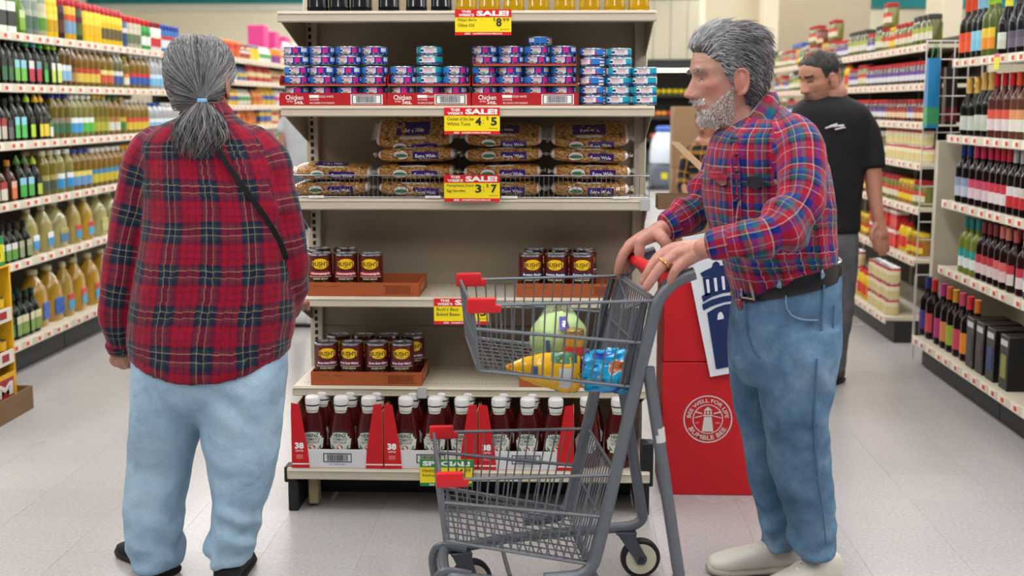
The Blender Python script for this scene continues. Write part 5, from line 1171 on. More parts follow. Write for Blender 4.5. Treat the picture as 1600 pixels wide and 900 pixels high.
# near hand (left): back of hand up, fingers over the bar and down
mcp = {'little': (1070, 408, 3.055), 'ring': (1056, 398, 3.07), 'middle': (1049, 392, 3.092), 'index': (1052, 388, 3.115)}
for nm, (x, y, Yq) in mcp.items(): L.append(limb([(1106, 389, 3.045+(Yq-3.055)*.5, 14), ((1106+x)/2, (388+y)/2-1, (3.05+Yq)/2, 12.5), (x, y, Yq, 9.6)], 14, 3))
L += [limb([(1070, 408, 3.055, 9), (1058, 419, 3.045, 8), (1051, 430, 3.045, 7), (1047, 441, 3.05, 6.3)], 14, 3),
      limb([(1056, 398, 3.07, 9.6), (1036, 414, 3.06, 9.0), (1021, 433, 3.055, 8.2), (1010, 449, 3.055, 7.2)], 14, 4),
      limb([(1049, 392, 3.092, 9.6), (1028, 407, 3.09, 9.0), (1014, 425, 3.085, 8.2), (1006, 440, 3.085, 7)], 14, 4),
      limb([(1052, 388, 3.115, 9.4), (1031, 400, 3.12, 8.8), (1018, 416, 3.12, 8), (1011, 431, 3.118, 7)], 14, 4),
      limb([(1100, 392, 3.075, 11), (1082, 402, 3.11, 10.5), (1062, 415, 3.125, 9.3), (1046, 424, 3.12, 8)], 14, 3)]
# far hand (right): thumb side towards the camera
for (x, y, Yq) in ((1000, 378, 3.405), (989, 381, 3.43), (984, 383, 3.455), (986, 384, 3.475)): L.append(limb([(1030, 362, 3.455+(Yq-3.44)*.4, 14), ((1028+x)/2, (360+y)/2, (3.45+Yq)/2, 12), (x, y, Yq, 9)], 14, 3))
L += [limb([(1000, 378, 3.405, 9), (999, 392, 3.40, 8.3), (1000, 408, 3.40, 7.6), (1004, 421, 3.405, 6.6)], 14, 4),
      limb([(989, 381, 3.43, 9), (976, 395, 3.425, 8.4), (969, 411, 3.425, 7.6), (966, 426, 3.43, 6.8)], 14, 4),
      limb([(984, 383, 3.455, 8.6), (975, 398, 3.455, 8.0), (972, 413, 3.455, 7.2), (972, 424, 3.455, 6.4)], 14, 4),
      limb([(986, 384, 3.475, 8), (980, 399, 3.478, 7.2), (979, 412, 3.478, 6.4), (981, 421, 3.478, 5.8)], 14, 4),
      limb([(1028, 366, 3.425, 11), (1036, 374, 3.40, 10), (1041, 384, 3.395, 9), (1038, 394, 3.40, 7.6)], 14, 4)]
me = fuse(L, .0026, 2, sm_f=.4)
iM = MxM.inverted(); s0 = Vector(lin('#b88a7b')); s_red = Vector(lin('#b55f52')); s_pale = Vector(lin('#c79a86'))
def mt(p):
    q = iM @ p; c = s0
    if q.z > -.2 and abs(q.x) < .16 and abs(q.y) < .12:
        th = math.atan2(q.y, q.x)
        w_ = math.exp(-((th)/.22)**2-((q.z+.028)/.022)**2)*.5+math.exp(-((abs(th)-.7)/.3)**2-((q.z+.02)/.022)**2)*.55+(.5 if abs(q.y) > .078 else 0)+math.exp(-(th/.3)**2-((q.z+.0635)/.007)**2)*1.0
        c = s0.lerp(s_red, min(.9, w_))
        if q.z > .03: c = c.lerp(s_pale, .5)
        # dark lashes, with the eyelid crease's shade put into the colour
        for sg in (1, -1):
            ez = .012-.010*((abs(th)-.37)/.16)**2
            if th*sg > 0 and abs(abs(th)-.37) < .13 and abs(q.z-(ez-.007)) < .0014: c = Vector(lin('#5c3a30'))
        # forehead lines: shade of the creases put into the skin colour
        if .045 < q.z < .075 and abs(th) < .7 and abs(((q.z*1000) % 9)-4) < .9: c = c*.82
    else:
        n = noise.noise(p*60); c = s0.lerp(s_red, .25+.25*n)
    return c
set_tint(me, mt); finish(me, SKM, 'body', mn, OM)
# wedding ring
rc, rd = onY(1038, 412, 3.061), (onY(1021, 433, 3.055)-onY(1056, 398, 3.07)).normalized(); u_ = rd.cross(Vector((0, 1, 0))).normalized(); v_ = rd.cross(u_)
MB().tube([rc+(u_*math.cos(t)+v_*math.sin(t))*.0167-OM for t in [2*PI*i/20 for i in range(20)]], .0028, 8, M('#d9ae58', .22, 1), loop=True).build('ring', mn, label='gold ring')
# eye (half closed) and brow
HMM = hair_mat(2, .5)
def mmask(th, z):
    a = abs(th)
    if a < .55: lim = .072-.010*a
    elif a < 1.0: lim = .066-.11*(a-.55)*.7
    elif a < 1.30: lim = .030-.19*(a-1.0)
    elif a < 1.42: lim = -.028
    elif a < 1.75: lim = -.020+.12*max(0, .12-abs(a-1.58))*2.2
    else: lim = -.055-.05*min(1, (a-1.75)/.4)
    return max(0, min(1, (z-lim)/.010))
def mth(th, z):
    a = abs(th); return .005+.007*max(0, min(1, (z-.02)/.07))+(.006 if a < .7 and z > .07 else 0)+(.004 if a > 1.9 else 0)
def mtint(): return grey(.03, .20, (1, 1, 1.05)) if random.random() < .55 else grey(.22, .55, (1, 1, 1.05))
shell(MxM, mmask, mth, 'hair', mn, OM, HMM, lambda: grey(.05, .16, (1, 1, 1.06)), lump=.003)
paths = []
for k in range(10000):
    th = random.uniform(-PI, PI); z = random.uniform(-.105, .1138) if random.random() < .75 else random.uniform(.085, .1138)
    if mmask(th, z) < .3: continue
    off = mth(th, z); a = abs(th); top = max(0, min(1, (z-.055)/.05)); L_ = .018+.022*top
    p = head_pt(th, z, off*.5, None); nrm = Vector((p.x, p.y, max(0, p.z)*.9)).normalized()
    back = Vector((-1, .15*math.copysign(1, th) if a < 1.5 else 0, .25 if a < 1.0 else -.75-.4*max(0, a-1.6))); back = (back-nrm*back.dot(nrm)).normalized()
    jit = Vector((random.gauss(0, .16), random.gauss(0, .16), random.gauss(0, .14))); pth = []
    for s_ in range(5):
        t = s_/4; q = p+nrm*(off*.55+(.002+.006*top)*math.sin(t*PI*.8)+.002*random.random())+(back+jit)*(L_*t); rr = head_pt(math.atan2(q.y, q.x), max(-.12, min(.1138, q.z)), 0, None)
        if math.hypot(q.x, q.y) < math.hypot(rr.x, rr.y)+off*.5 and q.z < .1: sc_ = (math.hypot(rr.x, rr.y)+off*.8)/max(.02, math.hypot(q.x, q.y)); q = Vector((q.x*sc_, q.y*sc_, q.z))
        pth.append(MxM @ q)
    paths.append(pth)
def side_tint(path):
    q = iM @ path[0]; f = max(0, min(1, (q.x+.02)/.07))
    nape = max(0, min(1, (-.02-q.z)/.05)); v = max(.03, random.gauss((.20+.24*f)*(1-.6*nape), .09+.05*f)); return (v, v, v*1.05)
strands(paths, 5, .0008, side_tint, HMM, 'hair_strands', mn, OM)
def bmask(th, z):
    a = abs(th)
    if a > 1.38: return 0
    if a < .42 and -.056 < z < -.042: return 1
    if a < .26 and z > -.077: return 0
    top = -.070 if a < .45 else -.070+(a-.45)*.052
    return 1 if (-.116 < z < top) else 0
paths = []
for k in range(8000):
    th = random.uniform(-1.4, 1.4); z = random.uniform(-.122, .0)
    if not bmask(th, z): continue
    p = head_pt(th, z, -.001); nrm = Vector((math.cos(th), math.sin(th), -.2 if z > -.1 else -.8)).normalized(); mus = z > -.057 and abs(th) < .45
    L_ = random.uniform(.005, .010) if abs(th) < .6 else random.uniform(.003, .006)
    d = (nrm*.65+Vector((.1, .5*math.copysign(1, th) if mus else 0, -.8))+Vector((random.gauss(0, .3), random.gauss(0, .3), random.gauss(0, .3)))).normalized()
    paths.append([MxM @ (p+d*(L_*t)+Vector((0, 0, -.3*L_*t*t))) for t in (0, .4, .75, 1)])
strands(paths, 4, .0007, lambda: grey(.5, .95, (1, .97, .95)) if random.random() < .88 else grey(.15, .3, (1, .95, .9)), HMM, 'beard', mn, OM)
paths = []
for k in range(130):
    sg = random.choice((1, -1)); th = sg*random.uniform(.15, .62); z = .031-.010*((abs(th)-.35)/.25)**2+random.uniform(-.003, .004); p = head_pt(th, z, .0005); d = Vector((.5, sg*.7, -.35))+Vector((random.gauss(0, .3), random.gauss(0, .3), random.gauss(0, .3)))
    paths.append([MxM @ (p+d.normalized()*(.011*t)) for t in (0, .5, 1)])
strands(paths, 3, .0008, lambda: grey(.10, .4, (1, .97, .95)), HMM, 'eyebrow', mn, OM)
SHW = M('#d3cec4', .6, var=.06, scale=30); SOL = M('#b3aca0', .7)
fa = onY(1216, 870, 3.57); na = onY(1279, 880, 3.43)
shoe((fa.x+.005, 3.575), PI+.12, .29, .052, .105, SHW, SOL, mn, OM, lace=M('#e4e0d8', .7)); shoe((na.x, 3.435), PI+.62, .29, .053, .108, SHW, SOL, mn, OM, lace=M('#e4e0d8', .7))
# ================================================================== aisles: shelving
def gondola(label, xf, xb, y0, y1, zs, depths, kick=.13, top=None, lipc='#d8cfbb', side=-1, nsec=3):
    """run of shelves along Y; customer side at xf, back at xb; zs bottom to top, depths per shelf"""
    t = thing('gondola_shelving', label, 'shelving', (xb, y0, 0)); sg = 1 if xf > xb else -1; L = y1-y0; hh = top or zs[-1]+.30
    SH_ = M('#cfc6b2', .45, var=.03, scale=5); LP = M(lipc, .45); KP = M('#26272a', .55)
    for k in range(nsec): MB().box(-.012, .012, k*L/nsec+.002, (k+1)*L/nsec-.002, zs[0], hh, M('#4a443a', .7, var=.05, scale=4), .002).build('back_panel', t)
    for k in range(nsec+1): MB().box(-.02 if sg > 0 else -.03, .03 if sg > 0 else .02, k*L/nsec-.015, k*L/nsec+.015, 0, hh+.02, SH_, .002).build('upright', t)
    tagm = MB().box(-.0012, .0012, -.040, .040, -.016, .016, M('#efebdf', .5)); tagm.box(-.0016 if sg < 0 else .0, 0 if sg < 0 else .0016, -.034, .002, -.010, .010, M('#d8401c', .5)); tgm = tagm.mesh('price_tag')
    for k, z in enumerate(zs):
        d = depths[k]*sg
        for s_ in range(nsec):
            a, b = s_*L/nsec+.002, (s_+1)*L/nsec-.002
            m = MB().box(min(0, d), max(0, d), a, b, z-.02, z, SH_); x1 = d; m.box(min(x1, x1+.008*sg), max(x1, x1+.008*sg), a, b, z-.04, z+.004, LP, .002); so = m.build('shelf', t)
            n = int((b-a)/.125)
            for q in range(n): obj('price_tag', tgm, so, (d+.0095*sg, a+(q+.5)*(b-a)/n+random.uniform(-.03, .03), z-.018))
    for s_ in range(nsec):
        a, b = s_*L/nsec+.003, (s_+1)*L/nsec-.003; kd = depths[0]*sg-.05*sg; MB().box(min(0, kd), max(0, kd), a, b, 0, zs[0]-.022, KP, .003).build('kick_plate', t)
    return t
ZL = [.165, .571, .876, 1.177, 1.466, 1.725]
gondola('long oil aisle shelving with six shelves of bottles behind the plaid shirt', -2.76, -3.24, 5.62, 9.3, ZL, [.48, .46, .46, .46, .46, .46], top=1.80)
ZF = [.16]+[onX(400, y, -2.76).z for y in (262, 226, 196, 164.7, 128, 95)]
gondola('far snack shelving beyond the oil aisle with many packed shelves', -2.76, -3.24, 9.75, 14.6, ZF, [.48]*7, top=1.84, nsec=4)
ZJ = [.15, .485, .78, 1.034, 1.264, 1.483, 1.702]
gondola('pickle and jar aisle shelving behind the person in black', 1.87, 2.4, 7.2, 12.6, ZJ, [.53, .38, .37, .37, .37, .36, .36], top=1.78, nsec=4)
ZW = [.156, .53, .875, 1.21, 1.59]
gondola('wine aisle shelving with five shelves of bottles', 1.86, 2.5, 4.2, 6.6, ZW, [.64, .52, .52, .51, .50], top=2.1, nsec=2)
gondola('aisle shelving running back from the endcap, canned goods face', -.86, -.31, 4.62, 9.5, [.15, .5, .85, 1.2, 1.55], [.5, .4, .4, .4, .4], top=1.85, nsec=4)
gondola('aisle shelving running back from the endcap, opposite face', .24, -.27, 4.62, 9.5, [.15, .5, .85, 1.2, 1.55], [.5, .4, .4, .4, .4], top=1.85, nsec=4)
# ------------------------------------------------------------------ packaged goods
_pk = {}
def pk(kind, r, h, body, cap, lab, lab2=None, tr=0):
    key = (kind, r, h, body, cap, lab, lab2)
    if key in _pk: return _pk[key]
    n = 14; bm_ = M(tuple(x*{'pet': .5, 'jug': .72, 'jar': .6, 'glass': .8, 'spout': .8, 'wine': .6, 'champ': .6, 'squeeze': .9}.get(kind, 1) for x in lin(body)), .14, coat=(.3 if kind in ('pet', 'jug', 'jar') else 0), spec=(.5 if kind in ('pet', 'jug', 'jar') else .3)) if kind in ('pet', 'glass', 'spout', 'wine', 'champ', 'jug', 'jar', 'squeeze') else M(body, .45)
    cm = M(cap, .4); lm = M(lab, .45); l2 = M(lab2 or lab, .45); P = []
    def band(rr, z0, z1, m, sx=1, sy=1, arc=1.12):
        if kind in ('spray', 'can'): arc = PI
        q = 24 if arc > 3 else 12; rr *= 1.006; vs = [(rr*sx*math.sin(-arc+2*arc*i/q), -rr*sy*math.cos(-arc+2*arc*i/q), z) for z in (z0, z1) for i in range(q+1)]; return MB().add(vs, [(i, i+1, q+2+i, q+1+i) for i in range(q)], m)
    if kind == 'pet':
        P = [('bottle', MB().lathe([(r*.8, 0), (r, .01), (r, h*.22), (r*.93, h*.3), (r, h*.52), (r, h*.68), (r*.88, h*.78), (r*.52, h*.87), (r*.48, h*.92)], n, m=bm_).mesh('bottle')), ('cap', MB().lathe([(r*.56, h*.895), (r*.58, h*.90), (r*.58, h*.99), (r*.50, h)], n, m=cm).mesh('cap'))]
        lb = band(r*1.012, h*.12, h*.34, lm); g = band(r*1.012, h*.34, h*.46, l2); lb.add(g.v, g.f, l2); P.append(('label', lb.mesh('label')))
    elif kind in ('glass', 'spout'):
        def sq(hw, z, e): return [(math.copysign(abs(math.cos(t))**e, math.cos(t))*hw, math.copysign(abs(math.sin(t))**e, math.sin(t))*hw, z) for t in [2*PI*i/16 for i in range(16)]]
        P = [('bottle', MB().loft([sq(r*.8, 0, .5), sq(r*.98, .006, .5), sq(r*.98, h*.55, .5), sq(r*.8, h*.66, .8), sq(r*.36, h*.76, 1), sq(r*.33, h*.88, 1)], bm_).mesh('bottle'))]
        if kind == 'glass': P.append(('cap', MB().lathe([(r*.38, h*.86), (r*.42, h*.87), (r*.42, h*.99), (r*.36, h)], n, m=cm).mesh('cap')))
        else: P.append(('cap', MB().lathe([(r*.5, h*.80), (r*.52, h*.82), (r*.45, h*.88), (r*.2, h*.94), (r*.1, h)], n, m=cm).mesh('cap')))
        lb = MB().box(-r*.86, r*.86, -r*1.012, -r*.985, h*.08, h*.34, lm); lb.box(-r*.86, r*.86, -r*1.012, -r*.985, h*.34, h*.5, l2); P.append(('label', lb.mesh('label')))
    elif kind in ('wine', 'champ'):
        if kind == 'wine': pr = [(r*.85, 0), (r, .006), (r, h*.58), (r*.9, h*.64), (r*.5, h*.71), (r*.37, h*.76), (r*.36, h*.84)]; cp = [(r*.38, h*.80), (r*.40, h*.81), (r*.39, h*.97), (r*.42, h*.975), (r*.42, h), (r*.3, h)]
        else: pr = [(r*.85, 0), (r*1.08, .006), (r*1.08, h*.45), (r*.9, h*.56), (r*.5, h*.70), (r*.40, h*.76)]; cp = [(r*.52, h*.68), (r*.46, h*.72), (r*.40, h*.86), (r*.48, h*.9), (r*.46, h*.97), (r*.3, h)]
        rr = r*(1 if kind == 'wine' else 1.08)
        P = [('bottle', MB().lathe(pr, n, m=bm_).mesh('bottle')), ('cap', MB().lathe(cp, n, m=cm).mesh('cap'))]
        z0, z1 = (.12, .44) if kind == 'wine' else (.10, .34); lb = band(rr*1.012, h*z0, h*(z0+(z1-z0)*.55), lm); g = band(rr*1.012, h*(z0+(z1-z0)*.55), h*z1, l2); lb.add(g.v, g.f, l2); P.append(('label', lb.mesh('label')))
    elif kind == 'jug':
        R = [ell_ring((0, 0, z), hw, hd, 18, .75) for z, hw, hd in ((0, r*.8, r*.66), (.01, r, r*.8), (h*.5, r, r*.8), (h*.66, r*.88, r*.7), (h*.8, r*.55, r*.45), (h*.88, r*.3, r*.28), (h*.93, r*.26, r*.26))]
        P = [('bottle', MB().loft(resample(R, 2), bm_).mesh('bottle')), ('cap', MB().lathe([(r*.31, h*.91), (r*.33, h*.92), (r*.33, h*.985), (r*.28, h)], n, m=cm).mesh('cap'))]
        lb = MB().box(-r*.6, r*.6, -r*.835, -r*.78, h*.12, h*.30, lm, .003); lb.box(-r*.6, r*.6, -r*.835, -r*.78, h*.30, h*.42, l2, .003); P.append(('label', lb.mesh('label')))
        P.append(('handle', MB().tube([(r*.5, 0, h*.78), (r*.95, 0, h*.74), (r*1.08, 0, h*.62), (r*.98, 0, h*.52)], r*.13, 8, bm_).mesh('handle')))
    elif kind == 'spray':
        P = [('can', MB().lathe([(r*.94, 0), (r, .004), (r, h*.78), (r*.85, h*.81)], n, m=bm_).mesh('can')), ('cap', MB().lathe([(r*.92, h*.795), (r*.94, h*.80), (r*.88, h*.97), (r*.7, h)], n, m=cm).mesh('cap'))]
        lb = band(r*1.012, h*.15, h*.45, lm); g = band(r*1.012, h*.45, h*.6, l2); lb.add(g.v, g.f, l2); P.append(('label', lb.mesh('label')))
    elif kind == 'jar':
        P = [('jar', MB().lathe([(r*.85, 0), (r, .006), (r, h*.72), (r*.82, h*.82), (r*.8, h*.86)], n, m=bm_).mesh('jar')), ('lid', MB().lathe([(r*.86, h*.83), (r*.9, h*.84), (r*.9, h*.98), (r*.82, h)], n, m=cm).mesh('lid'))]
        lb = band(r*1.012, h*.18, h*.42, lm); g = band(r*1.012, h*.42, h*.58, l2); lb.add(g.v, g.f, l2); P.append(('label', lb.mesh('label')))
    elif kind == 'squeeze':
        P = [('bottle', MB().lathe([(r*.85, 0), (r, .006), (r, h*.6), (r*.75, h*.76), (r*.45, h*.82)], n, m=bm_, sy=.75).mesh('bottle')), ('cap', MB().lathe([(r*.5, h*.81), (r*.5, h*.88), (r*.22, h*.92), (r*.16, h)], n, m=cm).mesh('cap')), ('label', band(r*1.012, h*.15, h*.5, lm, 1, .75).mesh('label'))]
    elif kind == 'can':
        P = [('tin', MB().lathe([(r*.96, 0), (r, .003), (r, h-.003), (r*.96, h), (r*.9, h-.004)], n, m=TIN).mesh('tin'))]; lb = band(r*1.01, .004, h*.55, lm); g = band(r*1.01, h*.55, h*.82, l2); lb.add(g.v, g.f, l2); g = band(r*1.01, h*.82, h-.004, bm_); lb.add(g.v, g.f, bm_); P.append(('label', lb.mesh('label')))
    elif kind == 'box':
        P = [('carton', MB().box(-r, r, -r*.75, r*.75, 0, h, bm_, .002).mesh('carton')), ('label', MB().box(-r*1.01, r*1.01, -r*.76, r*.76, h*.15, h*.5, lm).mesh('label')), ('top_band', MB().box(-r*1.008, r*1.008, -r*.757, r*.757, h*.72, h*.9, cm).mesh('top_band'))]
    elif kind == 'bag':
        def br(z, a, b): return ell_ring((0, 0, z), a, b, 16, .8)
        P = [('bag', MB().loft(resample([br(0, r*.8, r*.3), br(.01, r, r*.5), br(h*.4, r*1.02, r*.6), br(h*.8, r*.95, r*.35), br(h*.93, r, r*.08), br(h, r, r*.04)], 2), bm_).mesh('bag')), ('label', MB().loft([br(h*.3, r*1.04, r*.62), br(h*.55, r*1.04, r*.58)], lm, cap=False).mesh('label'))]
    _pk[key] = P; return P
NAMES = {'pet': ('oil_bottle', 'bottle'), 'glass': ('oil_bottle', 'bottle'), 'spout': ('oil_bottle', 'bottle'), 'wine': ('wine_bottle', 'bottle'), 'champ': ('sparkling_wine_bottle', 'bottle'), 'jug': ('oil_jug', 'jug'), 'spray': ('cooking_spray', 'spray can'), 'jar': ('food_jar', 'jar'), 'squeeze': ('squeeze_bottle', 'bottle'), 'can': ('food_can', 'tin can'), 'box': ('carton', 'carton'), 'bag': ('food_bag', 'bag')}
def run(xf, z, px0, px1, py, spec, words, where, deep=1, inset=.012, rz=0, rowgap=None, name=None):
    """a run of like goods along a shelf edge at X = xf between two pixel columns"""
    kind, r = spec[0], spec[1]*(1.09 if spec[0] in ('champ', 'jug') else 1); P = pk(*spec); ya, yb_ = sorted((onX(px0, py, xf).y, onX(px1, py, xf).y)); n = max(1, int((yb_-ya)/(2*r*1.012)))
    sg = -1 if xf < 0 else 1; nm, cat = NAMES[kind]; nm = name or nm
    for d in range(deep):
        for k in range(n):
            y = ya+(k+.5)*(yb_-ya)/n
            lab = '%s %s' % (words, where) if d == 0 else 'rear %s %s' % (words, where)
            put(P, nm, lab, cat, (xf+sg*(inset+r*(1+2.08*d))+random.uniform(-.002, .002), y, z+.0008), (PI/2 if xf < 0 else -PI/2)+rz+random.uniform(-.1, .1), lab[:70])
# ------------------------------------------------------------------ oil aisle, top shelf down
W1, W2, W3, W4, W5, W6 = ['on the %s oil shelf' % q for q in ('top', 'second', 'third', 'fourth', 'fifth', 'bottom')]
XO = -2.765
def R1(a, b, spec, words): run(XO, ZL[5], a, b, 60, spec, words, W1)
R1(-95, 6, ('box', .035, .22, '#8a4a1c', '#d8a030', '#e8c060'), 'brown carton'); R1(6, 34, ('box', .042, .215, '#e4ebe0', '#3f8a3a', '#2b2f2c'), 'white carton with green leaf band')
R1(34, 48, ('glass', .034, .24, '#5f8a2a', '#86b83a', '#7fae3a', '#c9d8a0'), 'avocado green bottle'); R1(48, 70, ('spray', .032, .22, '#7d8a80', '#b9c4b8', '#56705c', '#a8b4a4'), 'grey-green spray can'); R1(70, 83, ('spray', .031, .22, '#b9b494', '#9fae96', '#5f9a3c', '#d8d4b4'), 'beige and green spray can')
R1(83, 98, ('spray', .030, .215, '#e9c41c', '#e9d23c', '#c8a014', '#f0dc5a'), 'plain yellow spray can'); R1(98, 111, ('spray', .033, .235, '#3a1c20', '#b01c2c', '#5c3a2c', '#2c2024'), 'black spray can with red cap'); R1(111, 126, ('spray', .033, .235, '#e0b022', '#b81c30', '#7aa0c0', '#d85a2c'), 'yellow-blue spray can with red cap'); R1(126, 138, ('spray', .033, .23, '#3a4a24', '#a81c30', '#5a6a2c', '#5a2434'), 'olive spray can with red cap')
R1(138, 165, ('spray', .034, .225, '#f0cc1a', '#b81c2c', '#e8b81a', '#f4da4a'), 'bright yellow spray can with red cap'); R1(165, 197, ('spray', .034, .22, '#edc81c', '#b4182a', '#6a5a3a', '#e8c01c'), 'yellow spray can with brown food picture'); R1(197, 206, ('spray', .033, .20, '#3c5a8a', '#c0202c', '#2c4a7a', '#e0e0dc'), 'blue spray can with red cap')
R1(206, 226, ('spray', .033, .20, '#b8b29a', '#d0202c', '#6a7a5a', '#d8d0b8'), 'grey-beige spray can with red cap'); R1(226, 241, ('spray', .033, .195, '#2f9a4a', '#c8202c', '#e8e8e4', '#2f8a44'), 'green and white spray can with red cap'); R1(241, 256, ('spray', .033, .195, '#e4e0d8', '#8a1c2c', '#c03038', '#e8e4dc'), 'white spray can with maroon cap'); R1(256, 285, ('spray', .034, .19, '#3a78c0', '#2040a0', '#d8e0e8', '#c03a3a'), 'blue spray can with blue cap')
def R2(a, b, spec, words, deep=1): run(XO, ZL[4], a, b, 135, spec, words, W2, deep)
R2(-95, 5, ('glass', .033, .23, '#171c14', '#1c3a1c', '#b5402c', '#d8a060'), 'dark bottle with red-tan label'); R2(8, 27, ('glass', .034, .26, '#12160f', '#16241a', '#2f6a44', '#1a201a'), 'dark bottle with deep green label'); R2(27, 48, ('spout', .034, .25, '#151a12', '#1f3a26', '#6fc04a', '#8fd0e0'), 'dark bottle with bright green and sky label'); R2(48, 62, ('spout', .033, .25, '#141a12', '#44c060', '#c03048', '#e4e0dc'), 'dark bottle with green spout and red label'); R2(62, 70, ('spout', .033, .25, '#141a12', '#6ab8d8', '#b82c44', '#7aa0a8'), 'dark bottle with blue spout')
R2(70, 84, ('spout', .033, .245, '#151c12', '#4cc45a', '#4cb84a', '#2c6a2c'), 'dark bottle with all-green label'); R2(84, 102, ('spout', .033, .245, '#20281a', '#a8d83c', '#c8e06a', '#e8ecd8'), 'dark bottle with lime spout and pale lime label'); R2(102, 119, ('pet', .037, .255, '#7a5a1e', '#2048a8', '#8cb8d8', '#d8e0e4'), 'amber bottle with blue cap', 2); R2(119, 128, ('pet', .036, .23, '#8a5a22', '#d8d4cc', '#a8824a', '#6a4a2a'), 'brown oil bottle with white cap', 2)
R2(128, 164, ('pet', .039, .23, '#a87c2a', '#e8e6e0', '#d8c050', '#c0402c'), 'golden oil bottle with yellow-red label', 2); R2(164, 186, ('pet', .041, .23, '#b08a34', '#e8e6e0', '#c85a3a', '#e4d88a'), 'golden oil bottle with orange-red label', 2); R2(186, 199, ('pet', .037, .225, '#8a8a5a', '#dcdcd8', '#3a5a9a', '#d8d8d0'), 'pale oil bottle with blue label', 2); R2(199, 211, ('pet', .036, .20, '#a88a3a', '#c8a84a', '#e0dcc8', '#d88a3a'), 'short golden bottle with cream label', 2); R2(211, 241, ('pet', .040, .225, '#a8842c', '#e4e2dc', '#2f5aa8', '#c83a34'), 'golden oil bottle with blue-red label', 2); R2(241, 268, ('pet', .038, .22, '#dfe6ea', '#e8eef2', '#7ab8dc', '#c8e0ee'), 'white bottle with pale blue label'); R2(268, 300, ('pet', .038, .22, '#d8dce0', '#c8d4e0', '#a8c4dc', '#e0e4e8'), 'milky bottle with grey-blue label')
def R3(a, b, spec, words, deep=1): run(XO, ZL[3], a, b, 220, spec, words, W3, deep)
R3(-95, 17, ('glass', .034, .24, '#181a14', '#202420', '#c8c0b4', '#a83038'), 'dark bottle with white-red label'); R3(17, 28, ('glass', .032, .22, '#1c1a18', '#2a2a28', '#6a6468', '#3a3438'), 'dark bottle with dull grey label'); R3(28, 48, ('spout', .034, .25, '#141a12', '#1c2e20', '#52c05a', '#8ad4e4'), 'dark bottle with green-sky label'); R3(48, 65, ('spout', .034, .25, '#141a10', '#a8c82c', '#b4d83a', '#141a10'), 'dark bottle with lime spout and lime label'); R3(65, 82, ('spout', .034, .25, '#161a10', '#e0b01c', '#e8d02c', '#161a10'), 'dark bottle with yellow spout and yellow label'); R3(82, 89, ('spout', .031, .2, '#161a14', '#2a3a24', '#e0e0d4', '#4a7a3a'), 'small dark bottle with white-green label')
R3(89, 120, ('pet', .038, .25, '#8a7a2c', '#2a3a8a', '#3a6a4a', '#8a7a6a'), 'olive-gold bottle with blue cap', 2); R3(120, 137, ('pet', .040, .245, '#a8a45a', '#e8e8e4', '#4a9ad0', '#e4ecec'), 'pale gold bottle with white-blue label', 2); R3(137, 155, ('pet', .040, .245, '#a8a04a', '#e8e8e4', '#5ab84a', '#e4ece4'), 'pale gold bottle with white-green label', 2); R3(155, 178, ('pet', .038, .25, '#9a8a2c', '#d8b02c', '#a8a83a', '#8a7a2c'), 'golden bottle with yellow cap', 2); R3(178, 196, ('pet', .037, .24, '#a8842c', '#3a6a3a', '#d8d4c4', '#a87c3a'), 'golden bottle with green cap', 2); R3(196, 206, ('pet', .036, .235, '#a07a2c', '#b8a05a', '#4a7a3a', '#c8b04a'), 'golden bottle with green-yellow label', 2); R3(206, 240, ('pet', .038, .22, '#a88a34', '#e0dcd4', '#d0b83a', '#c84a34'), 'golden bottle with yellow and red label', 2); R3(240, 262, ('pet', .040, .20, '#dce4ea', '#3a6ab0', '#7ab4dc', '#e4ecf0'), 'white bottle with blue cap'); R3(262, 300, ('pet', .040, .20, '#e0e4e4', '#e8ece8', '#8ac0dc', '#d8e4ec'), 'white bottle with white cap and blue label')
def R4(a, b, spec, words, deep=1): run(XO, ZL[2], a, b, 300, spec, words, W4, deep)
R4(-95, 17, ('glass', .036, .21, '#4a3418', '#c87a2c', '#dcd8c8', '#b03a44'), 'brown bottle with orange cap'); R4(17, 36, ('glass', .035, .21, '#4a2c18', '#c8842c', '#d8743a', '#e0b0a0'), 'brown bottle with orange label'); R4(36, 59, ('spout', .036, .23, '#141810', '#4a7a2c', '#4ab04a', '#8ac8e0'), 'dark bottle with green and sky-blue label'); R4(59, 75, ('spout', .035, .22, '#161a10', '#98b82c', '#b0c83a', '#161a10'), 'dark bottle with plain lime label')
R4(75, 98, ('pet', .039, .24, '#9a8a34', '#c8bc9a', '#4a5a4a', '#a89a5a'), 'golden bottle with dull green label', 2); R4(98, 125, ('pet', .042, .24, '#b0a85a', '#e4e4e0', '#3a94d0', '#e4eaec'), 'pale gold bottle with white and bright blue label', 2); R4(125, 152, ('pet', .039, .235, '#a07c2c', '#3a4a8a', '#6a9ac8', '#e0d070'), 'golden bottle with blue-yellow label', 2); R4(152, 200, ('pet', .038, .23, '#a8802c', '#e0dcd4', '#c8b83a', '#4a8aa8'), 'golden bottle with yellow-teal label', 2); R4(200, 250, ('pet', .038, .23, '#a07a2c', '#d0a02c', '#d0c84a', '#a84a34'), 'golden bottle with yellow-green label')
def R5(a, b, spec, words, deep=1): run(XO, ZL[1], a, b, 400, spec, words, W5, deep)
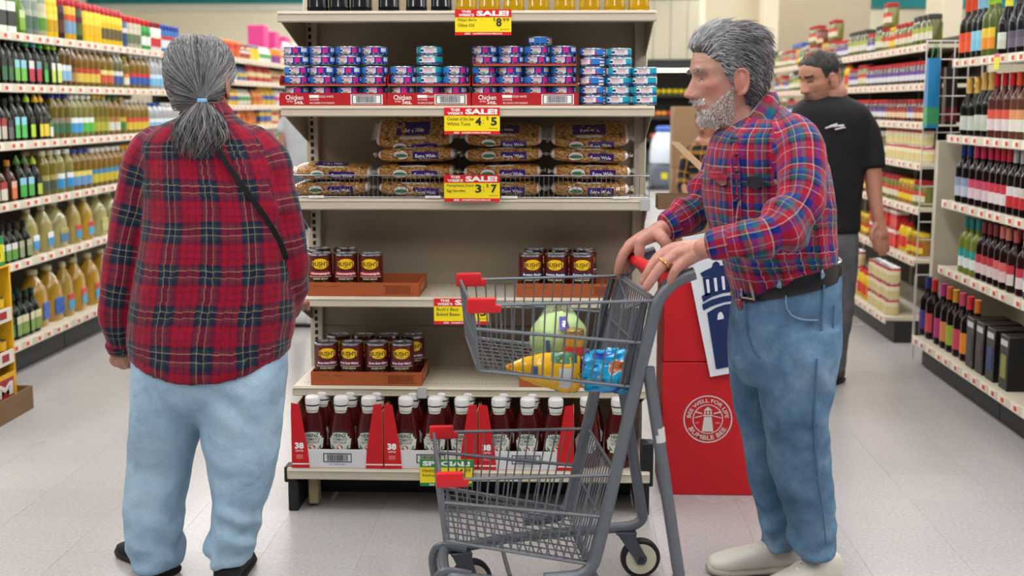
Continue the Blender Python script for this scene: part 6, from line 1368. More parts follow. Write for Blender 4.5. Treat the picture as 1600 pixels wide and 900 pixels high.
R5(-90, 33, ('glass', .035, .20, '#1c2018', '#16181a', '#5a9a3a', '#dcdedc'), 'dark bottle with white and green label'); R5(33, 58, ('glass', .034, .20, '#1a1c16', '#1a1c1a', '#8a9a6a', '#b0b090'), 'dark bottle with beige-green label', 2); R5(56, 100, ('jug', .062, .25, '#b8ac6a', '#d8d4c0', '#3a94cc', '#e8eef0'), 'pale oil jug with white-blue label'); R5(100, 126, ('jug', .085, .255, '#bcb47a', '#d0ccb0', '#4a7a9a', '#a8a05a'), 'big pale jug with small blue label'); R5(126, 141, ('jug', .055, .255, '#c0a860', '#d4ccb0', '#4a90c0', '#c84a44'), 'slim jug with red-blue label'); R5(141, 166, ('jug', .060, .255, '#d0a83a', '#dcd4b0', '#4aa0c8', '#c83a3a'), 'yellow oil jug with red-topped label'); R5(166, 205, ('jug', .085, .26, '#c0b87a', '#d8d4bc', '#c0b878', '#b8ae6a'), 'big unlabelled pale jug'); R5(205, 240, ('jug', .07, .255, '#c8a848', '#d8d4bc', '#4a90c0', '#e0e4e0'), 'yellow jug behind the plaid sleeve')
def R6(a, b, spec, words, deep=1): run(XO, ZL[0], a, b, 490, spec, words, W6, deep, inset=.03)
R6(-80, 34, ('glass', .040, .245, '#16201a', '#14302c', '#2a7a5a', '#16201a'), 'black-green bottle with dark label'); R6(34, 74, ('glass', .038, .235, '#16201a', '#123430', '#7a9a4a', '#d8d4a8'), 'black-green bottle with salad picture label', 2); R6(76, 121, ('jug', .088, .31, '#c89a34', '#d8d0a8', '#2a5ab0', '#2a5ab0'), 'large yellow jug with blue oval label'); R6(118, 134, ('jug', .062, .31, '#bc9a44', '#d4ccb0', '#4a98c0', '#c04040'), 'tall slim yellow jug'); R6(136, 180, ('jug', .080, .31, '#d0a030', '#dcd4ac', '#4a9ac0', '#c83a3a'), 'large yellow jug with red and blue label'); R6(180, 215, ('jug', .080, .31, '#c89c34', '#dcd4ac', '#3a8ac0', '#e0e0d0'), 'large yellow jug near the walking person')
for px in (48, 66): 
    p = onX(px, 470, -2.95); put(pk('jug', .08, .30, '#bc9438', '#d4ccb0', '#2a4a9a', '#2a4a9a'), 'oil_jug', 'large yellow jug standing behind dark bottles on the bottom oil shelf', 'jug', (-3.10, p.y-.2, ZL[0]+.0008), PI/2, 'jugs behind dark bottles')
# ------------------------------------------------------------------ far snack shelves
random.seed(21)
FAR = [('#e08a2c', '#c8602c'), ('#e8c030', '#3a5aa8'), ('#d8d4d8', '#d84a8a'), ('#c83a3c', '#e8d8a0'), ('#e0e0dc', '#4a9a4a'), ('#e89a30', '#8a3a8a'), ('#4a6ab0', '#e8c84a'), ('#c8a878', '#a83a2c')]
FN = ['orange', 'yellow', 'white and pink', 'red', 'white and green', 'amber', 'blue', 'tan']
SN = ['bottom', 'sixth', 'fifth', 'fourth', 'third', 'second', 'top']
for li, z in enumerate(ZF):
    if li == 0: continue
    y = 9.85
    while y < 14.4:
        c = random.randrange(8); k = random.choice(('bag', 'box', 'bag')) if li < 6 else random.choice(('box', 'can', 'jar', 'bag')); n = random.randint(2, 4); r = random.choice((.06, .075, .085)); h = random.uniform(.12, .17) if li < 6 else random.uniform(.12, .155)
        if li == 6 and y > 12.6: k, c, h = 'bag', 2, .25
        P = pk(k, r, round(h, 2), FAR[c][0], FAR[c][1], FAR[c][1], FAR[(c+3) % 8][0])
        lab = '%s %s on the %s far snack shelf' % (FN[c], {'bag': 'snack bag', 'box': 'snack carton', 'can': 'canister', 'jar': 'snack jar'}[k], SN[li])
        for q in range(n):
            put(P, {'bag': 'snack_bag', 'box': 'snack_carton', 'can': 'canister', 'jar': 'snack_jar'}[k], lab, {'bag': 'bag', 'box': 'carton', 'can': 'canister', 'jar': 'jar'}[k], (-2.78-r-random.uniform(0, .02), y+r, z+.0008), PI/2, lab); y += 2*r*1.05
for px, py in ((403, 40), (421, 50), (438, 58)):
    p = onX(px, py, -3.12); hh = p.z-ZF[6]-.001; MB().box(-.085, .085, -.10, .10, 0, hh, M('#d8408c', .5), .006).build('pink_carton', None, loc=(-3.12, p.y, ZF[6]+.0008), label='tall bright pink carton standing behind bags on the top far snack shelf', cat='carton', group='pink cartons on the far shelves')
for px, py, c in ((268, 38, '#d88a2c'), (303, 42, '#b8402c'), (328, 45, '#d0c8b0')):
    pass
# ------------------------------------------------------------------ wine aisle
XWn = [1.86, 1.98, 1.98, 1.99, 2.0]
VW = ['on the %s wine shelf' % q for q in ('bottom', 'second lowest', 'middle', 'second highest', 'top')]
def RW_(i, a, b, py, spec, words, deep=1): run(XWn[i]+.0, ZW[i], a, b, py, spec, words, VW[i], deep, inset=.015)
DG = '#171316'
RW_(4, 1489, 1508, 90, ('wine', .038, .30, '#241c14', '#e0502c', '#e85c2c', '#e0502c'), 'dark bottle with orange label and cap', 1); RW_(4, 1508, 1524, 90, ('wine', .038, .30, '#1c2428', '#8ac4dc', '#7ac4e0', '#8acce4'), 'dark bottle with sky-blue label', 1); RW_(4, 1524, 1543, 90, ('wine', .038, .31, '#6a7a3a', '#98c83a', '#e8902c', '#e8c83a'), 'green wine bottle with orange-yellow label', 1); RW_(4, 1543, 1562, 90, ('champ', .040, .31, '#14141a', '#e0d83a', '#c8d0c0', '#d8e0d4'), 'black bottle with yellow foil', 1); RW_(4, 1562, 1588, 90, ('champ', .040, .31, '#1c1c24', '#3a3a44', '#6a6478', '#5a5468'), 'black bottle with dull purple label', 1); RW_(4, 1588, 1790, 90, ('champ', .041, .31, '#121216', '#1c1c20', '#b8986a', '#c8ac84'), 'black bottle with beige label', 1)
RW_(3, 1489, 1512, 205, ('champ', .039, .29, '#12140f', '#d0a44a', '#c4ccc8', '#c8ccc4'), 'sparkling wine bottle with gold foil', 2); RW_(3, 1512, 1532, 205, ('champ', .041, .31, '#141812', '#c8a050', '#b8c4b4', '#c4ccc0'), 'taller gold-foil sparkling bottle', 1); RW_(3, 1532, 1566, 208, ('wine', .038, .30, '#6a3a34', '#c8242c', '#e0d4d4', '#d85a4a'), 'rose wine bottle with red cap', 2); RW_(3, 1566, 1588, 210, ('wine', .038, .30, '#7a4a3a', '#d8542c', '#e4e0d8', '#e09a6a'), 'rose wine bottle with orange cap'); RW_(3, 1588, 1790, 212, ('wine', .038, .30, '#5a6a3a', '#2c9a4c', '#dce4d4', '#8ab84a'), 'green wine bottle with green cap')
RW_(2, 1483, 1502, 305, ('wine', .038, .29, DG, '#2a3c8a', '#b8c4d4', '#8a9cb8'), 'red wine bottle with blue cap', 2); RW_(2, 1502, 1534, 312, ('wine', .038, .29, '#241018', '#d02c5c', '#dcc8d0', '#c84a6a'), 'red wine bottle with pink cap and white label', 2); RW_(2, 1534, 1562, 318, ('wine', .038, .29, '#200e14', '#c8203c', '#e0d8d8', '#c83a4a'), 'red wine bottle with crimson cap', 2); RW_(2, 1562, 1582, 325, ('wine', .038, .29, DG, '#b8b8bc', '#c02c34', '#d8d4d4'), 'red wine bottle with silver cap'); RW_(2, 1582, 1790, 330, ('wine', .038, .29, '#1c1014', '#4a1424', '#b82c34', '#c8c0c0'), 'red wine bottle with maroon cap')
RW_(1, 1487, 1514, 430, ('wine', .038, .28, '#8a9a3a', '#1f8a90', '#e0e8e4', '#2a9a94'), 'white wine bottle with teal cap', 2); RW_(1, 1514, 1540, 440, ('wine', .038, .28, '#2c1218', '#8a3038', '#dcc8c8', '#b83a44'), 'red wine bottle with maroon cap and white-red label', 2); RW_(1, 1540, 1560, 450, ('wine', .038, .28, '#2c1416', '#e0847a', '#dcc4c4', '#d8686a'), 'red wine bottle with salmon cap', 2); RW_(1, 1560, 1588, 455, ('wine', .038, .28, '#341c18', '#c8605a', '#e0d4d0', '#c83a4a'), 'rose-red bottle with coral cap'); RW_(1, 1588, 1790, 465, ('wine', .038, .28, '#3a5a7a', '#2a4a6a', '#dce4e8', '#5a9ac8'), 'bottle with blue-white label')
for (px, cap, lab, w_) in ((1449, '#2c2c7c', '#4a3a8c', 'violet-blue'), (1459, '#c8242c', '#c84a4c', 'red'), (1473, '#b82c7c', '#b83a7c', 'magenta'), (1483, '#d8602c', '#d88a4c', 'orange-red'), (1493, '#d89a2c', '#98b03c', 'amber'), (1504, '#d0486c', '#c84a5c', 'rose pink'), (1516, '#d82c34', '#e08a2c', 'scarlet'), (1528, '#e07a2c', '#d8843c', 'orange')):
    p = onX(px, 520, 1.94); put(pk('wine', .040, .31, '#22141a', cap, lab, lab), 'wine_bottle', 'sweet wine bottle with %s cap and coloured label on the bottom wine shelf' % w_, 'bottle', (1.935, p.y, ZW[0]+.0008), -PI/2)
for k, (px, c) in enumerate(((1541, '#3a3c40'), (1557, '#4a3a3c'), (1575, '#24387a'), (1598, '#8a8a3a'))):
    p = onX(px, 560, 1.97); t = thing('wine_box', 'black boxed wine with %s print on the bottom wine shelf' % ('grey', 'brownish', 'blue', 'yellow-green')[k], 'box', (1.975, p.y, ZW[0]+.0008), -PI/2)
    MB().box(-.052, .052, -.085, .085, 0, .235, M('#121214', .4), .003).build('carton', t); MB().box(-.04, .04, -.0865, -.0852, .19, .215, M('#c8c8c8', .5)).build('title_band', t); MB().box(-.03, .03, -.0865, -.0852, .05, .15, M(c, .5)).build('print', t)
    for q in (1, 2):
        pass
# ------------------------------------------------------------------ jar aisle
random.seed(33)
JK = [('jar', .042, .15, '#8a8a3a', '#a81c24', '#d8d0b8', '#c84a34', 'pickle jar with red lid'), ('jar', .040, .14, '#c88a2c', '#d8b82c', '#e8c83a', '#c8402c', 'yellow relish jar with gold lid'), ('jar', .044, .16, '#7a7a34', '#dcdccc', '#e0dcc0', '#6a8a4a', 'pickle jar with white lid'), ('jar', .038, .13, '#7a2c1c', '#8a1c20', '#e0c8a0', '#a83a34', 'red sauce jar'), ('squeeze', .040, .19, '#e8c420', '#c8202c', '#d83a2c', None, 'yellow mustard bottle'), ('jar', .036, .13, '#4a2c34', '#c0202c', '#d8d8e0', '#6a4a9a', 'dark jam jar with red lid'), ('can', .040, .092, '#c82c2c', '#c8c8c8', '#d8c890', '#e8e0c0', 'cream and red can'), ('jar', .045, .17, '#6a6a2c', '#3a3a34', '#d8d4c0', '#a8b04a', 'tall olive jar with dark lid'), ('box', .05, .12, '#c8242c', '#e8e0d8', '#d8382c', None, 'red carton')]
JS = ['bottom', 'sixth', 'fifth', 'fourth', 'third', 'second', 'top']
for li, z in enumerate(ZJ):
    xf = 1.87 if li == 0 else 2.03; y = 7.27; yend = 9.6 if li < 4 else 12.4; pref = {0: [6, 6, 4, 1], 1: [8, 8, 4, 1], 2: [1, 1, 3, 0], 3: [6, 1, 2], 4: [2, 0, 5, 3], 5: [4, 5, 5, 7, 0, 2], 6: [2, 7, 1, 0, 0, 5, 3]}[li]
    while y < yend:
        j = JK[random.choice(pref)]; r, h = j[1], j[2]; n = random.randint(2, 4); st = 3 if (li == 0 and j[0] == 'can') else 2 if (j[0] in ('can', 'box') and li in (1, 3)) else 2 if (li == 6 and j[0] == 'jar' and h < .155 and random.random() < .5) else 1
        P = pk(j[0], r, h, j[3], j[4], j[5], j[6]); nm, cat = NAMES[j[0]]
        for q in range(n):
            for s_ in range(st):
                lab = '%s on the %s jar-aisle shelf' % (j[7], JS[li])
                if s_: lab = '%s stacked on another on the %s jar-aisle shelf' % (j[7], JS[li])
                put(P, nm, lab, cat, (xf+.015+r+random.uniform(0, .01), y+r, z+.0008+s_*(h+.0005)), -PI/2+random.uniform(-.2, .2), lab[:70])
            y += 2*r*1.04
# blue tray of goods on the far jar shelf
p = onX(1260, 62, 2.1); MB().box(-.08, .08, -.25, .25, 0, .035, M('#2c5aa8', .5), .004).build('blue_lid_tray', None, loc=(2.12, 11.2, ZJ[6]+.155), label='flat blue carton lying across jars on the top jar-aisle shelf', cat='carton')
# ================================================================== red cardboard tuna display beside the endcap
RC = M('#c4161f', .5, var=.05, scale=12); NV = M('#152a5c', .5); CDB = M('#9a7d5e', .85, var=.08, scale=20); CDI = M('#7d6248', .85, var=.08, scale=20); WB = M('#dfe3ea', .5, var=.02, scale=10)
bx0, bx1, by = onZ(1032, 772, 0).x, .80, 4.292
bb_ = thing('cardboard_display', 'tall red cardboard tuna display with white lighthouse panel beside the endcap', 'display stand', ((bx0+bx1)/2, by, 0)); BO = Vector(((bx0+bx1)/2, by, 0)); hw = (bx1-bx0)/2
zt = onY(1060, 441, by).z; zm = onY(1060, 566, by).z
MB().box(-hw, hw, 0, .30, 0, zm-.001, RC, .003).build('base_box', bb_); MB().box(-hw, hw, .002, .30, zm+.001, zt, RC, .003).build('upper_box', bb_)
MB().box(-hw+.05, hw-.02, .16, .32, zt+.001, 1.0, CDB, .003).build('back_tower', bb_)
def bp_(px, py, d=0.0): return onY(px, py, by-d)-BO
def poly(pxs, d, m, name, th=.002, parent=bb_):
    a = [bp_(x, y, d) for x, y in pxs]; n = len(a); b_ = [p+Vector((0, th, 0)) for p in a]; g = MB(); g.add(a+b_, [tuple(range(n)), tuple(range(2*n-1, n-1, -1))]+[(i, n+i, n+(i+1) % n, (i+1) % n) for i in range(n)], m); return g.build(name, parent, smooth=0)
pn = poly([(1066, 372), (1180, 350), (1205, 572), (1110, 589)], .016, WB, 'lighthouse_panel', .012)
poly([(1098, 433), (1094, 427), (1101, 423), (1112, 418), (1114, 411), (1119, 408), (1124, 411), (1125, 415), (1138, 414), (1150, 418), (1152, 425)], .0185, NV, 'roof_print', .001, pn)
poly([(1098, 434), (1152, 424), (1155, 450), (1102, 463)], .0185, NV, 'lantern_print', .001, pn)
for k in range(4): x = 1103+k*12; y = 437-k*2.4; poly([(x, y), (x+4.6, y-.8), (x+6.5, y+20), (x+2.4, y+21)], .0198, WB, 'lantern_gap', .0008, pn)
poly([(1096, 463), (1110, 455), (1128, 450), (1156, 445), (1157, 454), (1130, 458), (1112, 464), (1099, 472)], .0185, NV, 'gallery_print', .001, pn)
poly([(1097, 476), (1112, 468), (1130, 463), (1158, 459), (1159, 468), (1131, 472), (1113, 478), (1099, 485)], .0185, NV, 'gallery_print', .001, pn)
poly([(1105, 489), (1118, 481), (1132, 476), (1160, 472), (1175, 566), (1119, 577)], .0185, NV, 'tower_print', .001, pn)
poly([(1121, 500), (1121.5, 492), (1124, 488), (1127, 487.5), (1130, 491), (1131, 498)], .0198, WB, 'tower_window', .0008, pn)
# round emblem
lc = bp_(1106, 655, .0012); k_ = scale_px(by); LW = M('#d9cfcb', .5); em_ = MB()
def ringp(r0, r1): 
    n = 48; vs = [lc+Vector((math.cos(2*PI*i/n)*r*k_, 0, math.sin(2*PI*i/n)*r*k_)) for r in (r0, r1) for i in range(n)]; em_.add(vs, [(i, (i+1) % n, n+(i+1) % n, n+i) for i in range(n)], LW)
ringp(36.5, 38.5); ringp(22.5, 24)
def arc_text(t, r, a_mid, h, span, flip):
    v, f, asp = text_geo(t, .02); vs = []
    for x, y in v:
        u = x/asp-.5
        if not flip: a = a_mid-u*span; rr = r+y*h
        else: a = a_mid+u*span; rr = r+h-y*h
        vs.append(lc+Vector((math.cos(a)*rr*k_, -.0004, math.sin(a)*rr*k_)))
    em_.add(vs, f, LW)
arc_text('BEE WELL FOR LIFE', 27, PI/2, 6.2, 3.0, False); arc_text('BUMBLE BEE', 26.5, -PI/2, 7.6, 2.2, True)
def ep(pts): em_.add([lc+Vector((x*k_, -.0004, y*k_)) for x, y in pts], [tuple(range(len(pts)))], LW)
ep([(-9, -20), (9, -20), (6, 4), (-6, 4)]); ep([(-8, 5), (8, 5), (8, 7), (-8, 7)]); ep([(-6, 8), (-3.5, 8), (-3.5, 13), (-6, 13)]); ep([(-1.5, 8), (1.5, 8), (1.5, 13), (-1.5, 13)]); ep([(3.5, 8), (6, 8), (6, 13), (3.5, 13)]); ep([(-7, 14), (7, 14), (3, 18), (0, 20), (-3, 18)])
ep([(-9, 10), (-20, 13), (-20, 11), (-9, 8)]); ep([(9, 8), (20, 11), (20, 13), (9, 10)]); ep([(-9, 6), (-21, 3), (-21, 1.5), (-9, 4.5)]); ep([(9, 4.5), (21, 1.5), (21, 3), (9, 6)])
em_.text('EST', lc+Vector((-19*k_, -.0004, -7*k_)), (1, 0, 0), (0, 0, 1), 6*k_, 2.4*k_, LW, 0); em_.text('1899', lc+Vector((12*k_, -.0004, -7*k_)), (1, 0, 0), (0, 0, 1), 7*k_, 2.4*k_, LW, 0)
tagkind(em_.build('emblem', bb_, smooth=0), 'stuff')
# brown cardboard flap and open carton on top
g = MB(); q = [onY(1047, 221, 4.50), onY(1061, 223, 4.52), onY(1150, 305, 4.50), onY(1136, 309, 4.48)]
g.add([p-BO for p in q]+[p-BO+Vector((0, .006, .002)) for p in q], [(0, 1, 2, 3), (7, 6, 5, 4), (0, 4, 5, 1), (1, 5, 6, 2), (2, 6, 7, 3), (3, 7, 4, 0)], CDB); g.build('top_flap', bb_)
c0 = onY(1027, 345, 4.42); ca = thing('cardboard_carton', 'small open brown carton on top of the red display behind the hands', 'carton', (c0.x+.10, 4.46, 1.0012)); 
for a in ((-.1, .1, -.06, -.057), (-.1, .1, .057, .06), (-.1, -.097, -.057, .057), (.097, .1, -.057, .057)): MB().box(*a, .002, .05, CDI).build('side', ca)
MB().box(-.1, .1, -.06, .06, 0, .002, CDB).build('bottom', ca)
# ================================================================== yellow canned-meat display at the left
SX = -2.44; sy1 = onX(24, 560, SX).y; SPY = M('#e8b41a', .5, var=.03, scale=15); SPW = M('#e4e2dc', .5); SPR = M('#a8242c', .5)
sd = thing('cardboard_display', 'yellow cardboard canned meat display in a brown tray by the oil aisle', 'display stand', (SX, sy1, 0)); SO = Vector((SX, sy1, 0)); D0 = -.62
zA, zB, zC, zD = [onX(20, y, SX).z for y in (412, 478, 545, 580)]
MB().box(-.42, 0, D0, 0, .0, .004, SPY).build('floor_panel', sd)
for y_ in (D0, -.012): MB().box(-.42, 0, y_, y_+.012, .004, zA, SPY, .002).build('side_panel', sd)
MB().box(-.42, -.408, D0+.012, -.012, .004, zA, SPY).build('back_panel', sd); MB().box(-.42, 0, D0+.012, -.012, zA-.006, zA, SPY).build('top_panel', sd)
MB().box(-.004, 0, D0+.012, -.012, .004, zD, SPY).build('front_panel', sd)
pr = MB(); pr.text('SPAM', (.0012, D0+.06, zD-.098), (0, 1, 0), (0, 0, 1), -D0-.10, .062, SPW, .05); pr.build('lettering', sd)
MB().box(.0004, .0008, D0+.04, -.03, zD-.115, zD-.02, SPR).build('red_patch', sd)
for zz in (zC, zB):
    MB().box(-.408, -.002, D0+.012, -.012, zz-.06, zz-.055, SPW).build('tier_floor', sd); MB().box(-.006, 0, D0+.012, -.012, zz-.06, zz, SPW).build('tier_front', sd)
    q = MB(); q.box(.0002, .0008, -.13, -.06, zz-.045, zz-.012, SPR); q.build('tier_mark', sd)
for li, zz in enumerate((zC, zB)):
    P = pk('can', .036, .10, '#e8b820', '#c8c8c8', '#c02c34', '#e8c030')
    for k in range(4): put(P, 'meat_can', 'red and yellow meat can on the %s tier of the yellow display' % ('lower', 'upper')[li], 'tin can', (SX-.05, sy1-.06-k*.078, zz-.0545), PI/2, 'meat cans on the %s tier' % ('lower', 'upper')[li])
tr2 = thing('cardboard_tray', 'brown cardboard base tray around the yellow display', 'tray', (SX+.035, sy1+.02, 0)); zt2 = onX(48, 607, SX+.06).z
for a in ((.0, .006, -.66, .05), (-.47, -.464, -.66, .05), (-.464, 0, .044, .05), (-.464, 0, -.66, -.654)): MB().box(a[0], a[1], a[2], a[3], 0, zt2, CDI, .001).build('side', tr2)
sg_ = thing('shelf_sign', 'green and yellow price sign on top of the yellow display', 'price sign', (SX-.01, sy1-.12, zA+.001)); MB().box(-.001, .001, -.12, .09, 0, .13, M('#e8e020', .5)).build('card', sg_); MB().box(.0012, .0018, -.12, .09, .095, .13, GRN).build('colour_band', sg_); MB().box(.0012, .0018, -.12, .09, 0, .018, GRN).build('colour_band', sg_); MB().text('5', (.0015, .02, .03), (0, 1, 0), (0, 0, 1), None, .055, INK, .03).build('lettering', sg_)
# ================================================================== grid rack with gift bags at the end of the wine aisle
gr = thing('grid_rack', 'white wire grid panel at the end of the wine aisle', 'grid rack', (2.12, 6.74, 0)); GW = M('#d8d6d0', .4, .2)
for k in range(7): MB().tube([(-.22+k*.073, 0, .45), (-.22+k*.073, 0, 1.70)], .0035, 6, GW).build('wire', gr)
for k in range(14): MB().tube([(-.22, .004, .46+k*.095), (.218, .004, .46+k*.095)], .0035, 6, GW).build('wire', gr)
for x in (-.22, .218): MB().tube([(x, 0, 0), (x, 0, .46)], .007, 8, GW).build('post', gr)
ep_ = tagkind(MB().box(1.96, 2.5, 6.66, 6.70, 0, 1.18, M('#c9bfaa', .5, var=.04, scale=5), .003).build('trim_3'))
def gift_bag(x, y, z, w_, h, c, c2, label):
    t = thing('gift_bag', label, 'gift bag', (x, y, z)); m = M(c, .35, var=.12, scale=25)
    MB().loft([[(sx*w_/2, sy*d, zz) for sx, sy in ((-1, -1), (1, -1), (1, 1), (-1, 1))] for zz, d in ((0, .035), (h*.5, .03), (h, .018))], m).build('bag', t); MB().tube([(-w_*.25, -.02, h), (-w_*.2, -.03, h+.05), (0, -.035, h+.07), (w_*.2, -.03, h+.05), (w_*.25, -.02, h)], .003, 6, M(c2, .6)).build('handle', t); MB().loft([[(sx*w_/2*1.01, sy*d, zz) for sx, sy in ((-1, -1), (1, -1), (1, 1), (-1, 1))] for zz, d in ((h*.05, .0365), (h*.3, .034))], M(c2, .4), cap=False).build('lower_band', t)
gb = onY(1457, 150, 6.68); gift_bag(gb.x, 6.69, onY(1457, 200, 6.68).z, .062, .36, '#1e7fb8', '#3f9a68', 'tall blue and green gift bag hanging on the grid rack')
gift_bag(onY(1470, 150, 6.68).x+.0, 6.79, onY(1470, 195, 6.7).z, .06, .30, '#6a1c24', '#2c2428', 'dark red gift bag hanging behind the blue one'); gift_bag(onY(1484, 150, 6.7).x+.03, 6.80, onY(1484, 195, 6.7).z, .06, .30, '#2a2226', '#7a1c24', 'black gift bag hanging beside the dark red one')
# ================================================================== columns, far wall furniture
tagkind(MB().box(*[onY(1100, 50, 13).x, onY(1186, 50, 13).x], 13, 13.5, 0, 3.9, CREAM, .01).build('wall_column'))
tagkind(MB().box(*[onY(1194, 50, 12.6).x, onY(1216, 50, 12.6).x], 12.6, 13.2, 0, 3.9, M('#e0d6be', .7), .01).build('wall_pillar'))
tagkind(MB().box(*[onY(1216, 50, 14).x, onY(1359, 50, 14).x], 14, 14.3, 0, 3.9, M('#b3a78f', .75, var=.04, scale=2)).build('wall_partition'))
tagkind(MB().box(*[onY(1471, 50, 8.6).x, onY(1503, 50, 8.6).x], 8.6, 9.0, 0, 3.9, CREAM, .01).build('wall_post'))
tagkind(MB().box(3.0, 9, 15.2, 15.6, 2.5, 3.9, TEAL).build('trim_4'))
# produce case along the back wall
pc = thing('produce_case', 'lit produce case along the back wall with colourful fruit', 'produce case', (2.3, 22.6, 0)); X0 = -1.3; X1 = 1.1
MB().box(X0, X1, .9, 1.0, 0, 2.0, M('#22211f', .7)).build('case_back', pc); MB().box(X0, X1, 0, .9, 0, .55, M('#2b2a29', .6), .01).build('case_base', pc); MB().box(X0, X1, .15, 1.0, 2.0, 2.14, M('#1a1c1c', .6), .01).build('canopy', pc)
for k in range(8): MB().box(X0+k*.3+.004, X0+k*.3+.296, .2, 1.0, 2.16, 3.2, M('#aaa38f', .6, var=.04, scale=3), .004).build('panel', pc)
MB().tube([(X0+.05, .22, 1.97), (X1-.05, .22, 1.97)], .02, 8, M('#fff1cf', em=7)).build('lamp_tube', pc)
for k, (z, y) in enumerate(((.75, .05), (1.15, .35), (1.55, .60))): MB().box(X0, X1, y, .9, z-.05, z, M('#2a2a28', .6)).build('shelf', pc)
random.seed(44); FR = [('#e0c81c', 'yellow'), ('#c8342c', 'red'), ('#d8802c', 'orange'), ('#7a9a2c', 'green'), ('#b8243c', 'dark red')]; fm = [MB().sphere((0, 0, .048), (.052, .052, .048), 10, 7, M(c, .4)).mesh('fruit') for c, _ in FR]
for k, (z, y) in enumerate(((.75, .05), (1.15, .35), (1.55, .60))):
    for q in range(11):
        for d in (0, 1):
            c = (0 if (k == 2) else (1, 2, 4, 1)[(q//3+k) % 4]) if d == 0 else (0 if k == 2 else (3, 1, 2)[(q//4) % 3])
            obj('fruit', fm[c], None, (1.62+q*.107+random.uniform(-.004, .004), 22.6+y+.08+d*.11, z+.001), label='%s fruit on the %s tier of the far produce case' % (FR[c][1], ('lower', 'middle', 'upper')[k]), cat='fruit', group='%s fruit, %s tier' % (FR[c][1], ('lower', 'middle', 'upper')[k]))
# floor machine standing far back
fmx = onY(1036, 250, 20.5).x; t = thing('floor_scrubber', 'blue and white floor machine with grey base far back in the store', 'machine', (fmx, 20.5, 0))
MB().box(-.22, .22, -.3, .3, .04, .42, M('#5c6470', .5), .05).build('base', t); MB().loft(resample([ell_ring((0, 0, z), a, b_, 20, .6) for z, a, b_ in ((.43, .21, .29), (.6, .21, .29), (.8, .18, .22), (.93, .1, .12))], 2), M('#c9d3e2', .4)).build('tank', t); MB().loft(resample([ell_ring((0, 0, z), a, b_, 20, .6) for z, a, b_ in ((.93, .11, .13), (.98, .13, .15), (1.02, .09, .1))], 2), M('#3a62b8', .4)).build('lid', t); MB().box(-.05, .05, -.306, -.3, .18, .28, M('#d8c81c', .5)).build('badge', t)
for s_ in (-.2, .2): MB().lathe([(.06, 0), (.07, .01), (.07, .05), (.06, .06)], 14, m=BLACK).build('wheel', t).location = (s_-.0, -.2, 0)
# brown cardboard tower behind the bearded person
t = thing('cardboard_tower', 'tall plain brown cardboard display tower behind the bearded person', 'display stand', (onY(1071, 250, 9.4).x, 9.4, 0))
for k in range(3): MB().box(-.105, .105, -.1, .15, k*.45+.001, (k+1)*.45-.001, CDB, .004).build('box_section', t)
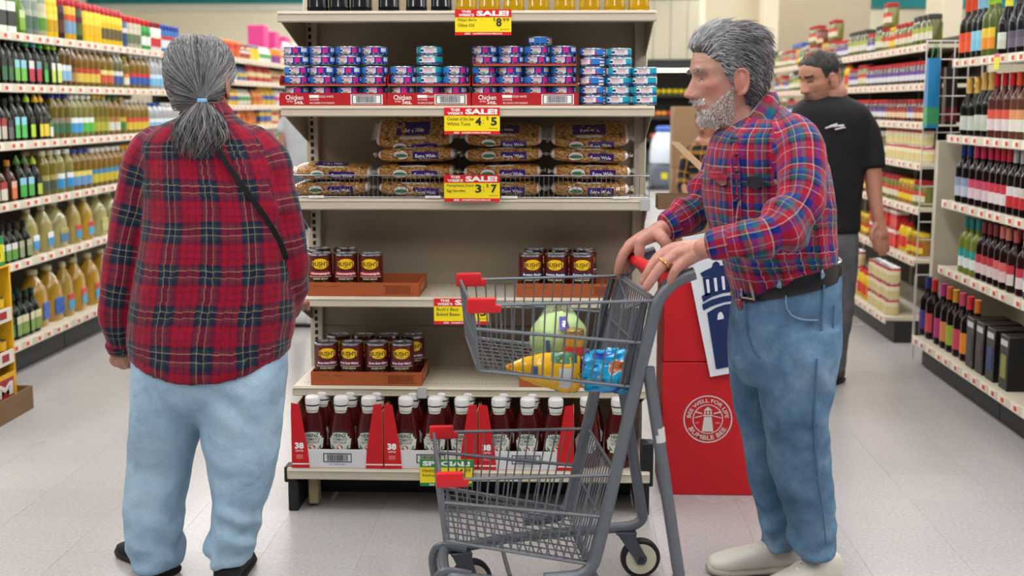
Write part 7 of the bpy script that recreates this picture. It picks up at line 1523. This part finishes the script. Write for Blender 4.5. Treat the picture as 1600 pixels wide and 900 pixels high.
# ================================================================== people further back
def mask2(th, z):
    a = abs(th); return mmask(th, z) if a > .95 else max(0, min(1, (z-(.080-.02*a-.03*max(0, a-.5)))/.008))
def shift_px(spec, dx):
    for k in ('sleeves', 'arms', 'fingers'): spec[k] = [[(q[0]+dx,)+q[1:] for q in a] for a in spec[k]]
    spec['torso'] = [(q[0], q[1]+dx, q[2]+dx)+q[3:] for q in spec['torso']]; spec['legs'] = [[(q[0], q[1]+dx, q[2]+dx)+q[3:] for q in a] for a in spec['legs']]; spec['head'] = (spec['head'][0]+dx,)+spec['head'][1:]
    return spec
def simple_person(label, Y, spec):
    """spec: torso rows, sleeves, arms, pants rows, legs, head pose, colours"""
    o = spec['origin']; t = thing('person', label, 'person', o)
    tl_ = rows(spec['torso'], Y, 28); sl = [limb(q, 14, 3, (1, .2)) for q in spec['sleeves']]; me = fuse([tl_]+sl, spec.get('vox', .011), 3)
    displace(me, lambda p, n: noise.fractal((p.x*7, p.y*7, p.z*5), .9, 2.1, 3)*.006)
    if spec.get('plaid'): cloth_uv(me, [tl_]+sl)
    finish(me, spec['shirt'], 'shirt', t, o)
    lg = [rows(q, Y, 22) for q in spec['legs']]; me = fuse(lg, .011, 8); displace(me, lambda p, n: noise.fractal((p.x*7, p.y*7, p.z*7), .9, 2.1, 3)*.006); finish(me, spec['pants'], 'trousers', t, o)
    Mh = head_matrix(*spec['head']); L = head_lofts(Mh, 48); cN = Mh @ Vector((-.03, 0, -.08)); top = sum(tl_.r[4], Vector())/tl_.n
    L += [limb3([cN, (cN+top)/2, top], [.055, .06, .08])]
    if 'neck' in spec: L += [limb3([Mh @ Vector((-.045, 0, -.03)), onY(*spec['neck'][0]), onY(*spec['neck'][1])], [.055, .058, .07])]
    for a in spec['arms']: L.append(limb(a, 14, 3))
    for f in spec['fingers']: L.append(limb(f, 10, 3))
    me = fuse(L, .0045, 2); iv = Mh.inverted(); s0 = Vector(lin(spec['skin'])); s1 = Vector(lin(spec['stubble'])); lash = Vector(lin('#3a2620'))
    def tf(p):
        q = iv @ p; c = s0
        if abs(q.x) < .15 and abs(q.y) < .11 and q.z > -.14:
            th = math.atan2(q.y, q.x)
            if q.z < -.035 and abs(th) < 1.4: c = s0.lerp(s1, .55)
            if abs(abs(th)-.37) < .18 and abs(q.z-.005) < .004: c = lash
            if abs(abs(th)-.38) < .26 and abs(q.z-.031) < .005: c = lash
            if abs(th) < .3 and abs(q.z+.0635) < .003: c = Vector(lin('#7a3a34'))
        return c
    set_tint(me, tf); finish(me, skin_mat('x', spec['seed']), 'body', t, o)
    hm = hair_mat(spec['seed'], .6); lo, hi = spec['hair']
    shell(Mh, mask2, lambda th, z: .003+.004*max(0, min(1, z/.08)), 'hair', t, o, hm, lambda: grey(lo, hi, (1, .95, .9)), 48, 36, lump=.002)
    P = []
    for k in range(1800):
        th = random.uniform(-PI, PI); z = random.uniform(-.1, .1138)
        if mask2(th, z) < .4: continue
        p = head_pt(th, z, .006, None); d = (p.normalized()*.8+Vector((-.5, 0, .1))+Vector((random.gauss(0, .3), random.gauss(0, .3), random.gauss(0, .3)))).normalized(); P.append([Mh @ (p+d*(.012*s_)) for s_ in (0, .5, 1)])
    strands(P, 3, .0012, lambda: grey(lo, hi*1.6, (1, .95, .9)), hm, 'hair_strands', t, o)
    for a, hd_ in spec['shoes']: shoe(a, hd_, .28, .048, .10, M(spec['shoe_col'], .6), M('#1c1a18', .7), t, o)
    return t
Y2 = 6.1; o2 = Vector((onY(1305, 500, Y2).x, Y2, 0))
p2 = simple_person('person in black T-shirt and grey trousers looking down in the jar aisle', Y2, dict(origin=o2, seed=3, shirt=M('#0f0f12', .85, bump=.25, bscale=20), pants=denim_mat('#4a4c50', '#5c5e62', '#6e7074', 3), skin='#b07c66', stubble='#84685c', hair=(.012, .04), shoe_col='#3a2a20',
  torso=[(134, 1284, 1312, .055), (144, 1276, 1320, .065), (151, 1262, 1326, .075), (160, 1246, 1344, .10), (175, 1236, 1358, .125), (205, 1230, 1362, .135), (260, 1230, 1352, .14), (310, 1233, 1346, .135), (345, 1237, 1343, .135), (361, 1239, 1342, .132), (362, 1255, 1325, .09)],
  sleeves=[[(1338, 178, 6.1, 17), (1354, 205, 6.08, 20), (1362, 240, 6.06, 19.5), (1364, 262, 6.05, 19)], [(1256, 178, 6.1, 17), (1243, 205, 6.12, 19), (1236, 255, 6.12, 18)]],
  arms=[[(1300, 190, 6.1, 16), (1345, 190, 6.1, 16), (1362, 250, 6.06, 13.5), (1366, 300, 6.04, 12), (1371, 335, 6.02, 9.5), (1374, 350, 6.02, 9.5), (1377, 366, 6.02, 11)], [(1300, 190, 6.1, 16), (1250, 190, 6.1, 15), (1236, 255, 6.12, 13), (1222, 290, 6.02, 11), (1200, 292, 5.94, 9), (1190, 293, 5.92, 10)]],
  fingers=[[(1369, 364, 6.0, 4.6), (1366, 378, 6.0, 4.2), (1369, 390, 6.01, 3.6)], [(1374, 368, 6.0, 4.6), (1373, 384, 6.0, 4.2), (1376, 397, 6.01, 3.6)], [(1379, 368, 6.01, 4.6), (1380, 384, 6.01, 4.2), (1382, 397, 6.02, 3.6)], [(1384, 366, 6.02, 4.2), (1386, 380, 6.02, 3.8), (1387, 391, 6.03, 3.3)], [(1368, 352, 6.0, 4.6), (1362, 364, 5.99, 4.2), (1362, 374, 5.99, 3.6)]],
  legs=[[(345, 1241, 1340, .12), (380, 1240, 1341, .13), (420, 1246, 1338, .115), (450, 1262, 1322, .08)], [(400, 1284, 1340, .11), (450, 1286, 1336, .10), (500, 1288, 1330, .088), (550, 1290, 1322, .078), (578, 1291, 1318, .072), (582, 1298, 1312, .05)], [(400, 1240, 1292, .11, 6.14), (450, 1243, 1290, .10, 6.16), (500, 1246, 1288, .088, 6.18), (550, 1250, 1284, .078, 6.2), (574, 1252, 1282, .072, 6.2), (577, 1258, 1274, .05, 6.2)]],
  neck=((1302, 140, 6.11), (1304, 165, 6.12)), head=(1281, 123, 6.08, PI+.48, .28, 0, 1.05), shoes=[((onY(1304, 590, 6.1).x, 6.12), PI+.9), ((onY(1266, 585, 6.2).x, 6.2), PI+.7)]))
lg_ = MB(); c = onY(1305, 199, 5.955)
for a, b_ in (((-.05, -.004), (-.012, .006)), ((-.03, .004), (.01, .016)), ((-.012, .004), (.045, .010)), ((.0, -.010), (.04, -.002)), ((.02, .008), (.052, -.002))): lg_.tube([c+Vector((a[0]*.9, 0, a[1]))-o2, c+Vector((b_[0]*.9, 0, b_[1]))-o2], .0045, 6, M('#c8c8cc', .7))
tagkind(lg_.build('chest_mark', p2), 'stuff')
Y3 = 7.6; o3 = Vector((onY(478, 300, Y3).x, Y3, 0))
simple_person('person in pale grey T-shirt half hidden behind the endcap shelving', Y3, shift_px(dict(origin=o3, seed=4, shirt=M('#b9bcc4', .85, bump=.2, bscale=20), pants=denim_mat('#3a4a5c', '#4a5c70', '#5c6e82', 4), skin='#a87a66', stubble='#a87a66', hair=(.02, .06), shoe_col='#cfcfcf',
  torso=[(158, 478, 502, .05), (166, 468, 514, .08), (176, 458, 526, .11), (195, 456, 532, .125), (230, 462, 530, .125), (262, 464, 526, .12), (272, 465, 525, .115), (273, 476, 514, .08)], sleeves=[[(470, 182, 7.6, 10), (462, 194, 7.58, 12), (459, 208, 7.57, 11.5)], [(515, 182, 7.6, 10), (524, 200, 7.6, 12), (526, 210, 7.6, 11)]],
  arms=[[(490, 182, 7.6, 12), (464, 190, 7.58, 9.5), (458, 220, 7.56, 8), (457, 240, 7.55, 7), (459, 250, 7.54, 6.5), (461, 258, 7.54, 7)], [(490, 182, 7.6, 12), (522, 190, 7.6, 9), (527, 225, 7.6, 8), (528, 255, 7.58, 6.5)]], fingers=[[(457, 258, 7.54, 3), (456, 266, 7.54, 2.8), (458, 273, 7.54, 2.4)], [(461, 260, 7.53, 3), (461, 269, 7.53, 2.8), (463, 276, 7.53, 2.4)], [(465, 259, 7.53, 3), (466, 268, 7.53, 2.8), (467, 275, 7.53, 2.4)], [(468, 257, 7.54, 2.8), (470, 265, 7.54, 2.5), (470, 271, 7.54, 2.2)], [(466, 252, 7.52, 3), (472, 257, 7.52, 2.8), (474, 263, 7.52, 2.4)]],
  legs=[[(264, 465, 525, .11), (290, 465, 525, .12), (310, 470, 520, .10)], [(295, 465, 496, .10), (350, 467, 492, .085), (420, 468, 488, .07), (470, 469, 487, .065)], [(295, 494, 525, .10), (350, 497, 522, .085), (420, 500, 520, .07), (470, 501, 519, .065)]],
  head=(490, 128, 7.6, .3, .1, 0, .98), shoes=[((onY(464, 490, 7.6).x, 7.6), .2), ((onY(496, 490, 7.6).x, 7.6), .2)]), -15))
Y4 = 8.6; o4 = Vector((onY(1088, 300, Y4).x, Y4, 0))
simple_person('small person in yellow and black plaid half hidden behind the bearded person', Y4, dict(origin=o4, seed=5, plaid=1, shirt=plaid_mat([(0, '#14161c'), (.3, '#b07c28'), (.36, '#14161c'), (.5, '#23304a'), (.62, '#c08a30'), (.8, '#1a1c24')], .16, seed=5), pants=denim_mat('#2c3444', '#3a4456', '#485468', 5), skin='#a8745e', stubble='#a8745e', hair=(.015, .05), shoe_col='#4a4a4a', vox=.01,
  torso=[(218, 1092, 1112, .04), (224, 1082, 1122, .07), (234, 1071, 1130, .09), (262, 1066, 1132, .11), (300, 1062, 1132, .12), (335, 1060, 1134, .125), (337, 1075, 1120, .08)], sleeves=[[(1076, 236, 8.6, 8), (1068, 262, 8.55, 10), (1066, 296, 8.5, 9), (1076, 312, 8.42, 8)], [(1124, 236, 8.6, 8), (1134, 264, 8.6, 10), (1136, 300, 8.55, 9)]],
  arms=[[(1100, 240, 8.6, 9), (1074, 240, 8.58, 7), (1067, 290, 8.5, 6), (1080, 316, 8.38, 5)], [(1100, 240, 8.6, 9), (1130, 244, 8.6, 7), (1136, 310, 8.52, 5)]], fingers=[[(1080, 316, 8.38, 3), (1086, 320, 8.36, 2.6), (1089, 324, 8.35, 2.2)], [(1080, 313, 8.38, 3), (1087, 315, 8.36, 2.6), (1092, 318, 8.35, 2.2)], [(1078, 319, 8.38, 3), (1083, 325, 8.36, 2.6), (1085, 329, 8.35, 2.2)]],
  legs=[[(325, 1064, 1132, .11), (350, 1064, 1132, .11), (375, 1072, 1124, .08)], [(360, 1064, 1097, .085), (420, 1067, 1094, .07), (455, 1070, 1092, .062)], [(360, 1099, 1132, .085), (420, 1102, 1129, .07), (455, 1104, 1127, .062)]],
  head=(1104, 192, 8.6, PI+1.1, .15, 0, .88), shoes=[((onY(1081, 460, 8.6).x, 8.62), PI+1.2), ((onY(1115, 460, 8.6).x, 8.62), PI+1.2)]))

# small yellow shelf tag hanging under the top wine shelf
p = onX(1557, 86, 1.985); t = thing('hanging_tag', 'small yellow and pink price tag hanging from the top wine shelf edge', 'price tag', (1.988, p.y, p.z-.03))
MB().box(-.001, .001, -.035, .035, -.035, .02, M('#e4dc2c', .5)).build('card', t); MB().box(-.0014, -.001, -.035, .035, .02, .036, M('#d86a90', .5)).build('colour_band', t)
